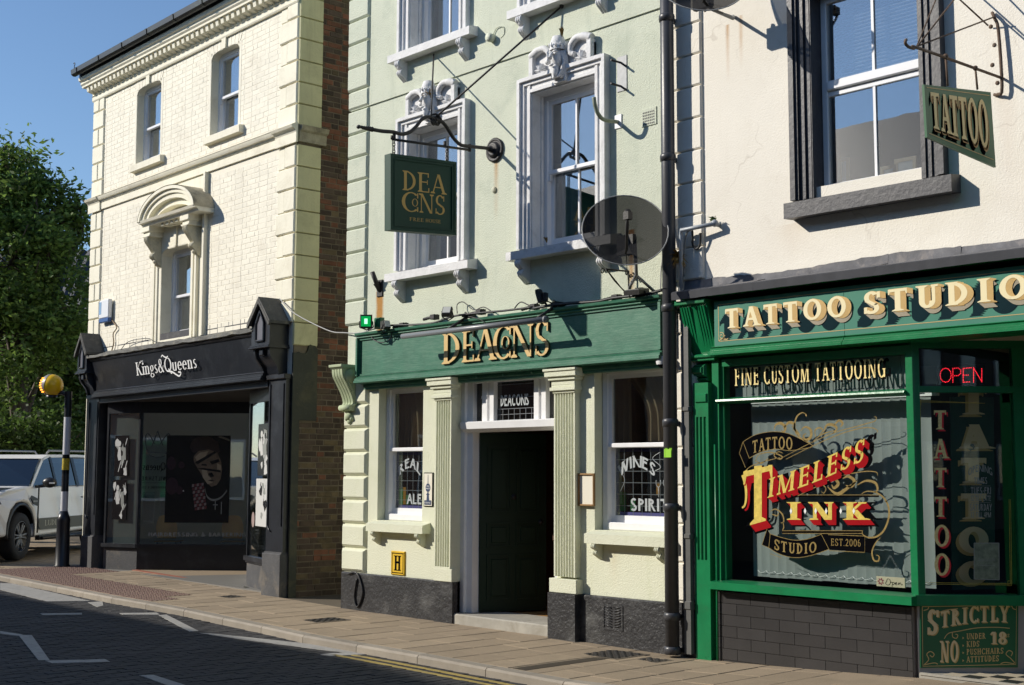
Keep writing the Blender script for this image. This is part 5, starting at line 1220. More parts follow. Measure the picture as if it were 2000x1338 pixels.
for pts in ([(810, 830), (860, 770), (980, 745), (1180, 710), (1400, 705), (1530, 715)], [(900, 760), (905, 810), (945, 825), (960, 790), (935, 780)], [(960, 500), (830, 515), (760, 540)], [(585, 1120), (640, 1060), (620, 1000), (660, 970), (700, 1000), (680, 1030), (655, 1010)], [(600, 1115), (700, 1095), (740, 1110)], [(1590, 1100), (1540, 1045), (1490, 1000), (1520, 960), (1560, 980), (1545, 1020)], [(1580, 1105), (1480, 1090), (1430, 1105)], [(585, 520), (630, 505), (640, 480)], [(1550, 470), (1570, 500), (1600, 510)]):
    ribbon(m, [s3(p.x, p.y, .0145) for p in catmull([(x, y, 0) for x, y in pts], 6)], .006, SN)
m.build('small_lettering', mat('mid_gold_paint', (.70, .50, .20), .5), st_)
# projecting TATTOO sign and its bracket
RX = 5.646
br = empty('tattoo_sign_bracket', (RX, 0, 4.6), 0, 'rusty iron bracket with stay rods holding the hanging TATTOO board', 'sign bracket')
def xx_(px_, py_, X=RX):
    d = ray(px_, py_); t = (X - CAM.x) / d.x; p = CAM + d * t; return Vector((p.x, p.y, p.z))
def loc_(p, o=(RX, 0, 4.6)): return p - Vector(o)
tip, wl = xx_(1797, 95), xx_(1957, 152); 
m = MB(); hook = [xx_(1770, 77), xx_(1768, 84), xx_(1774, 91), xx_(1785, 95), tip, wl + Vector((0, .05, 0))]
m.tube([loc_(p) for p in catmull(hook, 4)], .011, 7); m.build('rod', RUSTY, br)
W0 = q(1945, 30, -.02); W1_ = q(1958, 180, -.02)
m = MB()
m.tube([loc_(p) for p in catmull([q(1938, 25, -.015), q(1942, 35, -.05), q(1950, 60, -.045), q(1957, 170, -.05), q(1950, 184, -.03), q(1942, 185, -.01)], 4)], .013, 7); m.build('wall_bar', RUSTY, br)
m = MB()
for a_, b2 in ((xx_(1792, 90), q(1942, 33, -.05)), (xx_(1792, 90), q(1910, -60, -.02)), (xx_(1790, 92), q(1852, -60, -.02)), (q(1930, 50, -.03), q(1870, -5, -.3))): m.tube([loc_(a_), loc_(b2)], .0065, 6)
m.build('stay_rod', RUSTY, br)
m = MB()
for a_ in ((1935, 52), (1942, 88), (1938, 127), (1948, 162)): p = loc_(q(*a_, 0)); m.ball(p, .018, 8, 5, (1, .5, 1))
m.build('bolt', RUSTY, br)
C4 = [xx_(1805, 165), xx_(1935, 180), xx_(1945, 327), xx_(1811, 268)]
hb = empty('tattoo_hanging_sign', (RX, 0, 4.0), 0, 'green hanging board reading TATTOO in gold, tapering towards its outer end', 'hanging sign')
lo = lambda p: Vector(p) - Vector((RX, 0, 4.0))
m = MB(); m.ext([lo(p) for p in C4], (-.018, 0, 0)); m.build('board', mat('tattoo_board_green', (.018, .12, .045), .45, var=.08), hb)
def bil(u, v, d=.001): p = (C4[3].lerp(C4[2], u)).lerp(C4[0].lerp(C4[1], u), v); return lo(p) + Vector((d, 0, 0))
for mm, nm, ou, ov, off in ((BLACKF, 'dark_shade', -.022, -.11, .0004), (mat('brown_letter_side', (.42, .22, .06), .5), 'brown_side', .018, -.05, .002), (mat('board_gold', (.72, .56, .25), .5), 'gold_letters', 0, 0, .0036)):
    m = MB()
    for i in range(3 if ou else 1):
        f = (i + 1) / 3 if ou else 1; write(m, 'TATTOO', lambda a_, v: bil(.07 + .84 * a_ + ou * f, .22 + .65 * v + ov * f), .24, .10, True, .06, off=off, n=(1, 0, 0))
    m.build(nm, mm, hb)
m = MB()
for v_ in (.09, .95): ribbon(m, [bil(.03, v_, .002), bil(.97, v_, .002)], .006, (1, 0, 0))
m.build('gilt_line', MUTGOLD, hb)
m = MB()
for a_, b2 in (((1847, 110), (1851, 168)), ((1905, 133), (1909, 175))): m.tube([lo(xx_(*a_)), lo(xx_(*b2))], .008, 6); m.ball(lo(xx_(*a_)), .02, 8, 6)
m.build('hanger', RUSTY, hb)
# ================================================================== BARBER BUILDING
kb_ = empty('barber_building', KO, KA, 'tall cream painted brick building with black barber shopfront', 'shop building')
def wp(p): u, y, z = p; return (u * (1 + .0045 * (z - 4)) if z > 2.9 else u, y, z + (.0038 * (z - 3.5) * (-u - 3.2) if z > 3.5 else 0))
KL = -6.66
O1 = (-4.98, -4.09, 6.59, 7.86); O2 = (-2.46, -1.61, 6.58, 7.85); O3 = (-3.95, -2.955, 3.66, 5.07)
m = MB(wp); cutwall(m, KL, 0, 2.9, 8.45, [O1, O2, O3], .0018, .2); m.build('wall', KJOINT, kb_)
m = MB(wp)     # arched corners of the openings
for (a, b, c, d) in (O1, O2, O3):
    r = .20; h = .13
    for sx, x_ in ((1, a), (-1, b)):
        pts = [(x_, -.004, d)] + [(x_ + sx * (r - r * math.cos(D2R(t_))) if False else x_ + sx * r * (1 - math.cos(D2R(t_))), -.004, d - h + h * math.sin(D2R(t_))) for t_ in range(0, 91, 15)]
        m.ext(pts if sx > 0 else pts[::-1], (0, .2, 0))
m.build('arch_corners', KREND, kb_)
m = MB(wp)
for (a, b, c, d) in (O1, O2, O3):
    m = MB(wp); m.box(a + .0005, a + .010, -.002, .21, c, d - .1); m.box(b - .010, b - .0005, -.002, .21, c, d - .1); m.box(a, b, .0, .21, d - .009, d - .0005); m.build('reveal', KREND, kb_)
# painted brickwork, clipped round the openings and dressings
random.seed(21)
nobrick = [(a - .06, b + .06, c - .14, d + .12) for a, b, c, d in (O1, O2)] + [(-4.20, -2.42, 3.0, 6.06), (-9, 9, 6.0, 6.27)]
def runs(x0, x1, z0, z1):
    segs = [(x0, x1)]
    for a, b, c, d in nobrick:
        if z1 > c + .02 and z0 < d - .02:
            segs = [s_ for (p, r) in segs for s_ in ((p, min(r, a)), (max(p, b), r)) if s_[1] - s_[0] > .03]
    return segs
bricks = []; z = 3.55; row = 0
while z < 8.0:
    for a, b in runs(-6.24, -.30 if row % 8 < 4 else -.46, z, z + .066):
        x = a - (row % 2) * .11 - random.uniform(0, .03)
        k_ = 0
        while x < b:
            L = .215 if (k_ + row) % 2 == 0 or row % 3 else .103; L = .215 if row % 2 else (.215 if k_ % 2 else .103)
            p, r = max(x + .0, a), min(x + L, b)
            if r - p > .03: bricks.append((p, r + (.0098 if random.random() < .3 else 0), z + .004, z + (.0788 if random.random() < .3 else .069)))
            x += L + .010; k_ += 1
    z += .0752; row += 1
bricks.sort(key=lambda t_: -t_[0] * 1.0 - 0 * t_[2])
bo_ = MB(); bo_.cbox(0, 1, 0, 1, 0, 1, .0)
def brickmesh(name, m_, root):
    b = MB(); c = .03
    vs = [(c * .5, 0, c * 2), (1 - c * .5, 0, c * 2), (1 - c * .5, 0, 1 - c * 2), (c * .5, 0, 1 - c * 2), (0, .4, 0), (1, .4, 0), (1, .4, 1), (0, .4, 1), (0, 1, 0), (1, 1, 0), (1, 1, 1), (0, 1, 1)]
    b.add(vs, [(0, 1, 2, 3), (4, 5, 1, 0), (5, 6, 2, 1), (6, 7, 3, 2), (7, 4, 0, 3), (8, 9, 5, 4), (9, 10, 6, 5), (10, 11, 7, 6), (11, 8, 4, 7)]); return b.build(name, m_, root)
b0 = brickmesh('painted_brick', KCREAM, kb_)
rest = MB(wp)
for i, (p, r, c, d) in enumerate(bricks):
    pr = random.uniform(.0, .0018)
    if i < 300:
        lo_ = wp((p, -pr, c)); hi_ = wp((r, 0, d)); sc_ = (hi_[0] - lo_[0], .0055 + pr, d - c)
        if i == 0: b0.location = lo_; b0.scale = sc_
        else: inst('painted_brick', b0.data, kb_, lo_, sc_)
    else:
        e = .003; f = len(rest.v)
        rest.add([(p + e, -pr, c + e), (r - e, -pr, c + e), (r - e, -pr, d - e), (p + e, -pr, d - e), (p, .006, c), (r, .006, c), (r, .006, d), (p, .006, d)], [(0, 1, 2, 3), (4, 5, 1, 0), (5, 6, 2, 1), (6, 7, 3, 2), (7, 4, 0, 3)])
rest.build('painted_brickwork', KCREAM, kb_, kind='stuff')
# rubbed arches with keystones
m = MB(wp)
for (a, b, c, d) in (O1, O2):
    xm = (a + b) / 2
    for i in range(17):
        t0 = -1 + 2 * i / 17; t1 = -1 + 2 * (i + 1) / 17 - .01
        f = lambda t_, k_: (xm + t_ * (b - a) / 2 * (1 + .16 * k_), -.004 - .002 * (i % 2), d + .005 - .05 * t_ * t_ + k_ * (.22 - .06 * t_ * t_))
        m = MB(wp); m.ext([f(t0, 0), f(t1, 0), f(t1, 1), f(t0, 1)], (0, .012, 0)); m.build('arch_brick', KCREAM, kb_)
    for p_, r_ in ((a - .06, a - .002), (b + .002, b + .06)): m = MB(wp); m.cbox(p_, r_, -.003, .01, c - .0, d, .003); m.build('jamb_strip', KCREAM, kb_)
for (a, b, c, d) in (O1, O2):
    xm = (a + b) / 2; m = MB(wp); m.ext([(xm - .05, -.035, d - .02), (xm + .05, -.035, d - .02), (xm + .075, -.035, d + .27), (xm - .075, -.035, d + .27)], (0, .04, 0)); m.build('keystone', KREND, kb_)
    m = MB(wp); m.ext([(a - .05, 0, c - .13), (a - .05, -.08, c - .12), (a - .05, -.085, c - .02), (a - .05, .10, c + .01)], (b - a + .22, 0, 0)); m.build('sill', KREND, kb_)
    sash(kb_, a + .01, b - .01, c, d - .01, .12, PVC, mid=c + .62, warp=wp, fw=.05, g=GLASSUP)
    drape(kb_, a + .1, a + .32, c, d, .33, NET, 3, .015, warp=wp); drape(kb_, b - .3, b - .05, c, d, .33, NET, 3, .015, warp=wp)
# quoins
def kq(x0, x1, z0, z1, pr=.03, c=.014):
    b = MB(wp); b.cbox(x0, x1, -pr, .012, z0 + .008, z1 - .008, c); b.build('quoin_block', KREND, kb_)
for (zs, n) in ((6.27, 6), (3.60, 8)):
    for i in range(n):
        z0 = zs + .302 * i
        if zs < 4 and i >= 8: continue
        z1 = z0 + .302
        long_ = i % 2 == 0
        if zs < 4: z0 += 0
        kq(-.47 if long_ else -.46, 0, z0, z1) if long_ else (kq(-.275, 0, z0, z1), kq(-.455, -.29, z0, z1, .012, .006))
        (kq(-6.66, -6.22, z0, z1) if long_ else (kq(-6.66, -6.43, z0, z1), kq(-6.415, -6.22, z0, z1, .026, .012)))
# side (passage) wall: rendered return then bare brickwork
m = MB(wp); m.box(-.012, .0, .013, .36, 3.2, 8.5); m.box(-.2, .0, .36, 7, -.2, 8.5); m.box(-.2, .0, .0, .36, -.2, 2.33); m.build('side_wall_core', mat('sooty_lime_mortar', (.20, .165, .12), .95, var=.3, vscale=5, bump=.004, dirt=(.07, .06, .04), dscale=3, damt=.7), kb_); m = MB(wp); m.box(KL - .02, KL - .001, .02, 7, -.2, 8.5); m.build('left_side_wall', KREND, kb_)
for (zs, n) in ((6.27, 7), (3.30, 9)):
    for i in range(n):
        z0 = zs + .302 * i; b = MB(wp); c = .010
        b.add([(.028, .0, z0 + .012), (.028, .352, z0 + .012), (.028, .352, z0 + .292), (.028, .0, z0 + .292), (.0, -.012, z0 + .003), (.0, .36, z0 + .003), (.0, .36, z0 + .300), (.0, -.012, z0 + .300)], [(0, 1, 2, 3), (4, 5, 1, 0), (5, 6, 2, 1), (6, 7, 3, 2), (7, 4, 0, 3)]); b.build('side_quoin_block', KSIDE, kb_)
m = MB(); m.box(.0, .03, -.01, .36, 2.32, 3.20); m.box(0, .028, -.01, .10, -.2, 2.32)
random.seed(4)
pts = [(.031, -.01, 3.0)] + [(.031, -.01 + .37 * i / 9, 3.20 + random.uniform(-.02, .07) + .06 * (i > 5)) for i in range(10)] + [(.031, .36, 3.0)]
m.ext(pts, (-.03, 0, 0)); m.build('black_painted_render', KBLACKP, kb_)
BR_ = [mat('weathered_red_brick', (.20, .085, .05), .9, var=.35, vscale=9, island=.25, bump=.004, bscale=60, dirt=(.06, .045, .03), dscale=3, damt=.8), mat('sooty_dark_brick', (.085, .06, .045), .9, var=.35, vscale=9, island=.3, bump=.004, bscale=60, dirt=(.13, .10, .06), dscale=4, damt=.6), mat('mossy_buff_brick', (.14, .105, .06), .9, var=.35, vscale=9, island=.25, bump=.004, bscale=60, dirt=(.06, .05, .03), dscale=4, damt=.7)]
sb = []; z = .05; row = 0
while z < 8.4:
    y0_ = .366 if z > 2.3 else .10; y = y0_ - random.uniform(0, .08); k_ = 0
    while y < 1.7:
        L = (.215 if (k_ + row) % 2 else .103)
        p, r = max(y, y0_), y + L
        if r - p > .02: sb.append((p, r, z, z + .062 + random.uniform(-.004, .003)))
        y += L + .012; k_ += 1
    z += .0752; row += 1
protos = {}
sb.sort(key=lambda t_: (t_[0] > .95, t_[0] > .80, abs(t_[2] - 4)))
rests = [MB(), MB(), MB()]; cnt = 0
for (p, r, c, d) in sb:
    hi = c > 3.0
    mi = random.choices((0, 1, 2), (.42, .46, .12) if c > 5.8 else ((.22, .70, .08) if c > 2.4 else (.12, .62, .26)))[0]
    pr = random.uniform(.002, .012)
    if cnt < 300:
        cnt += 1
        def mk():
            b = MB(); e = .05; b.add([(1, e, 2 * e), (1, 1 - e, 2 * e), (1, 1 - e, 1 - 2 * e), (1, e, 1 - 2 * e), (.5, 0, 0), (.5, 1, 0), (.5, 1, 1), (.5, 0, 1), (0, 0, 0), (0, 1, 0), (0, 1, 1), (0, 0, 1)], [(0, 1, 2, 3), (4, 5, 1, 0), (5, 6, 2, 1), (6, 7, 3, 2), (7, 4, 0, 3), (8, 9, 5, 4), (9, 10, 6, 5), (10, 11, 7, 6), (11, 8, 4, 7)]); return b
        if mi not in protos: o = mk().build('brick', BR_[mi], kb_); protos[mi] = o.data
        else: o = inst('brick', protos[mi], kb_, (0, 0, 0))
        o.location = (0, p, c); o.scale = (pr, r - p, d - c)
    else: rests[mi].box(0, pr, p, r, c, d)
for i, r_ in enumerate(rests): r_.build('brickwork', BR_[i], kb_, kind='stuff')
# string course and cornice
m = MB(wp); m.px([(.012, 6.05), (-.03, 6.05), (-.03, 6.165), (-.045, 6.17), (-.055, 6.195), (-.085, 6.20), (-.10, 6.225), (-.11, 6.25), (-.05, 6.275), (.012, 6.28)], KL - .03, .02); m.build('string_course', KSTONE if False else KREND, kb_)
m = MB(wp); m.px([(-.05, 6.276), (-.112, 6.252), (-.112, 6.262), (-.05, 6.288), (.0, 6.292)], KL - .05, .03)
m.ext([(.0, 0, 6.05), (.05, 0, 6.05), (.06, 0, 6.18), (.10, 0, 6.20), (.13, 0, 6.26), (.0, 0, 6.28)], (0, .42, 0)); m.build('weathered_string_top', KSTONE, kb_)
for a, b in ((KL - .06, -6.24), (-.48, .06)):
    m = MB(wp); m.px([(-.03, 6.03), (-.055, 6.03), (-.055, 6.165), (-.075, 6.20), (-.115, 6.22), (-.135, 6.255), (-.05, 6.30), (-.03, 6.3)], a, b); m.build('string_block', KREND, kb_)
m = MB(wp); m.px([(.012, 7.985), (-.035, 7.985), (-.045, 8.005), (-.045, 8.07), (-.06, 8.075), (.012, 8.08)], KL - .02, .0); m.px([(.012, 8.08), (-.04, 8.08), (-.04, 8.22), (.012, 8.22)], KL - .02, 0)
m.px([(.012, 8.22), (-.20, 8.22), (-.20, 8.25), (-.225, 8.275), (-.225, 8.31), (-.26, 8.33), (-.27, 8.38), (.012, 8.40)], KL - .10, .12); m.build('cornice', KREND, kb_)
for i in range(44):
    u = KL + .03 + i * .153
    if u > -.02: break
    b = MB(wp); b.ext([(u, -.04, 8.105), (u, -.16, 8.135), (u, -.175, 8.22), (u, -.04, 8.22)], (.082, 0, 0)); b.build('dentil', KREND, kb_)
gut = mat('black_cast_gutter', (.025, .025, .027), .4, dirt=(.10, .13, .07), dscale=6, damt=.5)
m = MB(wp)
gp = [(-.28, 8.50), (-.285, 8.44), (-.32, 8.40), (-.36, 8.395), (-.40, 8.42), (-.41, 8.50), (-.40, 8.50), (-.39, 8.43), (-.35, 8.41), (-.31, 8.42), (-.29, 8.50)]
m.px(gp, KL - .10, .15)
for i in range(8): u = KL + .1 + i * .9; m.px([(a * 1.03, b - .006) for a, b in gp[:6]] + [(-.28, 8.49)], u, u + .05)
m.box(KL - .06, .12, -.27, -.24, 8.38, 8.50); m.build('gutter', gut, kb_)
m = MB(wp); m.tube([(KL - .12 + .03 * math.cos(D2R(t_)), -.34, 8.62 + .03 * math.sin(D2R(t_))) for t_ in range(150, -120, -30)] + [(KL - .10, -.34, 8.50)], .007, 5); m.build('iron_scroll', IRON, kb_)
TL_ = mat('old_clay_tile', (.10, .055, .04), .9, var=.3, island=.3, dirt=(.05, .05, .03), bump=.004)
tl0 = None
for i in range(40):
    for j in range(3):
        u = KL - .06 + i * .165 + (j % 2) * .08; y = -.36 + j * .16; z = 8.50 + (y + .36) * .75
        if u > .1: continue
        b = MB(wp); b.add([(u, y, z), (u + .16, y, z), (u + .16, y + .22, z + .165), (u, y + .22, z + .165), (u, y, z + .018), (u + .16, y, z + .018), (u + .16, y + .22, z + .183), (u, y + .22, z + .183)], [(0, 1, 5, 4), (4, 5, 6, 7), (1, 2, 6, 5), (3, 0, 4, 7)]); b.build('roof_tile', TL_, kb_)
m = MB(wp); m.add([(KL - .2, -.2, 8.56), (.1, -.2, 8.56), (.1, 3.5, 11.2), (KL - .2, 3.5, 11.2), (KL - .2, 7, 8.5), (.1, 7, 8.5)], [(0, 1, 2, 3), (3, 2, 5, 4), (0, 3, 4), (1, 5, 2)]); m.build('roof', TL_, kb_)
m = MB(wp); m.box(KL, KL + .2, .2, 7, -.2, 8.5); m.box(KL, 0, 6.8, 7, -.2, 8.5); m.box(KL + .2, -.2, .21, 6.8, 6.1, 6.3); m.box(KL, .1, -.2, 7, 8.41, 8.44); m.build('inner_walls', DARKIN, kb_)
# first floor window panel
m = MB(wp); a, b, c, d = O3
cutwall(m, -4.18, -2.43, 3.55, 6.05, [(a, b, c, d)], -.004, .01, False)
m.add([(-2.43, -.004, 3.55), (-2.43, .012, 3.55), (-2.43, .012, 6.05), (-2.43, -.004, 6.05)], [(0, 1, 2, 3)])
m.build('window_panel', KREND, kb_)
m = MB(wp)
for (p, r, pr, z1) in ((-4.19, -4.12, .035, 6.05), (-4.10, -4.035, .025, 5.30), (-2.90, -2.84, .03, 5.30), (-2.76, -2.70, .05, 5.30), (-2.50, -2.44, .07, 6.05)):
    m.cbox(p, r, -pr, 0, 3.62, z1, .004)
m.build('architrave_strips', KREND, kb_)
m = MB(wp); xm = (a + b) / 2; m.ext([(xm - .03, -.03, d), (xm + .03, -.03, d), (xm + .045, -.03, 5.36), (xm - .045, -.03, 5.36)], (0, .03, 0)); m.build('keystone', KREND, kb_)
sash(kb_, a + .01, b - .01, c + .02, d - .01, .17, PVC, mid=c + .70, warp=wp, fw=.06, g=GLASSUP)
drape(kb_, a + .05, a + .4, c, d, .36, NET, 4, .015, warp=wp); drape(kb_, b - .4, b - .05, c, d, .36, NET, 4, .015, warp=wp)
# segmental hood on consoles
hd = empty('window_hood', (0, 0, 0), parent=kb_)
hc = (-3.19, 5.50); w_ = .30
m = MB(wp)
def seg(rx, rz, y, dy, th):
    o = arc_pts(hc[0], 5.46, rx, rz, 4, 176, 20); i_ = arc_pts(hc[0], 5.46, rx - th, rz - th * .85, 176, 4, 20)
    n_ = len(o); pts = o + i_
    for j in range(n_ - 1):
        q_ = [o[j], o[j + 1], i_[n_ - 2 - j], i_[n_ - 1 - j]]; m.ext([(x, -y, z) for x, z in q_], (0, dy, 0))
seg(.93, .445, .335, .335, .055); seg(.875, .40, .30, .30, .07); seg(.80, .345, .27, .27, .09); seg(.70, .27, .20, .20, .11)
m.box(hc[0] - .62, hc[0] + .62, -.09, 0, 5.50, 5.60)
m.px([(0, 5.415), (-.25, 5.415), (-.27, 5.45), (-.31, 5.46), (-.33, 5.50), (0, 5.51)], hc[0] - .93, hc[0] + .93)
m.build('hood_arch', KREND, hd)
m = MB(wp)
o = arc_pts(hc[0], 5.46, .94, .452, 2, 178, 24); 
for (p, r) in zip(o, o[1:]): m.add([(p[0], -.337, p[1] + .004), (r[0], -.337, r[1] + .004), (r[0], 0, r[1] + .004), (p[0], 0, p[1] + .004)], [(0, 1, 2, 3)])
m.build('lichened_top', KSTONE, hd)
for cx_ in (-4.00, -2.62 - .08):
    m = MB(wp); m.cbox(cx_ - .16, cx_ + .12, -.25, 0, 5.335, 5.415, .006); m.cbox(cx_ - .13, cx_ + .09, -.22, 0, 5.285, 5.335, .006); m.cbox(cx_ - .15, cx_ + .10, -.235, 0, 5.26, 5.285, .004); m.build('impost', KREND, hd)
    m = MB(wp); pf = catmull([(0, -.22, 5.26), (0, -.225, 5.20), (0, -.15, 5.10), (0, -.10, 5.02), (0, -.14, 4.97), (0, -.09, 4.92), (0, -.05, 4.87), (0, -.0, 4.78)], 5)
    m.ext([(cx_ - .08, p.y, p.z) for p in pf] + [(cx_ - .08, 0, 5.26)], (.13, 0, 0))
    for t_ in (-.06, -.015, .03): m.tube([(cx_ + t_, p.y - .004, p.z) for p in pf[:-3]], .018, 6)
    m.ball((cx_ - .015, -.13, 4.98), .05, 8, 6, (1.3, .8, .8)); m.ball((cx_ - .015, -.08, 4.89), .04, 8, 6, (1.2, .8, .9)); m.build('console', KSTONE if cx_ < -9 else mat('weathered_console', (.62, .58, .44), .85, dirt=(.2, .19, .15), dscale=6, damt=.7, bump=.004), hd)
for i in range(4):
    m = MB(wp); x_ = -3.58 + i * .155; m.cbox(x_, x_ + .09, -.20, 0, 5.37, 5.415, .004); m.build('hood_dentil', KREND, hd)

# ---- shopfront
sf_ = empty('barber_shopfront', (0, 0, 0), parent=kb_)
m = MB()
m.box(-6.15, -.2, -.0, .013, 3.45, 3.76); m.build('black_flashing_paint', mat('faded_black_band', (.05, .05, .055), .8, var=.3, vscale=5, dirt=(.14, .14, .13), dscale=4, damt=.6), sf_)
m = MB(); n_ = 30; vs = []; random.seed(9)
for i in range(n_ + 1):
    u = -6.03 + (6.03 - .56) * i / n_; r_ = lambda s_: random.uniform(-s_, s_)
    vs += [(u, 0, 3.63 + r_(.01)), (u, -.17, 3.57 + r_(.012)), (u, -.285 + r_(.008), 3.545 + r_(.010)), (u, -.29 + r_(.008), 3.505 + r_(.008)), (u, -.25, 3.49)]
m.add(vs, [(i * 5 + j, i * 5 + j + 1, i * 5 + j + 6, i * 5 + j + 5) for i in range(n_) for j in range(4)]); m.build('ledge', mat('mossy_lead_ledge', (.13, .13, .12), .85, var=.35, vscale=9, bump=.008, bscale=30, dirt=(.30, .28, .21), dscale=5, damt=.9), sf_)
m = MB(); m.px([(0, 3.49), (-.245, 3.49), (-.255, 3.475), (-.235, 3.455), (-.215, 3.45), (-.115, 2.975), (0, 2.975)], -6.0, -.58); m.build('fascia_board', KBLACK, sf_)
m = MB(); m.px([(0, 2.975), (-.135, 2.975), (-.145, 2.965), (-.135, 2.955), (-.155, 2.95), (-.155, 2.925), (-.175, 2.92), (-.175, 2.895), (-.19, 2.89), (-.19, 2.865), (-.08, 2.855), (0, 2.85)], -6.02, -.50); m.build('lower_cornice', KBLACK, sf_)
m = MB(); m.box(-5.95, -.50, -.075, .05, 2.775, 2.85); m.build('head_rail', mat('worn_black_paint', (.045, .047, .052), .4, var=.2, dirt=(.1, .1, .1)), sf_)
for (u0, u1, px0, px1, c0) in ((-6.46, -5.98, -6.38, -5.95, -6.22), (-.64, -.06, -.45, -.02, -.35)):
    r = empty('gabled_box', (0, 0, 0), parent=sf_)
    m = MB(); hw = (u1 - u0) / 2 - .055; cx_ = (u0 + u1) / 2
    m.box(cx_ - hw, cx_ + hw, -.285, .02, 3.30, 3.60)
    m.ext([(cx_ - hw, -.285, 3.60), (cx_ + hw, -.285, 3.60), (cx_, -.285, 3.86)], (0, .30, 0))
    m.cbox(cx_ - hw - .02, cx_ + hw + .02, -.305, .02, 3.285, 3.31, .006); m.cbox(cx_ - hw - .03, cx_ + hw + .03, -.32, .02, 3.262, 3.285, .006)
    m.build('box_body', KBLACK, r)
    m = MB()
    for sg in (-1, 1):
        e = cx_ + sg * (hw + .06)
        m.ext([(cx_, -.33, 3.905), (e, -.33, 3.575), (e, -.33, 3.615), (cx_, -.33, 3.945)], (0, .35, 0))
        m.ext([(cx_, -.335, 3.86), (e - sg * .02, -.335, 3.545), (e, -.335, 3.575), (cx_, -.335, 3.905)], (0, .03, 0))
    m.build('box_roof', mat('box_lead_roof', (.085, .085, .08), .8, var=.3, vscale=8, bump=.006, dirt=(.22, .20, .16), dscale=5, damt=.8), r)
    m = MB(); y = -.288; nw = hw * .42
    out = [(cx_ - nw, 3.36), (cx_ + nw, 3.36), (cx_ + nw, 3.60), (cx_, 3.76), (cx_ - nw, 3.60)]
    for (p, q2) in zip(out, out[1:] + out[:1]):
        m.tube([(p[0], y - .01, p[1]), (q2[0], y - .01, q2[1])], .016, 5, smooth=False)
    m.build('pointed_niche', KBLACK, r); m = MB(); m.poly([(x, y - .004, z) for x, z in out]); m.build('niche_panel', mat('grey_niche_paint', (.13, .13, .15), .4), r)
    m = MB()                        # curved bracket below
    pf = catmull([(0, -.27, 3.26), (0, -.25, 3.15), (0, -.16, 3.03), (0, -.13, 2.95), (0, -.12, 2.92)], 4)
    for a_ in (cx_ - hw + .02, cx_ + hw - .07): m.ext([(a_, p.y, p.z) for p in pf] + [(a_, 0, 2.92), (a_, 0, 3.26)], (.05, 0, 0))
    m.ext([(cx_ - hw + .05, p.y + .035, p.z) for p in pf] + [(cx_ - hw + .05, 0, 2.92), (cx_ - hw + .05, 0, 3.26)], (2 * hw - .1, 0, 0)); m.cbox(cx_ - .05, cx_ + .05, -.275, -.1, 3.17, 3.25, .01); m.build('curved_bracket', KBLACK, r)
    # pier under it
    pr = empty('pier', (0, 0, 0), parent=sf_)
    m = MB(); m.box(px0, px1, -.08, .13, .62, 2.90); m.cbox(px0 - .02, px1 + .02, -.12, .3, 2.86, 2.92, .008); m.cbox(px0 + .035, px0 + .055, -.095, -.08, .95, 2.8, .004); m.cbox(px1 - .055, px1 - .035, -.095, -.08, .95, 2.8, .004)
    m.tube([(px0 + .045, -.09, .95), (px0 + .09, -.09, .90), (px0 + .13, -.09, .88)], .01, 5); m.build('shaft', KBLACK, pr)
    m = MB(); m.cbox(px0 - .015, px1 + .015, -.125, .13, -.1, .60, .006); m.box(px0, px1, -.1, .13, .60, .62); m.build('pier_base', mat('scuffed_black_base', (.065, .066, .07), .6, var=.25, vscale=5, bump=.004, dirt=(.27, .22, .15), dscale=2.5, damt=.6), pr)
def seg_frame(A_, B_):
    A_, B_ = Vector(A_), Vector(B_); d = (B_ - A_); L = d.length; d /= L; n = Vector((d.y, -d.x, 0))
    P = lambda u, z, o=0.: (A_.x + d.x * u + n.x * o, A_.y + d.y * u + n.y * o, z)
    def bx(m, u0, u1, z0, z1, o0, o1): m.add([P(u0, z0, o0), P(u1, z0, o0), P(u1, z0, o1), P(u0, z0, o1), P(u0, z1, o0), P(u1, z1, o0), P(u1, z1, o1), P(u0, z1, o1)], [(0, 1, 2, 3), (4, 7, 6, 5), (0, 4, 5, 1), (1, 5, 6, 2), (2, 6, 7, 3), (3, 7, 4, 0)])
    return P, bx, L, n
STALL = MATS['scuffed_black_base']
segsK = {'left': ((-5.83, .03, 0), (-5.19, .31, 0)), 'splay': ((-5.19, .31, 0), (-4.03, 1.66, 0)), 'right': ((-1.51, .24, 0), (-.44, 0, 0)), 'back': ((-4.03, 1.66, 0), (-2.5, 1.66, 0)), 'ret': ((-2.5, 1.66, 0), (-1.51, .24, 0))}
FRM = {}
for nm, (a, b) in segsK.items():
    P, bx, L, n = seg_frame(a, b); FRM[nm] = (P, bx, L, n)
    m = MB(); bx(m, 0, L, -.1, .47, -.04, .0); m.build('stall_riser', KBLACK if nm in ('splay', 'back', 'ret') else STALL, sf_)
    m = MB(); bx(m, -.02, L + .01, .44, .50, -.05, .045); bx(m, -.01, L, .41, .44, -.03, .02); m.build('shop_sill', KBLACK, sf_)
    m = MB(); bx(m, 0, .035, .50, 2.62, -.03, .012); bx(m, L - .03, L, .50, 2.62, -.03, .012); bx(m, 0, L, 2.60, 2.78, -.03, .014); m.build('shop_frame', KBLACK, sf_)
    g = MB(); bx(g, .035, L - .03, .50, 2.60, -.008, -.004); g.build('shop_pane', GLASSKB, sf_)
m = MB(); m.box(-6.3, -.1, .0, 4.5, 2.78, 2.86); m.build('soffit', DARKIN, sf_)
INW = mat('pale_shop_wall', (.75, .76, .70), .9)
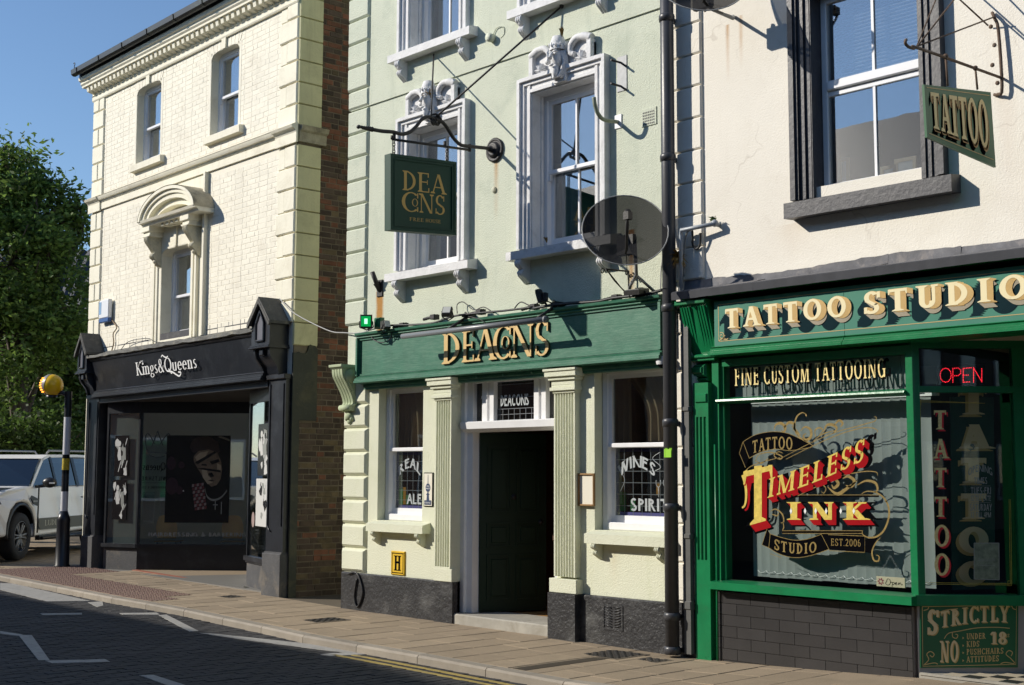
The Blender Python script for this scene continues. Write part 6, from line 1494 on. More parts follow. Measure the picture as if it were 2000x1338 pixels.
m = MB(); m.box(-6.5, -.2, 4.4, 4.5, 0, 2.8); m.box(-6.5, -6.4, .5, 4.5, 0, 2.8); m.box(-.3, -.2, .4, 4.5, 0, 2.8); m.box(-5.4, -2.6, 3.2, 3.26, 0, 1.9); m.build('shop_inner_walls', INW, sf_)
m = MB(); m.box(-6.5, -.2, .02, 4.5, -.1, gz(-8) + .002); m.build('shop_floor', mat('grey_shop_floor', (.20, .19, .17), .5), sf_)
m = MB(); m.add([(-5.19, .28, gz(-8) + .006), (-1.50, .20, gz(-8) - .012), (-1.50, .27, gz(-8) - .012), (-5.19, .35, gz(-8) + .006)], [(0, 1, 2, 3)])
m = MB(); m.ext([(-5.19, .24, .094), (-1.48, .18, .066), (-1.48, .27, .066), (-5.19, .33, .094)], (0, 0, -.03)); m.build('red_threshold_line', mat('faded_red_paint', (.30, .10, .06), .8, dirt=(.3, .24, .17), dscale=3), sf_)
m = MB(); m.ext([(-5.19, .33, .091), (-1.48, .27, .063), (-2.5, 1.66, .075), (-4.03, 1.66, .085)], (0, 0, -.03)); m.build('lobby_floor', FLAG, sf_)
# raised shop name
def kp2(zx, zy, w=.2): return k(130 + zx / 4.255, 560 + zy / 4.255, w)
nm = empty('barber_name_letters', KO, KA, 'white Kings & Queens lettering fixed on the black fascia', 'sign lettering')
a, b = kp2(585, 735), kp2(1078, 688)
for lay, mm, off, sh in (('letter_shadow', BLACKF, .010, (.03, -.03)), ('letters', LETW, .014, (0, 0))):
    m = MB()
    fn = lambda u, v: (a[0] - .02 + (b[0] - a[0] + .04) * u, -.175 - .03 * v, 3.13 + .20 * v)
    write(m, 'Kings&Queens', fn, .15, .05, True, .035, off=off, shift=sh, depth=.006)
    if lay == 'letters':
        cq = fn(.55, -.25); ribbon(m, [Vector(fn(p.x, p.y)) + Vector((0, -.02, 0)) for p in catmull([(.52, .05, 0), (.60, -.05, 0), (.66, -.28, 0), (.71, -.42, 0), (.74, -.2, 0), (.70, -.12, 0)], 6)], .022)
        ribbon(m, [Vector(fn(p.x, p.y)) + Vector((0, -.02, 0)) for p in catmull([(.45, 1.12, 0), (.47, 1.25, 0), (.50, 1.12, 0), (.53, 1.05, 0), (.56, 1.12, 0)], 6)], .018)
        for u_ in (.105, .12, .135): m.ball(Vector(fn(u_, 1.02)) + Vector((0, -.02, 0)), .012, 6, 4)
    m.build(lay, mm, nm)
# glass lettering and posters
P, bx, L, n = FRM['splay']
hl = empty('hairdressing_lettering', KO, KA, 'grey HAIRDRESSING & BARBERING lettering low on the barber shop glass', 'window lettering')
m = MB(); write(m, 'HAIRDRESSING & BARBERING', lambda a_, v: P(.18 + 1.57 * a_, .622 + .062 * v, .0), .16, .14, False, .14, off=.001, n=n); m.build('grey_writing', LETG, hl)
m = MB(); mir = lambda a0, b0, z, c_: (lambda a_, v: P(a0 + (b0 - a0) * (1 - a_), z + c_ * v, .0))
gl_ = empty('reversed_shop_lettering', KO, KA, 'dark lettering reading backwards through the barber shop glass', 'window lettering')
write(m, 'WILTSHIRE', mir(-.0 + .04, .43, 1.512, .065), .15, .12, False, .3, off=.001, n=n); write(m, 'Queens', mir(.05, .42, 1.68, .12), .15, .06, True, .05, off=.001, n=n); write(m, 'BARBERING EXCEL', mir(.04, .43, 1.385, .035), .15, .12, False, .3, off=.001, n=n)
ribbon(m, [P(.04, 1.475, .003), P(.43, 1.475, .003)], .004, n)
m.build('dark_writing', BLACKF, gl_)
m = MB()
cr = lambda x, y: P(.05 + .45 * x, 1.93 + .42 * y, .002)
for pts in ([(.15, .1), (.85, .05)], [(.15, .1), (.05, .6), (.15, .8), (.3, .6), (.4, .4)], [(.3, .3), (.45, .75), (.5, .9), (.55, .75), (.7, .35)], [(.6, .4), (.75, .65), (.9, .8), (.95, .55), (.85, .05)], [(.2, .0), (.5, -.12), (.8, -.05)]): ribbon(m, [cr(p.x, p.y) for p in catmull([(x, y, 0) for x, y in pts], 6)], .016, n)
m.build('crown_outline', mat('frosted_grey', (.10, .11, .10), .6), gl_)
def poster(root_label, Pf, n, u0, u1, z0, z1, off, bgc, items, name='poster', cat='poster'):
    r = empty(name, KO, KA, root_label, cat)
    m = MB(); m.ext([Pf(u0, z0, off), Pf(u1, z0, off), Pf(u1, z1, off), Pf(u0, z1, off)], Vector(n) * .002); m.build('sheet', bgc, r)
    by = {}
    for i, (mm, pts) in enumerate(items):
        by.setdefault(mm.name, (mm, MB()))[1].poly([Pf(u0 + (u1 - u0) * x, z0 + (z1 - z0) * y, off + .003 + .0003 * i) for x, y in pts])
    for nm_, (mm, mb_) in by.items(): mb_.build('print_' + nm_, mm, r)
    return r
SK = mat('poster_skin', (.20, .15, .10), .5, var=.3, vscale=14); SKL = mat('poster_skin_light', (.46, .38, .26), .5, var=.15, vscale=14); HAIRP = mat('poster_hair', (.04, .026, .02), .5, var=.3, vscale=30); PRED = mat('poster_dim_red', (.03, .010, .013), .5); PSC = mat('poster_scarf', (.26, .20, .19), .5); PDK = mat('poster_dark_red', (.13, .03, .03), .5); PBK = mat('poster_black', (.010, .008, .009), .25); PGR = mat('poster_grey', (.25, .26, .24), .5)
it = []
def ell(cx_, cy_, rx, ry, n_=14): return [(cx_ + rx * math.cos(2 * math.pi * i / n_), cy_ + ry * math.sin(2 * math.pi * i / n_)) for i in range(n_)]
it += [(PRED, ell(.08, .68, .07, .08)), (PRED, ell(.10, .42, .10, .10)), (PRED, ell(.24, .66, .05, .04)), (PRED, ell(.22, .37, .05, .05))]
it += [(HAIRP, [(.36, .86), (.40, .95), (.50, .985), (.66, .99), (.80, .93), (.84, .82), (.78, .78), (.6, .84), (.42, .80)]), (SK, [(.43, .76), (.50, .82), (.66, .84), (.80, .80), (.86, .70), (.88, .60), (.86, .50), (.80, .43), (.72, .41), (.64, .46), (.56, .55), (.48, .64), (.43, .70)]),
       (SKL, [(.45, .75), (.52, .80), (.66, .82), (.60, .74), (.50, .67)]), (SKL, [(.56, .60), (.64, .62), (.66, .54), (.72, .50), (.74, .46), (.66, .44), (.58, .52)]), (SKL, [(.80, .68), (.86, .66), (.86, .60), (.80, .61)]),
       (PBK, [(.45, .68), (.50, .67), (.78, .80), (.76, .82), (.47, .70)]), (PBK, [(.46, .62), (.86, .575), (.85, .60), (.60, .625)]), (PBK, [(.68, .70), (.82, .73), (.84, .70), (.72, .665)]), (PBK, [(.55, .655), (.64, .65), (.63, .67), (.56, .67)]), (PBK, [(.66, .56), (.72, .575), (.76, .53), (.70, .52)]), (HAIRP, [(.66, .485), (.72, .495), (.77, .48), (.72, .47)])]
for i in range(5):
    for j in range(8):
        x = .42 + i * .038 + (.05 - j * .008); y = .14 + j * .038 + i * .004
        if x < .64: it.append((PSC if (i + j) % 2 else PDK, [(x, y), (x + .034, y + .004), (x + .036, y + .036), (x + .002, y + .032)]))
ck = [(p.x, p.y) for p in catmull([(.62, .40, 0), (.66, .30, 0), (.76, .26, 0), (.88, .29, 0), (.97, .37, 0)], 5)]
for (a_, b_) in zip(ck, ck[1:]): it.append((PGR, [(a_[0], a_[1] - .012), (b_[0], b_[1] - .012), (b_[0], b_[1] + .012), (a_[0], a_[1] + .012)]))
it += [(PGR, [(.785, .15), (.80, .15), (.80, .26), (.785, .26)]), (PGR, [(.755, .20), (.83, .20), (.83, .212), (.755, .212)]), (PGR, [(.88, .10), (.895, .10), (.895, .24), (.88, .24)]), (LETW, [(.275, .36), (.30, .355), (.29, .375)]), (PGR, [(.80, .985), (.86, .99), (.99, .955), (.99, .935)])]
poster('large dark portrait poster of a young man with a checked scarf', P, n, .43, 1.46, .84, 2.24, -.014 + .02, PBK, it, 'portrait_poster')
WH = mat('poster_white', (.55, .55, .53), .5); BK = PBK
def bw(seed):
    rr = random.Random(seed); o = []
    for i in range(9):
        cx_, cy_ = rr.uniform(.12, .85), rr.uniform(.08, .92); k_ = rr.uniform(.06, .17)
        o.append((rr.choice((WH, WH, PGR, BK)), [(min(.98, max(.02, cx_ + k_ * rr.uniform(.5, 1.6) * math.cos(t_))), min(.98, max(.02, cy_ + k_ * rr.uniform(.5, 1.3) * math.sin(t_)))) for t_ in [i2 * .785 for i2 in range(8)]]))
    for i in range(4): x = rr.uniform(.1, .8); y = rr.uniform(.1, .7); o.append((WH, [(x, y), (x + .05, y), (x + .22, y + .25), (x + .18, y + .26)]))
    o += [(WH, ell(.35, .80, .10, .07)), (WH, [(.28, .72), (.42, .72), (.50, .40), (.30, .38), (.22, .50)]), (BK, ell(.68, .76, .08, .06)), (PGR, [(.6, .7), (.78, .7), (.82, .4), (.6, .4)])]
    return o
P1f, _, L1, n1 = FRM['left']; P2f, _, L2, n2 = FRM['right']
poster('upper black and white photo poster in the left barber window', P1f, n1, .17, .47, 1.58, 2.24, .004, BK, bw(1))
poster('lower black and white photo poster in the left barber window', P1f, n1, .16, .46, .88, 1.52, .004, BK, bw(2))
poster('upper black and white photo poster in the right barber window', P2f, n2, .42, .92, 1.60, 2.30, .004, BK, bw(5))
poster('lower black and white photo poster in the right barber window', P2f, n2, .38, .92, .92, 1.56, .004, WH, bw(6)[:9])
r = empty('window_sticker', KO, KA, 'oval pale pink card hanging in the right barber window', 'sticker'); m = MB(); m.poly([P2f(.26 + .07 * math.cos(D2R(t_)), 1.0 + .105 * math.sin(D2R(t_)), .004) for t_ in range(0, 360, 20)]); m.build('card', mat('dull_pink_card', (.30, .22, .20), .6), r)
for i, (u_, z0_, z1_) in enumerate(((.12, .62, 1.25), (.3, .9, 1.25))):
    poster(('grey framed print leaning left inside the barber window', 'grey framed print leaning right inside the barber window')[i], P, n, -.06 + .28 * i + .06, .14 + .28 * i + .06, .82, 1.33, -.25, PGR, [(mat('poster_mid_grey', (.14, .13, .13), .5), [(.1, .1), (.9, .08), (.92, .9), (.08, .92)])], 'framed_print', 'picture frame')
# chairs inside
CH = mat('honey_plywood', (.75, .42, .11), .4, var=.15, vscale=8)
def chair(u, y, rz, lab):
    loc = KO + KR * u + KY * y; c = empty('cafe_chair', (loc.x, loc.y, gz(-8)), KA + rz, lab, 'chair', 'plywood chairs inside the barber shop')
    m = MB(); m.cbox(-.19, .19, -.2, .2, .44, .455, .004); m.build('seat', CH, c)
    m = MB(); vs = []
    for j in range(7):
        f = j / 6; hw = .15 + .04 * math.sin(f * 3.1) - .03 * f
        for i in range(7): u_ = -1 + 2 * i / 6; vs.append((u_ * hw, .19 + .05 * f - .05 * u_ * u_ + .0, .50 + .38 * f - .03 * u_ * u_ * f))
    m.add(vs, [(j * 7 + i, j * 7 + i + 1, j * 7 + i + 8, j * 7 + i + 7) for j in range(6) for i in range(6)], True); m.build('backrest', CH, c)
    for sx in (-1, 1):
        for sy in (-1, 1): m = MB(); m.tube([(sx * .15, sy * .15, .44), (sx * .2, sy * .2, 0)], .010, 6); m.build('leg', GALV, c)
_c1, _c2 = P(.40, 0, -.42), P(1.44, 0, -.42)
chair(_c1[0], _c1[1], D2R(-131), 'honey plywood chair left of the big poster behind the glass'); chair(_c2[0], _c2[1], D2R(-120), 'honey plywood chair right of the big poster behind the glass')
# added board close behind the left pane; its grey stands in for reflected light
for nm_, u0_, u1_ in (('left', .0, .64),):
    P_, bx_, L_2, n_2 = FRM[nm_]; m = MB(); bx_(m, u0_, u1_, .50, 2.58, -.05, -.04); m.build('reflection_board', mat('pale_reflection_board', (.17, .19, .185), .8, var=.15, vscale=2), sf_)
# alarm box
r = empty('alarm_box', KO, KA, 'white and blue alarm box on the cream wall above the shopfront', 'alarm box')
m = MB(); a_, b_ = k(194, 586, .08), k(212, 623, .08); m.cbox(a_[0] + .02, b_[0] - .0, -.09, -.03, b_[1] + .03, a_[1] - .02, .012); m.build('casing', PVC, r); m = MB(); m.cbox(a_[0] + .02, b_[0], -.088, -.03, b_[1] - .04, b_[1] + .028, .01); m.build('blue_base', mat('alarm_blue', (.03, .10, .30), .4), r)
m = MB(); m.box(a_[0] + .026, a_[0] + .12, -.0915, -.09, b_[1] + .1, a_[1] - .05); m.build('blue_label', mat('alarm_label', (.2, .35, .55), .5), r)
def cable(label, pts, r_=.006, m_=CABLE, name='cable', cat='cable', seg=6):
    mb_ = MB(); mb_.tube(catmull(pts, seg), r_, 5); return mb_.build(name, m_, label=label, cat=cat)
def kw(px_, py_, w=.03): u, z = k(px_, py_, w); p = KO + KR * u - KY * w; return Vector((p.x, p.y, z))
cable('tangled old cable hanging from the alarm box down to the black ledge', [kw(210, 612), kw(222, 630), kw(228, 640), kw(221, 652), kw(222, 670), kw(218, 688), kw(224, 694)], .010, mat('tan_old_cable', (.25, .17, .09), .7))
cable('thin black cable running along the barber fascia ledge', [kw(232, 690, .05), kw(250, 668, .06), kw(288, 661, .05), kw(305, 668, .1), kw(345, 668, .2), kw(420, 655, .2), kw(485, 640, .2)], .006)
# ================================================================== THINGS ON AND ROUND THE PUB
# hanging DEACONS board and its scrolled bracket
BX = -.092
def bxp(px_, py_): return xx_(px_, py_, BX)
MO = q(968, 292, -.02)
br = empty('pub_sign_bracket', (BX, 0, MO.z), 0, 'black wrought iron bow bracket with twisted tip holding the pub board', 'sign bracket')
lo2 = lambda p: Vector(p) - Vector((BX, 0, MO.z))
m = MB(); m.lathe([(.0, 0), (.13, .0), (.135, .02), (.11, .03), (.105, .022), (.09, .022), (.085, .045), (.05, .06), (.04, .05), (.032, .10), (0, .10)], (0, 0, 0), (0, -1, 0), 22); m.build('wall_rosette', IRON, br)
m = MB(); pts = [lo2(bxp(*p)) for p in ((955, 290), (918, 286), (900, 283), (886, 270), (872, 248), (862, 237), (848, 232), (836, 228), (824, 233), (812, 248), (800, 258), (785, 262), (768, 258), (745, 256), (728, 253))]
m.tube(catmull([lo2((BX, -.02, MO.z))] + pts, 4), .020, 8); m.build('bow', IRON, br)
m = MB(); tw = catmull([lo2(bxp(728, 253)), lo2(bxp(718, 251)), lo2(bxp(708, 249)), lo2(bxp(700, 246))], 8); m.tube(tw, [.020 + .010 * abs(math.sin(i * 1.1)) - .0006 * i for i in range(len(tw))], 7); m.ball(lo2(bxp(700, 248)), .02, 8, 6); m.build('twisted_tip', IRON, br)
m = MB(); m.tube([lo2(bxp(766, 272)), lo2(bxp(918, 293))], .014, 7)
for p in ((770, 262, 770, 274), (869, 276, 869, 288), (917, 282, 917, 296), (766, 265, 766, 272)): m.tube([lo2(bxp(p[0], p[1])), lo2(bxp(p[2], p[3]))], .018, 6)
m.build('carrying_rod', IRON, br)
m = MB()
for c_, r_ in (((850, 233), .055), ((854, 236), .045), ((846, 236), .04)):
    c0 = lo2(bxp(*c_)); m.tube([c0 + Vector((.02 * math.sin(D2R(t_) * 2), r_ * math.cos(D2R(t_)), r_ * math.sin(D2R(t_)))) for t_ in range(0, 361, 30)], .012, 6, cap=False)
m.build('knot_rings', IRON, br)
m = MB(); m.tube([lo2(bxp(852, 228)), lo2(q(1097, 12, -.03))], .011, 6); m.ball(lo2(q(1097, 12, -.03)), .025, 8, 6); m.build('stay_rod', IRON, br)
m = MB(); m.tube([lo2(bxp(842, 226)), lo2(q(847, 106, -.02))], .009, 6); m.build('upper_stay_rod', IRON, br)
bd = empty('pub_hanging_sign', (BX, 0, 4.0), 0, 'dark green square pub board reading DEACONS FREE HOUSE in gold', 'hanging sign')
lo3 = lambda p: Vector(p) - Vector((BX, 0, 4.0))
C4 = [lo3(bxp(*p)) for p in ((757, 301), (886, 318), (886, 461), (757, 450))]
Dx = Vector((.035, 0, 0))
m = MB(); m.ext([p - Dx for p in C4], Dx * 2); m.build('board', BOARDG, bd)
cen = sum(C4, Vector()) / 4
m = MB()
for s0, s1, t_ in ((1.0, .93, .05), (.93, .89, .042), (.89, .86, .048)):
    O_ = [cen + (p - cen) * s0 for p in C4]; I_ = [cen + (p - cen) * s1 for p in C4]
    for i in range(4):
        j = (i + 1) % 4
        for sg in (1, -1): m.ext([x + Vector((sg * .034, 0, 0)) for x in ((O_[i], O_[j], I_[j], I_[i]) if sg > 0 else (O_[j], O_[i], I_[i], I_[j]))], (sg * (t_ - .034), 0, 0))
m.build('frame_moulding', BOARDG, bd)
bl2 = lambda u, v: (C4[3].lerp(C4[2], u)).lerp(C4[0].lerp(C4[1], u), v)
m = MB(); BG2 = mat('board_gold_letters', (.58, .37, .085), .45)
def bword(s_, u0, u1, v0, v1, T_=.15, t_=.055, gap=.07): write(m, s_, lambda a_, v: bl2(u0 + (u1 - u0) * a_, v0 + (v1 - v0) * v), T_, t_, True, gap, off=.037, n=(1, 0, 0))
bword('DEA', .185, .83, .54, .80); bword('C', .17, .44, .265, .52); bword('O', .325, .415, .34, .44, .15, .06); bword('NS', .44, .83, .265, .52); bword('FREE', .29, .50, .145, .19, .14, .06, .14); bword('HOUSE', .53, .76, .145, .19, .14, .06, .14)
m.build('gold_lettering', BG2, bd)
for (px_, y0, y1) in ((769, 272, 306), (873, 287, 318)):
    m = MB(); p0, p1 = lo3(bxp(px_, y0)), lo3(bxp(px_, y1))
    for i in range(5):
        p = p0.lerp(p1, (i + .5) / 5); ax = (Vector((.018, 0, 0)), Vector((0, .018, 0)))[i % 2]
        m.tube([p + ax * math.cos(D2R(t_)) + Vector((0, 0, .028 * math.sin(D2R(t_)))) for t_ in range(0, 361, 45)], .005, 5, cap=False)
    m.build('chain', IRON, bd)
# satellite dishes
def dish(c, dia, n, label, lnb_dir, mast):
    r = empty('satellite_dish', (0, 0, 0), 0, label, 'satellite dish', 'perforated satellite dishes')
    n = Vector(n).normalized(); u = Vector((0, 0, 1)).cross(n).normalized(); v = n.cross(u); c = Vector(c); R = dia / 2
    m = MB(); vs = []; fs = []
    for j in range(7):
        rr = R * j / 6; dd = .10 * (rr / R) ** 2
        for i in range(36): a = D2R(i * 10); vs.append(c + (u * math.cos(a) + v * math.sin(a)) * rr + n * dd)
    for j in range(6):
        for i in range(36): fs.append((j * 36 + i, j * 36 + (i + 1) % 36, (j + 1) * 36 + (i + 1) % 36, (j + 1) * 36 + i))
    m.add(vs, fs, True); m.build('mesh_reflector', MESHM, r)
    m = MB(); m.tube([c + (u * math.cos(D2R(t_)) + v * math.sin(D2R(t_))) * R + n * .10 for t_ in range(0, 361, 10)], .006, 5, cap=False); m.build('rim', GCABLE, r)
    base = c - v * R * .55 + n * .04; tip_ = c - v * R * .25 + n * .50 * dia / .8
    m = MB(); m.tube([base, base + n * .12 - v * .05, tip_ - n * .06], .014, 6); m.build('feed_arm', IRON, r)
    m = MB(); m.lathe([(0, 0), (.032, 0), (.036, .07), (.026, .10), (.02, .14), (0, .14)], tip_, (c - tip_), 12); m.box(tip_.x - .03, tip_.x + .03, tip_.y - .03, tip_.y + .03, tip_.z - .07, tip_.z); m.build('receiver_head', IRON, r)
    m = MB(); b_ = c - n * .02; m.box(b_.x - .10, b_.x + .10, b_.y, b_.y + .05, b_.z - .16, b_.z + .02); m.tube([b_ + Vector((0, .05, -.02)), b_ + Vector((.03, .1, -.05))], .03, 8)
    for sx in (-1, 1): m.tube([b_ + Vector((sx * .09, .03, .02)), b_ + Vector((sx * .03, .10, -.16))], .014, 6)
    m.build('rear_bracket', IRON, r)
    m = MB(); m.tube([Vector(p) for p in mast], .017, 7); m.build('mast', GALV, r)
    m = MB()
    for i in range(4): m.tube(catmull([tip_, tip_ + Vector((.01 * i - .02, 0, -.12)), base + n * (.1 + .01 * i) + Vector((0, 0, -.10)), Vector(mast[0])], 5), .004, 4)
    m.build('dish_cable', CABLE, r)
    return r
MESHM = bpy.data.materials.new('dark_perforated_mesh'); MESHM.use_nodes = True; n_ = MESHM.node_tree.nodes; l_ = MESHM.node_tree.links; pb = n_['Principled BSDF']; pb.inputs['Base Color'].default_value = (.022, .022, .024, 1); pb.inputs['Roughness'].default_value = .8; pb.inputs['Specular IOR Level'].default_value = .1
tr = n_.new('ShaderNodeBsdfTransparent'); mx = n_.new('ShaderNodeMixShader'); mx.inputs[0].default_value = .91; l_.new(tr.outputs[0], mx.inputs[1]); l_.new(pb.outputs[0], mx.inputs[2]); l_.new(mx.outputs[0], n_['Material Output'].inputs[0])
d1 = q(1220, 461, -.42); dish(d1 + Vector((0, 0, 0)), .80, (.62, -.62, .42), 'dark mesh satellite dish beside the pub drainpipe above the fascia', None, [q(1230, 577, -.08), q(1230, 560, -.10), (d1.x + .02, d1.y + .14, d1.z - .35), (d1.x + .02, d1.y + .12, d1.z)])
d2 = q(1370, -22, -.50); dish(d2, .80, (.60, -.60, .46), 'dark mesh satellite dish at the top of the white wall', None, [q(1432, 32, -.01), q(1432, 36, -.12), (d2.x, d2.y + .13, d2.z - .15), (d2.x, d2.y + .10, d2.z)])
# downpipes
dp = empty('drainpipe', (2.447, -.14, 0), 0, 'thick dark grey cast iron drainpipe between the pub and the tattoo shop', 'drainpipe')
m = MB(); m.tube([(0, 0, .03), (0, 0, 9)], .064, 20)
m.build('pipe', PIPE, dp)
for z_ in (.02, .32, 1.30, 2.07, 3.13, 5.90, 4.55):
    m = MB(); m.lathe([(.064, 0), (.074, .0), (.076, .05), (.070, .065), (.064, .07)], (0, 0, z_), n=20); m.box(-.015, .015, .05, .13, z_ + .01, z_ + .05); m.build('collar', PIPE, dp)
m = MB(); m.box(-.001, .09, -.0685, -.064, 1.785, 1.86); m.v = [(x * .9 - .02, y, z) for x, y, z in m.v]; m.build('green_sticker', mat('lime_sticker', (.28, .62, .02), .5), dp)
m = MB(); m.ext([(.052, -.045, 1.79), (.052, -.045, 1.87), (-.01, -.068, 1.87), (-.01, -.068, 1.79)], (.002, -.002, 0)); m.build('green_sticker', MATS['lime_sticker'], dp)
dp2 = empty('square_downpipe', (2.60, -.05, 0), 0, 'flat dark downpipe behind the drainpipe reaching the paving', 'drainpipe')
m = MB(); m.box(-.045, .03, -.05, .0, .03, 3.2); m.cbox(-.055, .04, -.06, 0, .42, .50, .01); m.cbox(-.055, .04, -.06, 0, 1.05, 1.10, .01); m.cbox(-.055, .04, -.06, 0, 2.2, 2.25, .01); m.build('pipe', PIPE2, dp2)
dp3 = empty('grey_waste_pipe', (0, 0, 0), 0, 'thin pale grey waste pipe crossing the quoins and turning down', 'pipe')
a_, b_, c_ = q(1400, 439, -.04), q(1330, 450, -.13), q(1330, 580, -.13)
m = MB(); m.tube([a_ + Vector((0, .04, 0)), a_ + Vector((0, -.05, 0)), b_, b_ + Vector((0, 0, -.05)), c_], .020, 10); m.ball(a_ + Vector((0, -.03, .01)), .035, 8, 6); m.build('pipe', mat('grey_plastic_pipe', (.30, .33, .36), .4), dp3)
cable('black cable loop hanging under the grey waste pipe', [q(1345, 448, -.1), q(1352, 452, -.08), q(1353, 478, -.06), q(1360, 486, -.05), q(1367, 478, -.05), q(1368, 455, -.07)], .011)
cable('grey cable dropping beside the waste pipe behind the drainpipe', [q(1336, 540, -.06), q(1337, 480, -.06), q(1342, 454, -.08), q(1350, 450, -.1)], .009, GCABLE)
cable('thin drooping cable running from the passage wall to the pub corner', [kw(546, 583, .05), kw(575, 612, .1), Vector(q(640, 645, -.02)), Vector(q(672, 650, -.03)), Vector(q(705, 650, -.10)), Vector(q(735, 640, -.16))], .008, GCABLE)
random.seed(17)
cable('long black cable lying along the top of the pub fascia, left half', [q(720, 645, -.14), q(760, 636, -.14), q(815, 634, -.15), q(850, 630, -.13), q(885, 618, -.15), q(930, 612, -.13), q(985, 607, -.15), q(1040, 600, -.13)], .012)
cable('long black cable bundle lying along the top of the pub fascia, right half', [q(1040, 603, -.13), q(1080, 596, -.14), q(1120, 592, -.14), q(1165, 589, -.13), q(1200, 582, -.14), q(1260, 575, -.13), q(1296, 566, -.10)], .016)
cable('thin looping wire above the left of the pub fascia lettering', [q(893, 612, -.12), q(893, 595, -.08), q(905, 590, -.05), q(925, 605, -.06), q(945, 600, -.06), q(965, 612, -.1)], .006)
cable('second thin wire sagging over the DEACONS lettering', [q(915, 618, -.16), q(940, 625, -.16), q(960, 640, -.14), q(985, 628, -.15)], .005)
cable('thin wire loop hanging over the left end of the pub fascia', [q(725, 650, -.12), q(728, 662, -.13), q(745, 669, -.13), q(762, 662, -.13), q(765, 648, -.14)], .006)
cable('wire looping above the centre of the pub fascia', [q(1005, 602, -.1), q(1018, 590, -.08), q(1040, 598, -.1), q(1060, 586, -.08), q(1085, 596, -.12)], .007)
cable('cable climbing the pub wall beside the drainpipe', [q(1290, 570, -.06), q(1291, 530, -.04), q(1294, 505, -.05), q(1293, 470, -.05)], .007, GCABLE)
cable('black looped cable hanging on the pub plinth at the left corner', [q(680, 1121, -.06), q(695, 1118, -.06), q(704, 1135, -.06), q(708, 1160, -.06), q(698, 1186, -.06), q(692, 1165, -.06), q(697, 1130, -.06)], .012)
# light tube on arms above the name
lt = empty('sign_light_bar', (0, 0, 0), 0, 'long grey tubular light bar on arms above the DEACONS name', 'sign light')
pe = Vector((1.06, -.39, 3.155)); pl = Vector((q(786, 648, -.39).x, -.39, 3.155))
m = MB(); m.tube([pl, pe], .030, 12); m.lathe([(0, 0), (.036, 0), (.036, .03), (0, .03)], pe, (1, 0, 0), 12); m.build('tube', mat('grey_light_bar', (.17, .18, .19), .35), lt)
for xx in (-.45, .92):
    m = MB(); m.tube([(xx + .02, -.05, 3.36), (xx, -.37, 3.17)], .017, 6); m.cbox(xx - .05, xx + .05, -.12, 0, 3.335, 3.37, .004); m.build('arm', IRON, lt)
    m = MB(); m.tube([(xx + .02, -.10, 3.36), (xx - .10, -.02, 3.40)], .012, 6); m.build('brace', IRON, lt)
# floodlights
GLOW = mat('green_flood_glass', (.0, .42, .08), .3, emit=.7); CLEAR = mat('pale_flood_glass', (.6, .6, .56), .2)
def flood(p, rz, tilt, lab, gm, s_=1., body=IRON, grp='floodlights on the pub fascia'):
    r = empty('floodlight', p, rz, lab, 'floodlight', grp)
    m = MB(); m.cbox(-.07 * s_, .07 * s_, -.02, .03, -.08 * s_, .08 * s_, .008); h = m.build('housing', body, r); h.rotation_euler = (tilt, 0, 0)
    m = MB(); m.box(-.055 * s_, .055 * s_, -.024, -.0205, -.06 * s_, .06 * s_); h = m.build('lens', gm, r); h.rotation_euler = (tilt, 0, 0)
    m = MB(); m.tube([(-.075 * s_, 0, 0), (-.08 * s_, .05, -.06), (0, .08, -.09), (.08 * s_, .05, -.06), (.075 * s_, 0, 0)], .008, 5); m.cbox(-.04, .04, .03, .08, -.05, .04, .01); m.build('stirrup', IRON, r)
p = q(715, 628, -.30); flood(p, D2R(48), 0, 'floodlight glowing bright green at the left end of the pub fascia', GLOW, 1.0)
_fl = [o_ for o_ in bpy.data.objects if o_.get('label', '').startswith('floodlight glowing')][0]; m = MB(); m.box(-.018, .018, -.0265, -.0245, -.03, .03); m.build('lamp_core', mat('green_lamp_core', (.35, 1, .5), .3, emit=2.0), _fl)
p = q(873, 608, -.30); flood(p, D2R(35), D2R(-40), 'small square floodlight tilted up with a pale lens above the letter D', CLEAR, .75)
p = q(1054, 580, -.16); flood(p, D2R(-60), D2R(15), 'black floodlight seen edge-on above the letter S', CLEAR, .9)
p = q(1243, 569, -.18); flood(p, D2R(10), D2R(-80), 'black floodlight lying flat under the satellite dish', CLEAR, 1.2)
p = q(755, 634, -.2); flood(p, D2R(80), D2R(-20), 'small black floodlight next to the green one', CLEAR, .6)
m = MB(); p = q(735, 630, -.2); m.cbox(p.x - .06, p.x + .05, p.y, p.y + .08, p.z - .07, p.z + .06, .02); m.build('junction_box', mat('green_box_paint', (.01, .14, .06), .3), label='small dark green box behind the green floodlight', cat='junction box')
for i, (px_, py_) in enumerate(((785, 636), (845, 620), (935, 610), (1040, 600), (1200, 582))):
    p = q(px_, py_, -.1); r = MB(); r.tube([p + Vector((-.16, 0, -.01)), p + Vector((.05, .03, .02))], .018, 6); r.cbox(p.x - .02, p.x + .06, p.y - .03, p.y + .05, p.z - .025, p.z + .03, .006)
    r.build('fixing_bar', IRON, label=('bar clamp at the far left of the fascia top', 'bar clamp beside the small floodlight', 'bar clamp above the letters EA', 'bar clamp under the edge-on floodlight', 'bar clamp under the satellite dish')[i], cat='bracket', group='clamps on top of the pub fascia')
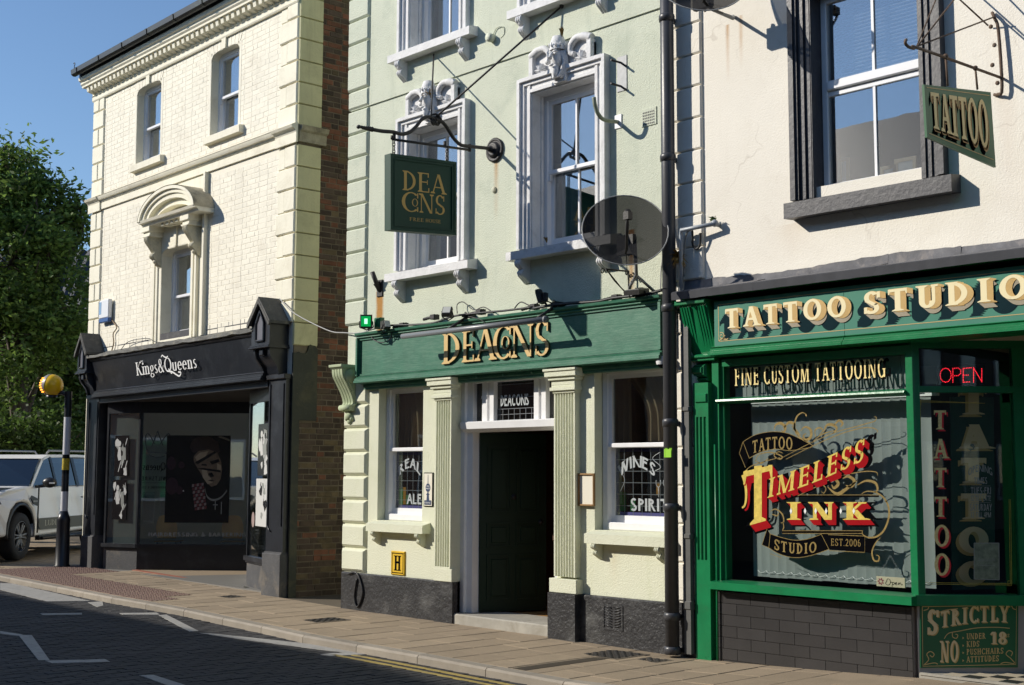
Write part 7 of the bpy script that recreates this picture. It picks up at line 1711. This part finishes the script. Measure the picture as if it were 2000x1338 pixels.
# hanging-basket bracket
hb_ = MB(); B0 = q(1228, 578, -.06); X_ = B0.x
def hbx(px_, py_): return xx_(px_, py_, X_)
hk = empty('basket_bracket', (0, 0, 0), 0, 'black scrolled basket bracket standing under the satellite dish', 'bracket')
hb_.tube([hbx(1228, 575), hbx(1228, 530)], .008, 6); hb_.tube([hbx(1183, 526), hbx(1228, 530)], .009, 6); hb_.tube([hbx(1185, 527), hbx(1200, 547), hbx(1213, 562), hbx(1228, 577)], [.006, .010, .006, .009], 6)
for c_, s_ in (((1177, 530), 1), ((1224, 534), .8), ((1232, 540), .7)):
    cc = hbx(*c_); hb_.tube([cc + Vector((0, .035 * s_ * (1 - i / 14) * math.cos(i * .6), .035 * s_ * (1 - i / 14) * math.sin(i * .6))) for i in range(14)], .006, 5)
hb_.build('scrollwork', IRON, hk)
m = MB(); m.tube([q(1236, 533, -.03), q(1275, 568, -.03)], .009, 6); m.build('strut', IRON, hk)
# flag pole holder (left), fixing plate and bent pipe (right)
fh = empty('flagpole_holder', (0, 0, 0), 0, 'black angled flagpole socket on the pub wall above rust stain', 'bracket')
a_ = q(743, 560, 0); m = MB(); m.cbox(a_.x - .055, a_.x + .055, -.015, 0, a_.z - .12, a_.z + .08, .004); m.build('plate', IRON, fh); m = MB(); m.tube([(a_.x, -.02, a_.z - .04), xx_(727, 531, a_.x)], .028, 8); m.ext([(a_.x - .01, -.01, a_.z - .08), (a_.x - .01, -.01, a_.z + .07), (a_.x - .01, -.10, a_.z + .02)], (.02, 0, 0)); m.build('socket', IRON, fh)
fp = empty('fixing_plate', (0, 0, 0), 0, 'tall grey steel plate with two projecting pins near the right window', 'bracket')
a_, b_ = q(1204, 108, 0), q(1225, 180, 0); X0, X1 = q(1206, 140, 0).x, q(1225, 140, 0).x; z1 = q(1225, 107, 0).z; z0 = q(1206, 181, 0).z
m = MB(); m.cbox(X0, X1, -.008, 0, z0, z1, .002); m.build('plate', GALV, fp); m = MB()
for py_ in (123, 169): 
    b_ = q(1214, py_, 0); m.tube([b_, xx_(1193, py_ - 6, b_.x)], .011, 6); m.tube([b_ + Vector((0, -.03, 0)), q(1222, py_ + 5, -.02)], .009, 6)
m.build('pin', IRON, fp)
bp_ = empty('bent_pipe', (0, 0, 0), 0, 'weathered cranked metal pole on a white plate beside the right window', 'bracket')
c0 = q(1208, 238, 0); m = MB(); m.cbox(c0.x - .05, c0.x + .05, -.012, 0, c0.z - .07, c0.z + .07, .004); m.build('plate', WHITE, bp_)
m = MB(); m.tube(catmull([c0 + Vector((0, 0, 0)), xx_(1205, 238, c0.x), xx_(1180, 234, c0.x), xx_(1168, 222, c0.x), xx_(1162, 205, c0.x), xx_(1160, 190, c0.x)], 5), .020, 8); m.build('pole', mat('weathered_steel', (.27, .30, .22), .6, var=.3, vscale=15), bp_)
m = MB(); c0 = q(965, 76, 0); m.lathe([(0, 0), (.045, 0), (.05, .09), (.0, .095)], (c0.x, 0, c0.z), (0, -1, 0), 12); lm = m.build('wall_fitting', MINT, label='small mint painted fitting on the wall between upper windows', cat='wall fitting')
cable('short curled wire above the mint wall fitting', [q(963, 68, -.03), q(970, 55, -.03), q(982, 52, -.03), q(985, 66, -.02), q(978, 74, -.02)], .005, MATS['mint_render'])
m = MB(); c0 = q(966, 371, 0); m.ball((c0.x, -.01, c0.z), .035, 10, 6, (1, .5, 1)); m.build('wall_boss', MINT, label='small round painted boss under the sign bracket rosette', cat='wall fitting')
# CCTV dome
cc = empty('security_camera', (0, 0, 0), 0, 'small white dome camera tucked beside the drainpipe under the fascia', 'camera'); c0 = q(1293, 706, -.08)
m = MB(); m.lathe([(0, .05), (.055, .045), (.06, 0), (.05, -.03)], c0, n=14); m.build('casing', WHITE, cc); m = MB(); m.ball(c0 + Vector((0, 0, -.02)), .042, 12, 8); m.build('dome', BLACKF, cc)
# hydrant plate, menu frame, cask plaque
hy = empty('hydrant_plate', (-1.695, 0, .613), 0, 'yellow hydrant plate with a black H on the pub wall', 'hydrant sign')
m = MB(); m.cbox(-.125, .125, -.018, 0, -.135, .135, .006); m.build('plate', YEL, hy)
m = MB(); 
for a_, b_, c_, d_ in ((-.105, .105, .105, .115), (-.105, .105, -.115, -.105), (-.105, -.095, -.105, .105), (.095, .105, -.105, .105)): m.box(a_, b_, -.0195, -.018, c_, d_)
m.build('black_border', BLACKF, hy); m = MB(); write(m, 'H', lambda a_, v: (-.065 + .13 * a_, -.019, -.085 + .17 * v), .24, .14, True, .1, off=.001); m.build('black_h', BLACKF, hy)
m = MB(); 
for t_ in range(4): a_ = D2R(45 + 90 * t_); m.ball((.108 * math.copysign(1, math.cos(a_)), -.02, .118 * math.copysign(1, math.sin(a_))), .006, 6, 4)
m.build('screw', YEL, hy)
mf = empty('menu_frame', (1.285, -.02, 1.48), 0, 'thin wooden frame holding a blank cream menu beside the fluted pilaster', 'menu frame')
m = MB(); W_, H_ = .11, .16
m.cbox(-W_, -W_ + .018, -.025, 0, -H_, H_, .004); m.cbox(W_ - .018, W_, -.025, 0, -H_, H_, .004); m.cbox(-W_ + .018, W_ - .018, -.025, 0, H_ - .018, H_, .004); m.cbox(-W_ + .018, W_ - .018, -.025, 0, -H_, -H_ + .018, .004); m.build('frame', mat('oak_frame', (.30, .17, .06), .5), mf)
m = MB(); m.box(-W_ + .018, W_ - .018, -.008, 0, -H_ + .018, H_ - .018); m.build('menu_sheet', mat('cream_paper', (.74, .70, .58), .7), mf)
cm = empty('cask_plaque', (-1.167, 0, 1.455), 0, 'narrow cream plaque with a dark hand pump beside the left pub window', 'plaque')
m = MB(); m.cbox(-.080, .080, -.014, 0, -.19, .19, .004); m.build('border', BLACKF, cm); m = MB(); m.box(-.070, .070, -.0155, -.014, -.18, .18); m.build('cream_field', MATS['cream_paper'], cm)
NV = mat('navy_print', (.02, .04, .10), .5); m = MB(); y = -.0165
m.poly([(-.008, y, .02), (.008, y, .02), (.003, y, .165), (-.003, y, .165)]); m.poly([(x * 1, y - .0004, z) for x, z in ell(0, .02, .042, .048, 18)]); m.poly([(-.012, y, -.03), (.012, y, -.03), (.03, y, -.16), (-.03, y, -.16)]); m.poly([(-.03, y - .0008, -.06), (.03, y - .0008, -.06), (.02, y - .0008, -.045), (-.02, y - .0008, -.045)]); m.poly([(-.06, y - .001, -.17), (.06, y - .001, -.17), (.06, y - .001, -.12), (-.06, y - .001, -.12)]); m.build('hand_pump_print', NV, cm)
m = MB(); write(m, 'CASK', lambda a_, v: (-.028 + .056 * a_, y - .001, .030 + .016 * v), .16, .12, False, .1, off=.001); write(m, 'MARQUE', lambda a_, v: (-.035 + .07 * a_, y - .001, .004 + .016 * v), .16, .12, False, .1, off=.001); write(m, 'CASK ALE', lambda a_, v: (-.05 + .10 * a_, y - .002, -.155 + .018 * v), .16, .12, False, .1, off=.001); m.build('white_print', LETW, cm)
# weeds in cracks
GRN = mat('weed_green', (.06, .11, .02), .8, island=.3); DRY = mat('dry_weed', (.28, .17, .04), .8, island=.4)
def tuft(p, n_, r_, h, m_, lab, droop=.0):
    mb_ = MB(); p = Vector(p)
    for i in range(n_):
        a = random.uniform(0, 6.28); s_ = random.uniform(.3, 1) * r_; e = p + Vector((s_ * math.cos(a), -abs(s_ * math.sin(a)), h * random.uniform(.3, 1) - droop * random.random())); mid = p.lerp(e, .5) + Vector((0, 0, h * .3)); w_ = Vector((.006, .003, .002)) * random.uniform(.6, 1.5)
        mb_.add([p - w_ * .5, p + w_ * .5, mid + w_, mid - w_, e], [(0, 1, 2, 3), (3, 2, 4)])
    mb_.build('weed_tuft', m_, label=lab, cat='plant')
tuft(q(1325, 505, -.1), 130, .14, .08, DRY, 'dry brown weed sprouting behind the drainpipe', .16)
tuft(q(1395, 436, -.05), 40, .07, .08, GRN, 'small green weed on the end of the waste pipe', .02)
tuft(q(1098, 72, -.10), 9, .07, .10, DRY, 'dry grass stalks growing on the carved crown of the right window')
tuft(q(840, 200, -.10), 12, .16, .14, DRY, 'dry grass stalks growing on the carved crown of the left window')
tuft(q(1068, 474, -.08), 8, .05, .06, DRY, 'dry grass on the sill of the right pub window')
tuft(qz(483, 1150, .06), 50, .06, .03, GRN, 'low green weeds at the foot of the right barber stall'); tuft(qz(1385, 1287, .0), 30, .05, .03, GRN, 'tiny weeds at the foot of the green pilaster')

# ================================================================== BEACON
bc_ = empty('belisha_beacon', (-10.60, .04, gz(-10.5)), 0, 'black and white striped crossing post with an amber globe lamp', 'crossing beacon')
def hp(py_): 
    o = Vector((-10.56, .13, 0)); p = onplane(134, py_, o, -_f0); return p.z - gz(-10.5)
BLKP = mat('black_post_paint', (.012, .013, .018), .35); WHP = mat('white_post_paint', (.62, .62, .64), .4)
zt_ = hp(765); cuts = [(hp(815), zt_, BLKP), (hp(855), hp(815), WHP), (hp(888), hp(855), BLKP), (hp(925), hp(888), WHP), (hp(962), hp(925), BLKP), (hp(998), hp(962), WHP)]
zz_ = hp(998)
m = MB(); m.lathe([(0, 0), (.13, 0), (.13, .02), (.115, .04), (.105, zz_ - .16), (.11, zz_ - .14), (.06, zz_ - .0), (0, zz_)], (0, 0, 0), n=20); m.build('base_section', BLKP, bc_)
for i, (a_, b_, mm) in enumerate(((hp(972), hp(998) , None),)): pass
for a_, b_, mm in ((hp(765), hp(815), BLKP), (hp(815), hp(855), WHP), (hp(855), hp(889), WHP), (hp(889), hp(924), BLKP), (hp(924), hp(960), BLKP), (hp(960), hp(998), WHP)): pass
for a_, b_, mm in ((zz_ - .02, hp(960), WHP), (hp(960), hp(925), BLKP), (hp(925), hp(888), WHP), (hp(888), hp(815), WHP) if False else (hp(925), hp(888), BLKP), (hp(888), hp(888) + .001, BLKP), (hp(888), hp(815), WHP), (hp(815), zt_, BLKP)):
    if b_ - a_ < .01: continue
    m = MB(); m.lathe([(.058, 0), (.058, b_ - a_)], (0, 0, a_), n=18); m.build('band', mm, bc_)
m = MB(); m.lathe([(.059, 0), (.0595, .002), (.0595, .19)], (0, 0, hp(918)), n=18); m.build('yellow_notice', mat('notice_yellow', (.55, .42, .03), .5, var=.5, vscale=30), bc_)
gp_ = Vector((-.28 * _r0.x, -.28 * _r0.y, 0)); gzz = hp(753)
m = MB(); m.tube([(0, 0, zt_ - .06), (gp_.x * .4, gp_.y * .4, zt_ - .02), (gp_.x, gp_.y, zt_ - .02), (gp_.x, gp_.y, gzz - .17)], .035, 8); m.lathe([(.09, 0), (.09, .04), (.0, .05)], (gp_.x, gp_.y, gzz - .20), n=14); m.build('lamp_arm', BLKP, bc_)
AMB = mat('amber_globe', (.85, .52, .01), .25, spec=.5)
sun_h = Vector((SUN.x, SUN.y, 0)).normalized()
m = MB(); vs = []; fs = []; R_ = .185; n1_, n2_ = 20, 12
m.ball((gp_.x, gp_.y, gzz), R_, 20, 12); m.build('globe', AMB, bc_)
m = MB(); ax = (-_r0 + _f0 * .22 + Vector((0, 0, .2))).normalized()
for j in range(8):
    a0_ = D2R(10 * j); m.lathe([(R_ * 1.03 * math.sin(a0_), R_ * 1.03 * math.cos(a0_)), (R_ * 1.03 * math.sin(a0_ + D2R(10)), R_ * 1.03 * math.cos(a0_ + D2R(10)))], (gp_.x, gp_.y, gzz), ax, 20)
m.build('shield', mat('grey_shield', (.25, .25, .25), .4), bc_)
m = MB()
for j in range(7):
    for i_ in range(3):
        a0_ = D2R(-35 + 12 * j); b0_ = D2R(48 + 9 * i_ - 3 * abs(j - 3)); d_ = (-_r0 * math.sin(b0_) * math.cos(a0_) - _f0 * math.cos(b0_) * math.cos(a0_) + Vector((0, 0, -1)) * math.sin(a0_)).normalized(); c_ = Vector((gp_.x, gp_.y, gzz)) + d_ * R_ * 1.05; m.ball(c_, .012, 6, 4)
m.build('led_ring', mat('amber_led', (1, .35, .02), .4, emit=2.5), bc_)

# ================================================================== PICKUP
CARW = mat('white_car_paint', (.80, .79, .77), .38, coat=.25); TYRE = mat('tyre_rubber', (.015, .015, .016), .8); CGL = glass_mat('car_glass', (.10, .13, .14), .05, 0, 1.3); CBLK = mat('car_black_trim', (.012, .012, .014), .35)
def pickup(loc, rz, lab, letters=True):
    c = empty('pickup_truck', loc, rz, lab, 'pickup truck'); S_ = 1.07
    c.scale = (S_, S_, S_)
    # local: x forward, y left (0 = left side), z up
    prof = [(.88, .42), (.93, .60), (.92, .86), (.86, 1.02), (.55, 1.12), (0, 1.17), (-.38, 1.20), (-.62, 1.20)]
    m = MB(); secs = []
    out = [(.88, .40), (.93, .60), (.92, .88), (.84, 1.02), (.4, 1.13), (-.30, 1.19), (-4.15, 1.19), (-4.2, .55), (-4.1, .42), (-.45, .36), (-.50, .62), (-.40, .80), (-.2, .92), (.0, .94), (.2, .92), (.40, .80), (.50, .60), (.50, .40)]
    n_ = len(out)
    ys = [(-.05, .97, 0), (0, .99, .0), (.0, 1, 0)]
    W_ = 1.84
    A_ = [(x, 0, z) for x, z in out]; A2 = [(x, -.035 if z > 1.0 else .0, z) for x, z in out]
    m.ext([(x, -.02 - (.10 if z > 1.15 else (.05 if z > 1.0 else 0)) - (.10 if x > .8 else 0), z) for x, z in out], (0, -(W_ - .04), 0))
    b = m.build('body', CARW, c); bm_ = b.modifiers.new('bevel', 'BEVEL'); bm_.width = .045; bm_.segments = 3; bm_.limit_method = 'ANGLE'; bm_.angle_limit = D2R(35)
    # cab
    cab = [(-.42, 1.18), (-1.12, 1.66), (-1.35, 1.72), (-3.9, 1.74), (-4.1, 1.60), (-4.15, 1.18)]
    m = MB()
    def cr_(x, z, s): inset = .10 + .16 * (z - 1.18) / .55; return (x, (-inset if s else -W_ + inset), z)
    roof = [(-1.10, 1.655), (-1.38, 1.72), (-2.6, 1.745), (-3.9, 1.73), (-4.1, 1.60)]
    for (p, r) in zip(roof, roof[1:]):
        m.add([cr_(*p, 1), cr_(*r, 1), cr_(*r, 0), cr_(*p, 0)], [(0, 1, 2, 3)])
        m.add([cr_(p[0], p[1] - .045, 1), cr_(r[0], r[1] - .045, 1), cr_(*r, 1), cr_(*p, 1)], [(0, 1, 2, 3)]); m.add([cr_(p[0], p[1] - .045, 0), cr_(*p, 0), cr_(*r, 0), cr_(r[0], r[1] - .045, 0)], [(0, 1, 2, 3)])
    for s in (1, 0):
        for (x0, z0, x1, z1, w_) in ((-.42, 1.18, -1.12, 1.66, .07), (-4.0, 1.18, -3.95, 1.68, .12)):
            m.add([cr_(x0, z0, s), cr_(x0 - w_ * 1.3, z0, s), cr_(x1 - w_ * 1.2, z1, s), cr_(x1, z1, s)], [(0, 1, 2, 3)])
    m.build('roof', CARW, c)
    m = MB()
    for s in (1, 0):
        for x0, x1 in ((-1.42, -1.50), (-2.30, -2.42)): m.add([cr_(x0, 1.18, s), cr_(x1, 1.18, s), cr_(x1, 1.69, s), cr_(x0 + .0, 1.69, s)], [(0, 1, 2, 3)])
    m.build('door_pillars', CBLK, c)
    e = .012
    m = MB(); m.add([(-.44, -.14, 1.185), (-1.12, -.28, 1.655), (-1.12, -W_ + .28, 1.655), (-.44, -W_ + .14, 1.185)], [(0, 1, 2, 3)]); m.build('windscreen', CGL, c)
    for nm_, x0, x1, zt in (('side_window', -.55, -2.36, 1), ('rear_side_window', -2.42, -3.9, 1)):
        m = MB()
        for s in (1, 0):
            g = [cr_(x0, 1.19, s), cr_(x1, 1.19, s), cr_(x1, 1.685, s), cr_(min(x0 - .0, -1.20) if x0 > -1 else x0, 1.67, s)]
            m.add([(x, y - (e if s else -e), z) for x, y, z in g], [(0, 1, 2, 3)])
        m.build(nm_, CGL, c)
    m = MB(); m.box(-4, .5, -W_ + .2, -.2, .35, 1.17); m.build('cabin_floor', CBLK, c)
    for x_ in (0, -3.2):
        for s in (1, 0):
            w = empty('wheel', (x_, -.02 if s else -W_ + .02, .385), 0, parent=c); ax = (0, 1 if s else -1, 0)
            m = MB(); m.lathe([(.24, -.23), (.36, -.24), (.385, -.20), (.385, -.05), (.37, -.01), (.26, .0), (.24, -.01)], (0, 0, 0), ax, 28); m.build('tyre', TYRE, w)
            m = MB(); m.lathe([(.245, -.02), (.235, -.03), (.20, -.06), (0.0, -.07)], (0, 0, 0), ax, 24); m.build('rim', CBLK, w)
            m = MB()
            for i in range(6):
                for dd in (-.16, .16):
                    a = D2R(60 * i); 
                    m.tube([(.04 * math.cos(a + dd * 2), (1 if s else -1) * -.028, .04 * math.sin(a + dd * 2)), (.22 * math.cos(a + dd), (1 if s else -1) * -.022, .22 * math.sin(a + dd))], .016, 5)
            m.lathe([(.24, -.012), (.248, -.004), (.24, -.0)], (0, 0, 0), ax, 24); m.lathe([(.05, -.03), (.045, -.012), (0, -.01)], (0, 0, 0), ax, 12); m.build('spokes', GALV, w)
    m = MB()
    for x_ in (0, -3.2):
        m.lathe([(.50, -.30), (.52, .0), (.47, .012), (.46, -.0)], (x_, -.03, .42), (0, 1, 0), 28)
    m.v = [(x, y, max(z, .36)) for x, y, z in m.v]; m.build('wheel_arch', CBLK, c)
    mr = empty('mirror', (-.62, .02, 1.20), 0, parent=c); m = MB(); m.ball((0, .12, .05), .11, 12, 8, (.55, 1.15, .8)); m.tube([(0, -.12, -.02), (0, .05, .0)], .03, 6); m.build('mirror_shell', CBLK, mr); m = MB(); m.box(.03, .065, .14, .22, .03, .055); m.build('indicator', MATS['white_plastic_frame'], mr)
    m = MB(); m.ext([(-.52, -.008, .98), (-.28, -.012, 1.04), (-.24, -.012, 1.0), (-.34, -.010, .90), (-.52, -.008, .86)], (0, .016, 0)); m.build('wing_vent', CBLK, c); m = MB(); m.box(-.48, -.32, .006, .012, .93, .96); m.build('vent_trim', GALV, c)
    m = MB(); m.cbox(-4.1, -.55, -.05, .03, .30, .38, .01); m.tube([(-.6, .05, .33), (-2.7, .05, .33)], .03, 8); m.build('side_step', CBLK, c)
    for x_ in (-1.40, -2.25): m = MB(); m.tube([(x_, .0, .985), (x_ - .02, .035, .985), (x_ - .17, .035, .985), (x_ - .19, .0, .985)], .016, 6); m.build('door_handle', GALV, c)
    m = MB()
    for x_ in (-.56, -1.47, -2.45): m.box(x_, x_ + .008, -.022, .001, .42, 1.17)
    m.build('door_gap', CBLK, c)
    m = MB(); m.ext([(-.62, 0, .47), (-2.5, 0, .47), (-2.5, 0, .66), (-.57, 0, .66), (-.57, 0, .52)], (0, .004, 0)); m.build('door_panel_sticker', mat('olive_grey_sticker', (.10, .10, .08), .5), c)
    if letters: m = MB(); write(m, 'LUDLOW', lambda a_, v: (-.80 - .85 * a_, .006, .53 + .09 * v), .13, .05, True, .1, n=(0, 1, 0)); m.build('door_lettering', mat('sticker_letter', (.45, .44, .38), .5), c)
    for s in (1, 0):
        m = MB(); y = -.33 if s else -W_ + .33; m.tube([(-1.5, y, 1.74), (-1.6, y, 1.80), (-3.6, y, 1.82), (-3.7, y, 1.76)], .018, 6); m.build('roof_rail', GALV, c)
    m = MB(); m.ext([(.93, -.12, .88), (.93, -.50, .88), (.93, -.5, .98), (.80, -.06, 1.02), (.72, -.02, .92)], (.02, 0, 0)); m.build('headlight', CGL, c); m = MB(); m.box(.90, .97, -1.35, -.5, .62, .98); m.box(.85, 1.0, -W_ + .05, -.05, .38, .60); m.build('grille', CBLK, c)
    return c
dirb = math.cos(D2R(4.5)) * _f0 + math.sin(D2R(4.5)) * _r0          # towards the rear
wc = None
for _ in range(1):
    z = .12; p = qz(42, 1095, z)
pickup((p.x, p.y, z), math.atan2(-dirb.y, -dirb.x), 'white pickup truck parked beyond the crossing post, nose towards the street')
# ================================================================== TREES
LEAF = [mat('fresh_leaf', (.145, .225, .045), .6, island=.65), mat('deep_leaf', (.07, .12, .022), .6, island=.5)]
BARK = mat('grey_bark', (.09, .07, .05), .9, var=.3, vscale=8, bump=.01)
for L_m in LEAF:
    n_ = L_m.node_tree.nodes; l_ = L_m.node_tree.links; pb = n_['Principled BSDF']; tl_ = n_.new('ShaderNodeBsdfTranslucent'); mx = n_.new('ShaderNodeMixShader'); mx.inputs[0].default_value = .5
    src = pb.inputs['Base Color'].links[0].from_socket; l_.new(src, tl_.inputs[0]); l_.new(pb.outputs[0], mx.inputs[1]); l_.new(tl_.outputs[0], mx.inputs[2]); l_.new(mx.outputs[0], n_['Material Output'].inputs[0])
def tree(base, H, blobs, nleaf, lab, lm, seed, name='broadleaf_tree', ls=.085, grp='trees behind the crossing'):
    rr = random.Random(seed); t = empty(name, base, 0, lab, 'tree', grp)
    m = MB(); m.tube(catmull([(0, 0, -.1), (.05, .02, H * .25), (-.05, .05, H * .5), (.05, 0, H * .85)], 5), [.28 - .011 * i for i in range(16)], 8); m.build('trunk', BARK, t)
    m = MB()
    for (x, y, z, r_) in blobs:
        m.tube(catmull([(0, 0, max(z * .45, 1)), (x * .4, y * .4, z * .75), (x, y, z), (x + rr.uniform(-.5, .5) * r_, y, z + r_ * .7)], 4), [.10 - .006 * i for i in range(13)], 5)
        for i in range(5):
            a = rr.uniform(0, 6.28); m.tube([(x, y, z), (x + r_ * .8 * math.cos(a), y + r_ * .8 * math.sin(a), z + rr.uniform(-.3, .8) * r_)], [.03, .01], 4)
    m.build('limbs', BARK, t)
    m = MB(); tot = sum(b[3] ** 2 for b in blobs); vs = m.v; fs = m.f
    for (x, y, z, r_) in blobs:
        k_ = int(nleaf * r_ ** 2 / tot); ncl = max(10, int(r_ * r_ * 15)); cl = []
        for i in range(ncl):
            d = Vector((rr.gauss(0, 1), rr.gauss(0, 1), rr.gauss(0, 1))).normalized() * r_ * (rr.uniform(.25, 1.0) ** .5) * rr.choice((1, 1, 1, 1.12)); cl.append((x + d.x, y + d.y, z + d.z * .85, rr.uniform(.12, .34)))
        for i in range(k_):
            c_ = rr.choice(cl); s_ = ls * rr.uniform(.6, 1.25)
            p = Vector((c_[0] + rr.gauss(0, c_[3]), c_[1] + rr.gauss(0, c_[3]), c_[2] + rr.gauss(0, c_[3] * .75)))
            u = Vector((rr.gauss(0, 1), rr.gauss(0, 1), rr.gauss(0, .6))).normalized(); v = u.cross(Vector((rr.gauss(0, 1), rr.gauss(0, 1), rr.gauss(0, 1)))).normalized()
            b = len(vs); vs += [tuple(p - u * s_), tuple(p + v * s_ * .45), tuple(p + u * s_), tuple(p - v * s_ * .45)]; fs.append((b, b + 1, b + 2, b + 3))
    m.build('crown', lm, t)
def far(px_, dist): 
    d = ray(px_, 940); d = Vector((d.x, d.y, 0)).normalized(); return Vector((CAM.x, CAM.y, 0)) + d * dist
def at(px_, py_, dist, base):               # offset of a crown clump from the tree foot
    r_ = ray(px_, py_); h = math.hypot(r_.x, r_.y); p = CAM + r_ * (dist / h); return (p.x - base.x, p.y - base.y, p.z - base.z)
b1 = far(30, 33); tree(b1, 8.5, [(*at(px_, py_, dd, b1), r_) for px_, py_, dd, r_ in ((10, 395, 33, 1.1), (70, 440, 32.5, .95), (125, 425, 33, .55), (20, 520, 32, 1.3), (62, 520, 33, .9), (150, 410, 33, .28), (158, 455, 33, .25), (100, 372, 33, .4), (60, 325, 33.5, .4), (12, 312, 33, .5), (135, 470, 33, .35), (152, 430, 33, .25), (118, 385, 33, .3), (50, 385, 34, .7), (-60, 420, 33, 1.6), (50, 610, 32.5, 1.6), (120, 660, 33.5, .8), (100, 475, 32, .45), (0, 650, 32, 1.6))], 34000, 'tall leafy tree at the left edge rising against the sky', LEAF[0], 1)
b2 = far(110, 37); tree(b2, 6, [(*at(px_, py_, dd, b2), r_) for px_, py_, dd, r_ in ((140, 655, 37, .9), (90, 700, 36, 1.5), (150, 760, 37, 1.3), (60, 800, 36, 1.4), (130, 860, 37, 1.2), (20, 760, 36, 1.4), (180, 700, 38, 1.4))], 26000, 'dark leafy tree low behind the crossing post', LEAF[1], 2)
b3 = far(30, 30); tree(b3, 3, [(*at(px_, py_, dd, b3), r_) for px_, py_, dd, r_ in ((20, 870, 30, .8), (80, 850, 30.5, .8), (130, 880, 31, .7), (-30, 860, 30, .8), (50, 900, 31, .8))], 12000, 'low dense hedge behind the parked pickup', LEAF[1], 3, 'hedge', ls=.07)
# dark red building and corrugated roof behind the trees
fb = empty('far_brick_building', far(60, 46), YAW * 0 + math.atan2(_r0.y, _r0.x), 'dark brick building with corrugated roof glimpsed behind the trees', 'building')
m = MB(); m.box(-12, 12, 0, 6, -1, 6.6); m.build('wall', mat('far_red_brick', (.10, .028, .018), .9, var=.4, vscale=2), fb)
m = MB(); nn_ = 150; vs = []
for i in range(nn_ + 1):
    x = -12.5 + 25 * i / nn_; o = .10 * (i % 2); vs += [(x, -.4, 6.5 + o), (x, 2.2, 9.5 + o)]
m.add(vs, [(2 * i, 2 * i + 2, 2 * i + 3, 2 * i + 1) for i in range(nn_)]); m.build('corrugated_roof', mat('dark_sheet_roof', (.035, .04, .055), .6), fb)
for x in (-7, -3.5, 0.2, 3.6): m = MB(); m.box(x, x + 1.1, -.06, .0, 2.2, 4.0); m.build('far_window', GLASSUP, fb)
m = MB(); fs_ = far(6, 29); m.build('x', BLACKF) if False else None
# ================================================================== ACROSS THE STREET (throws the shade on the road, seen in the glass)
def opp(x0, x1, eave, ridge, rot, piv, lab, col, seed, rd=3.2):
    r = empty('street_building', (piv[0], piv[1], 0), rot, lab, 'building')
    m = MB(); m.box(x0, x1, -9, 0, -.2, eave); m.build('wall', mat('opp_' + lab.split()[0] + '_wall', col, .9, var=.1), r)
    m = MB(); m.add([(x0 - .1, .25, eave - .02), (x1 + .1, .25, eave - .02), (x1 + .1, -rd, ridge), (x0 - .1, -rd, ridge), (x0 - .1, -9.2, eave), (x1 + .1, -9.2, eave)], [(0, 1, 2, 3), (3, 2, 5, 4), (0, 3, 4), (1, 5, 2)]); m.box(x0 - .1, x1 + .1, .0, .25, eave - .15, eave - .02); m.build('roof', mat('slate_roof', (.06, .062, .07), .6), r)
    rr = random.Random(seed); x = x0 + 1
    while x < x1 - 1.6:
        for z0, z1 in ((.9, 2.6), (4.1, 5.6)):
            m = MB(); m.box(x, x + 1.1, -.0, .05, z0, z1); w_ = m.build('window', WHITE, r); m = MB(); m.box(x + .08, x + 1.02, .05, .056, z0 + .08, z1 - .08); m.build('pane', GLASSUP, w_)
        x += 2.4
    return r
opp(-70, 0, 6.80, 9.1, 0, (-8.8, -11.15), 'brown brick terrace across the street behind the viewer', (.28, .16, .11), 1)
opp(0, 75, 6.84, 10.0, 0, (-8.1, -11.5), 'dark rendered terrace across the street behind the viewer', (.26, .22, .18), 2, 5.6)
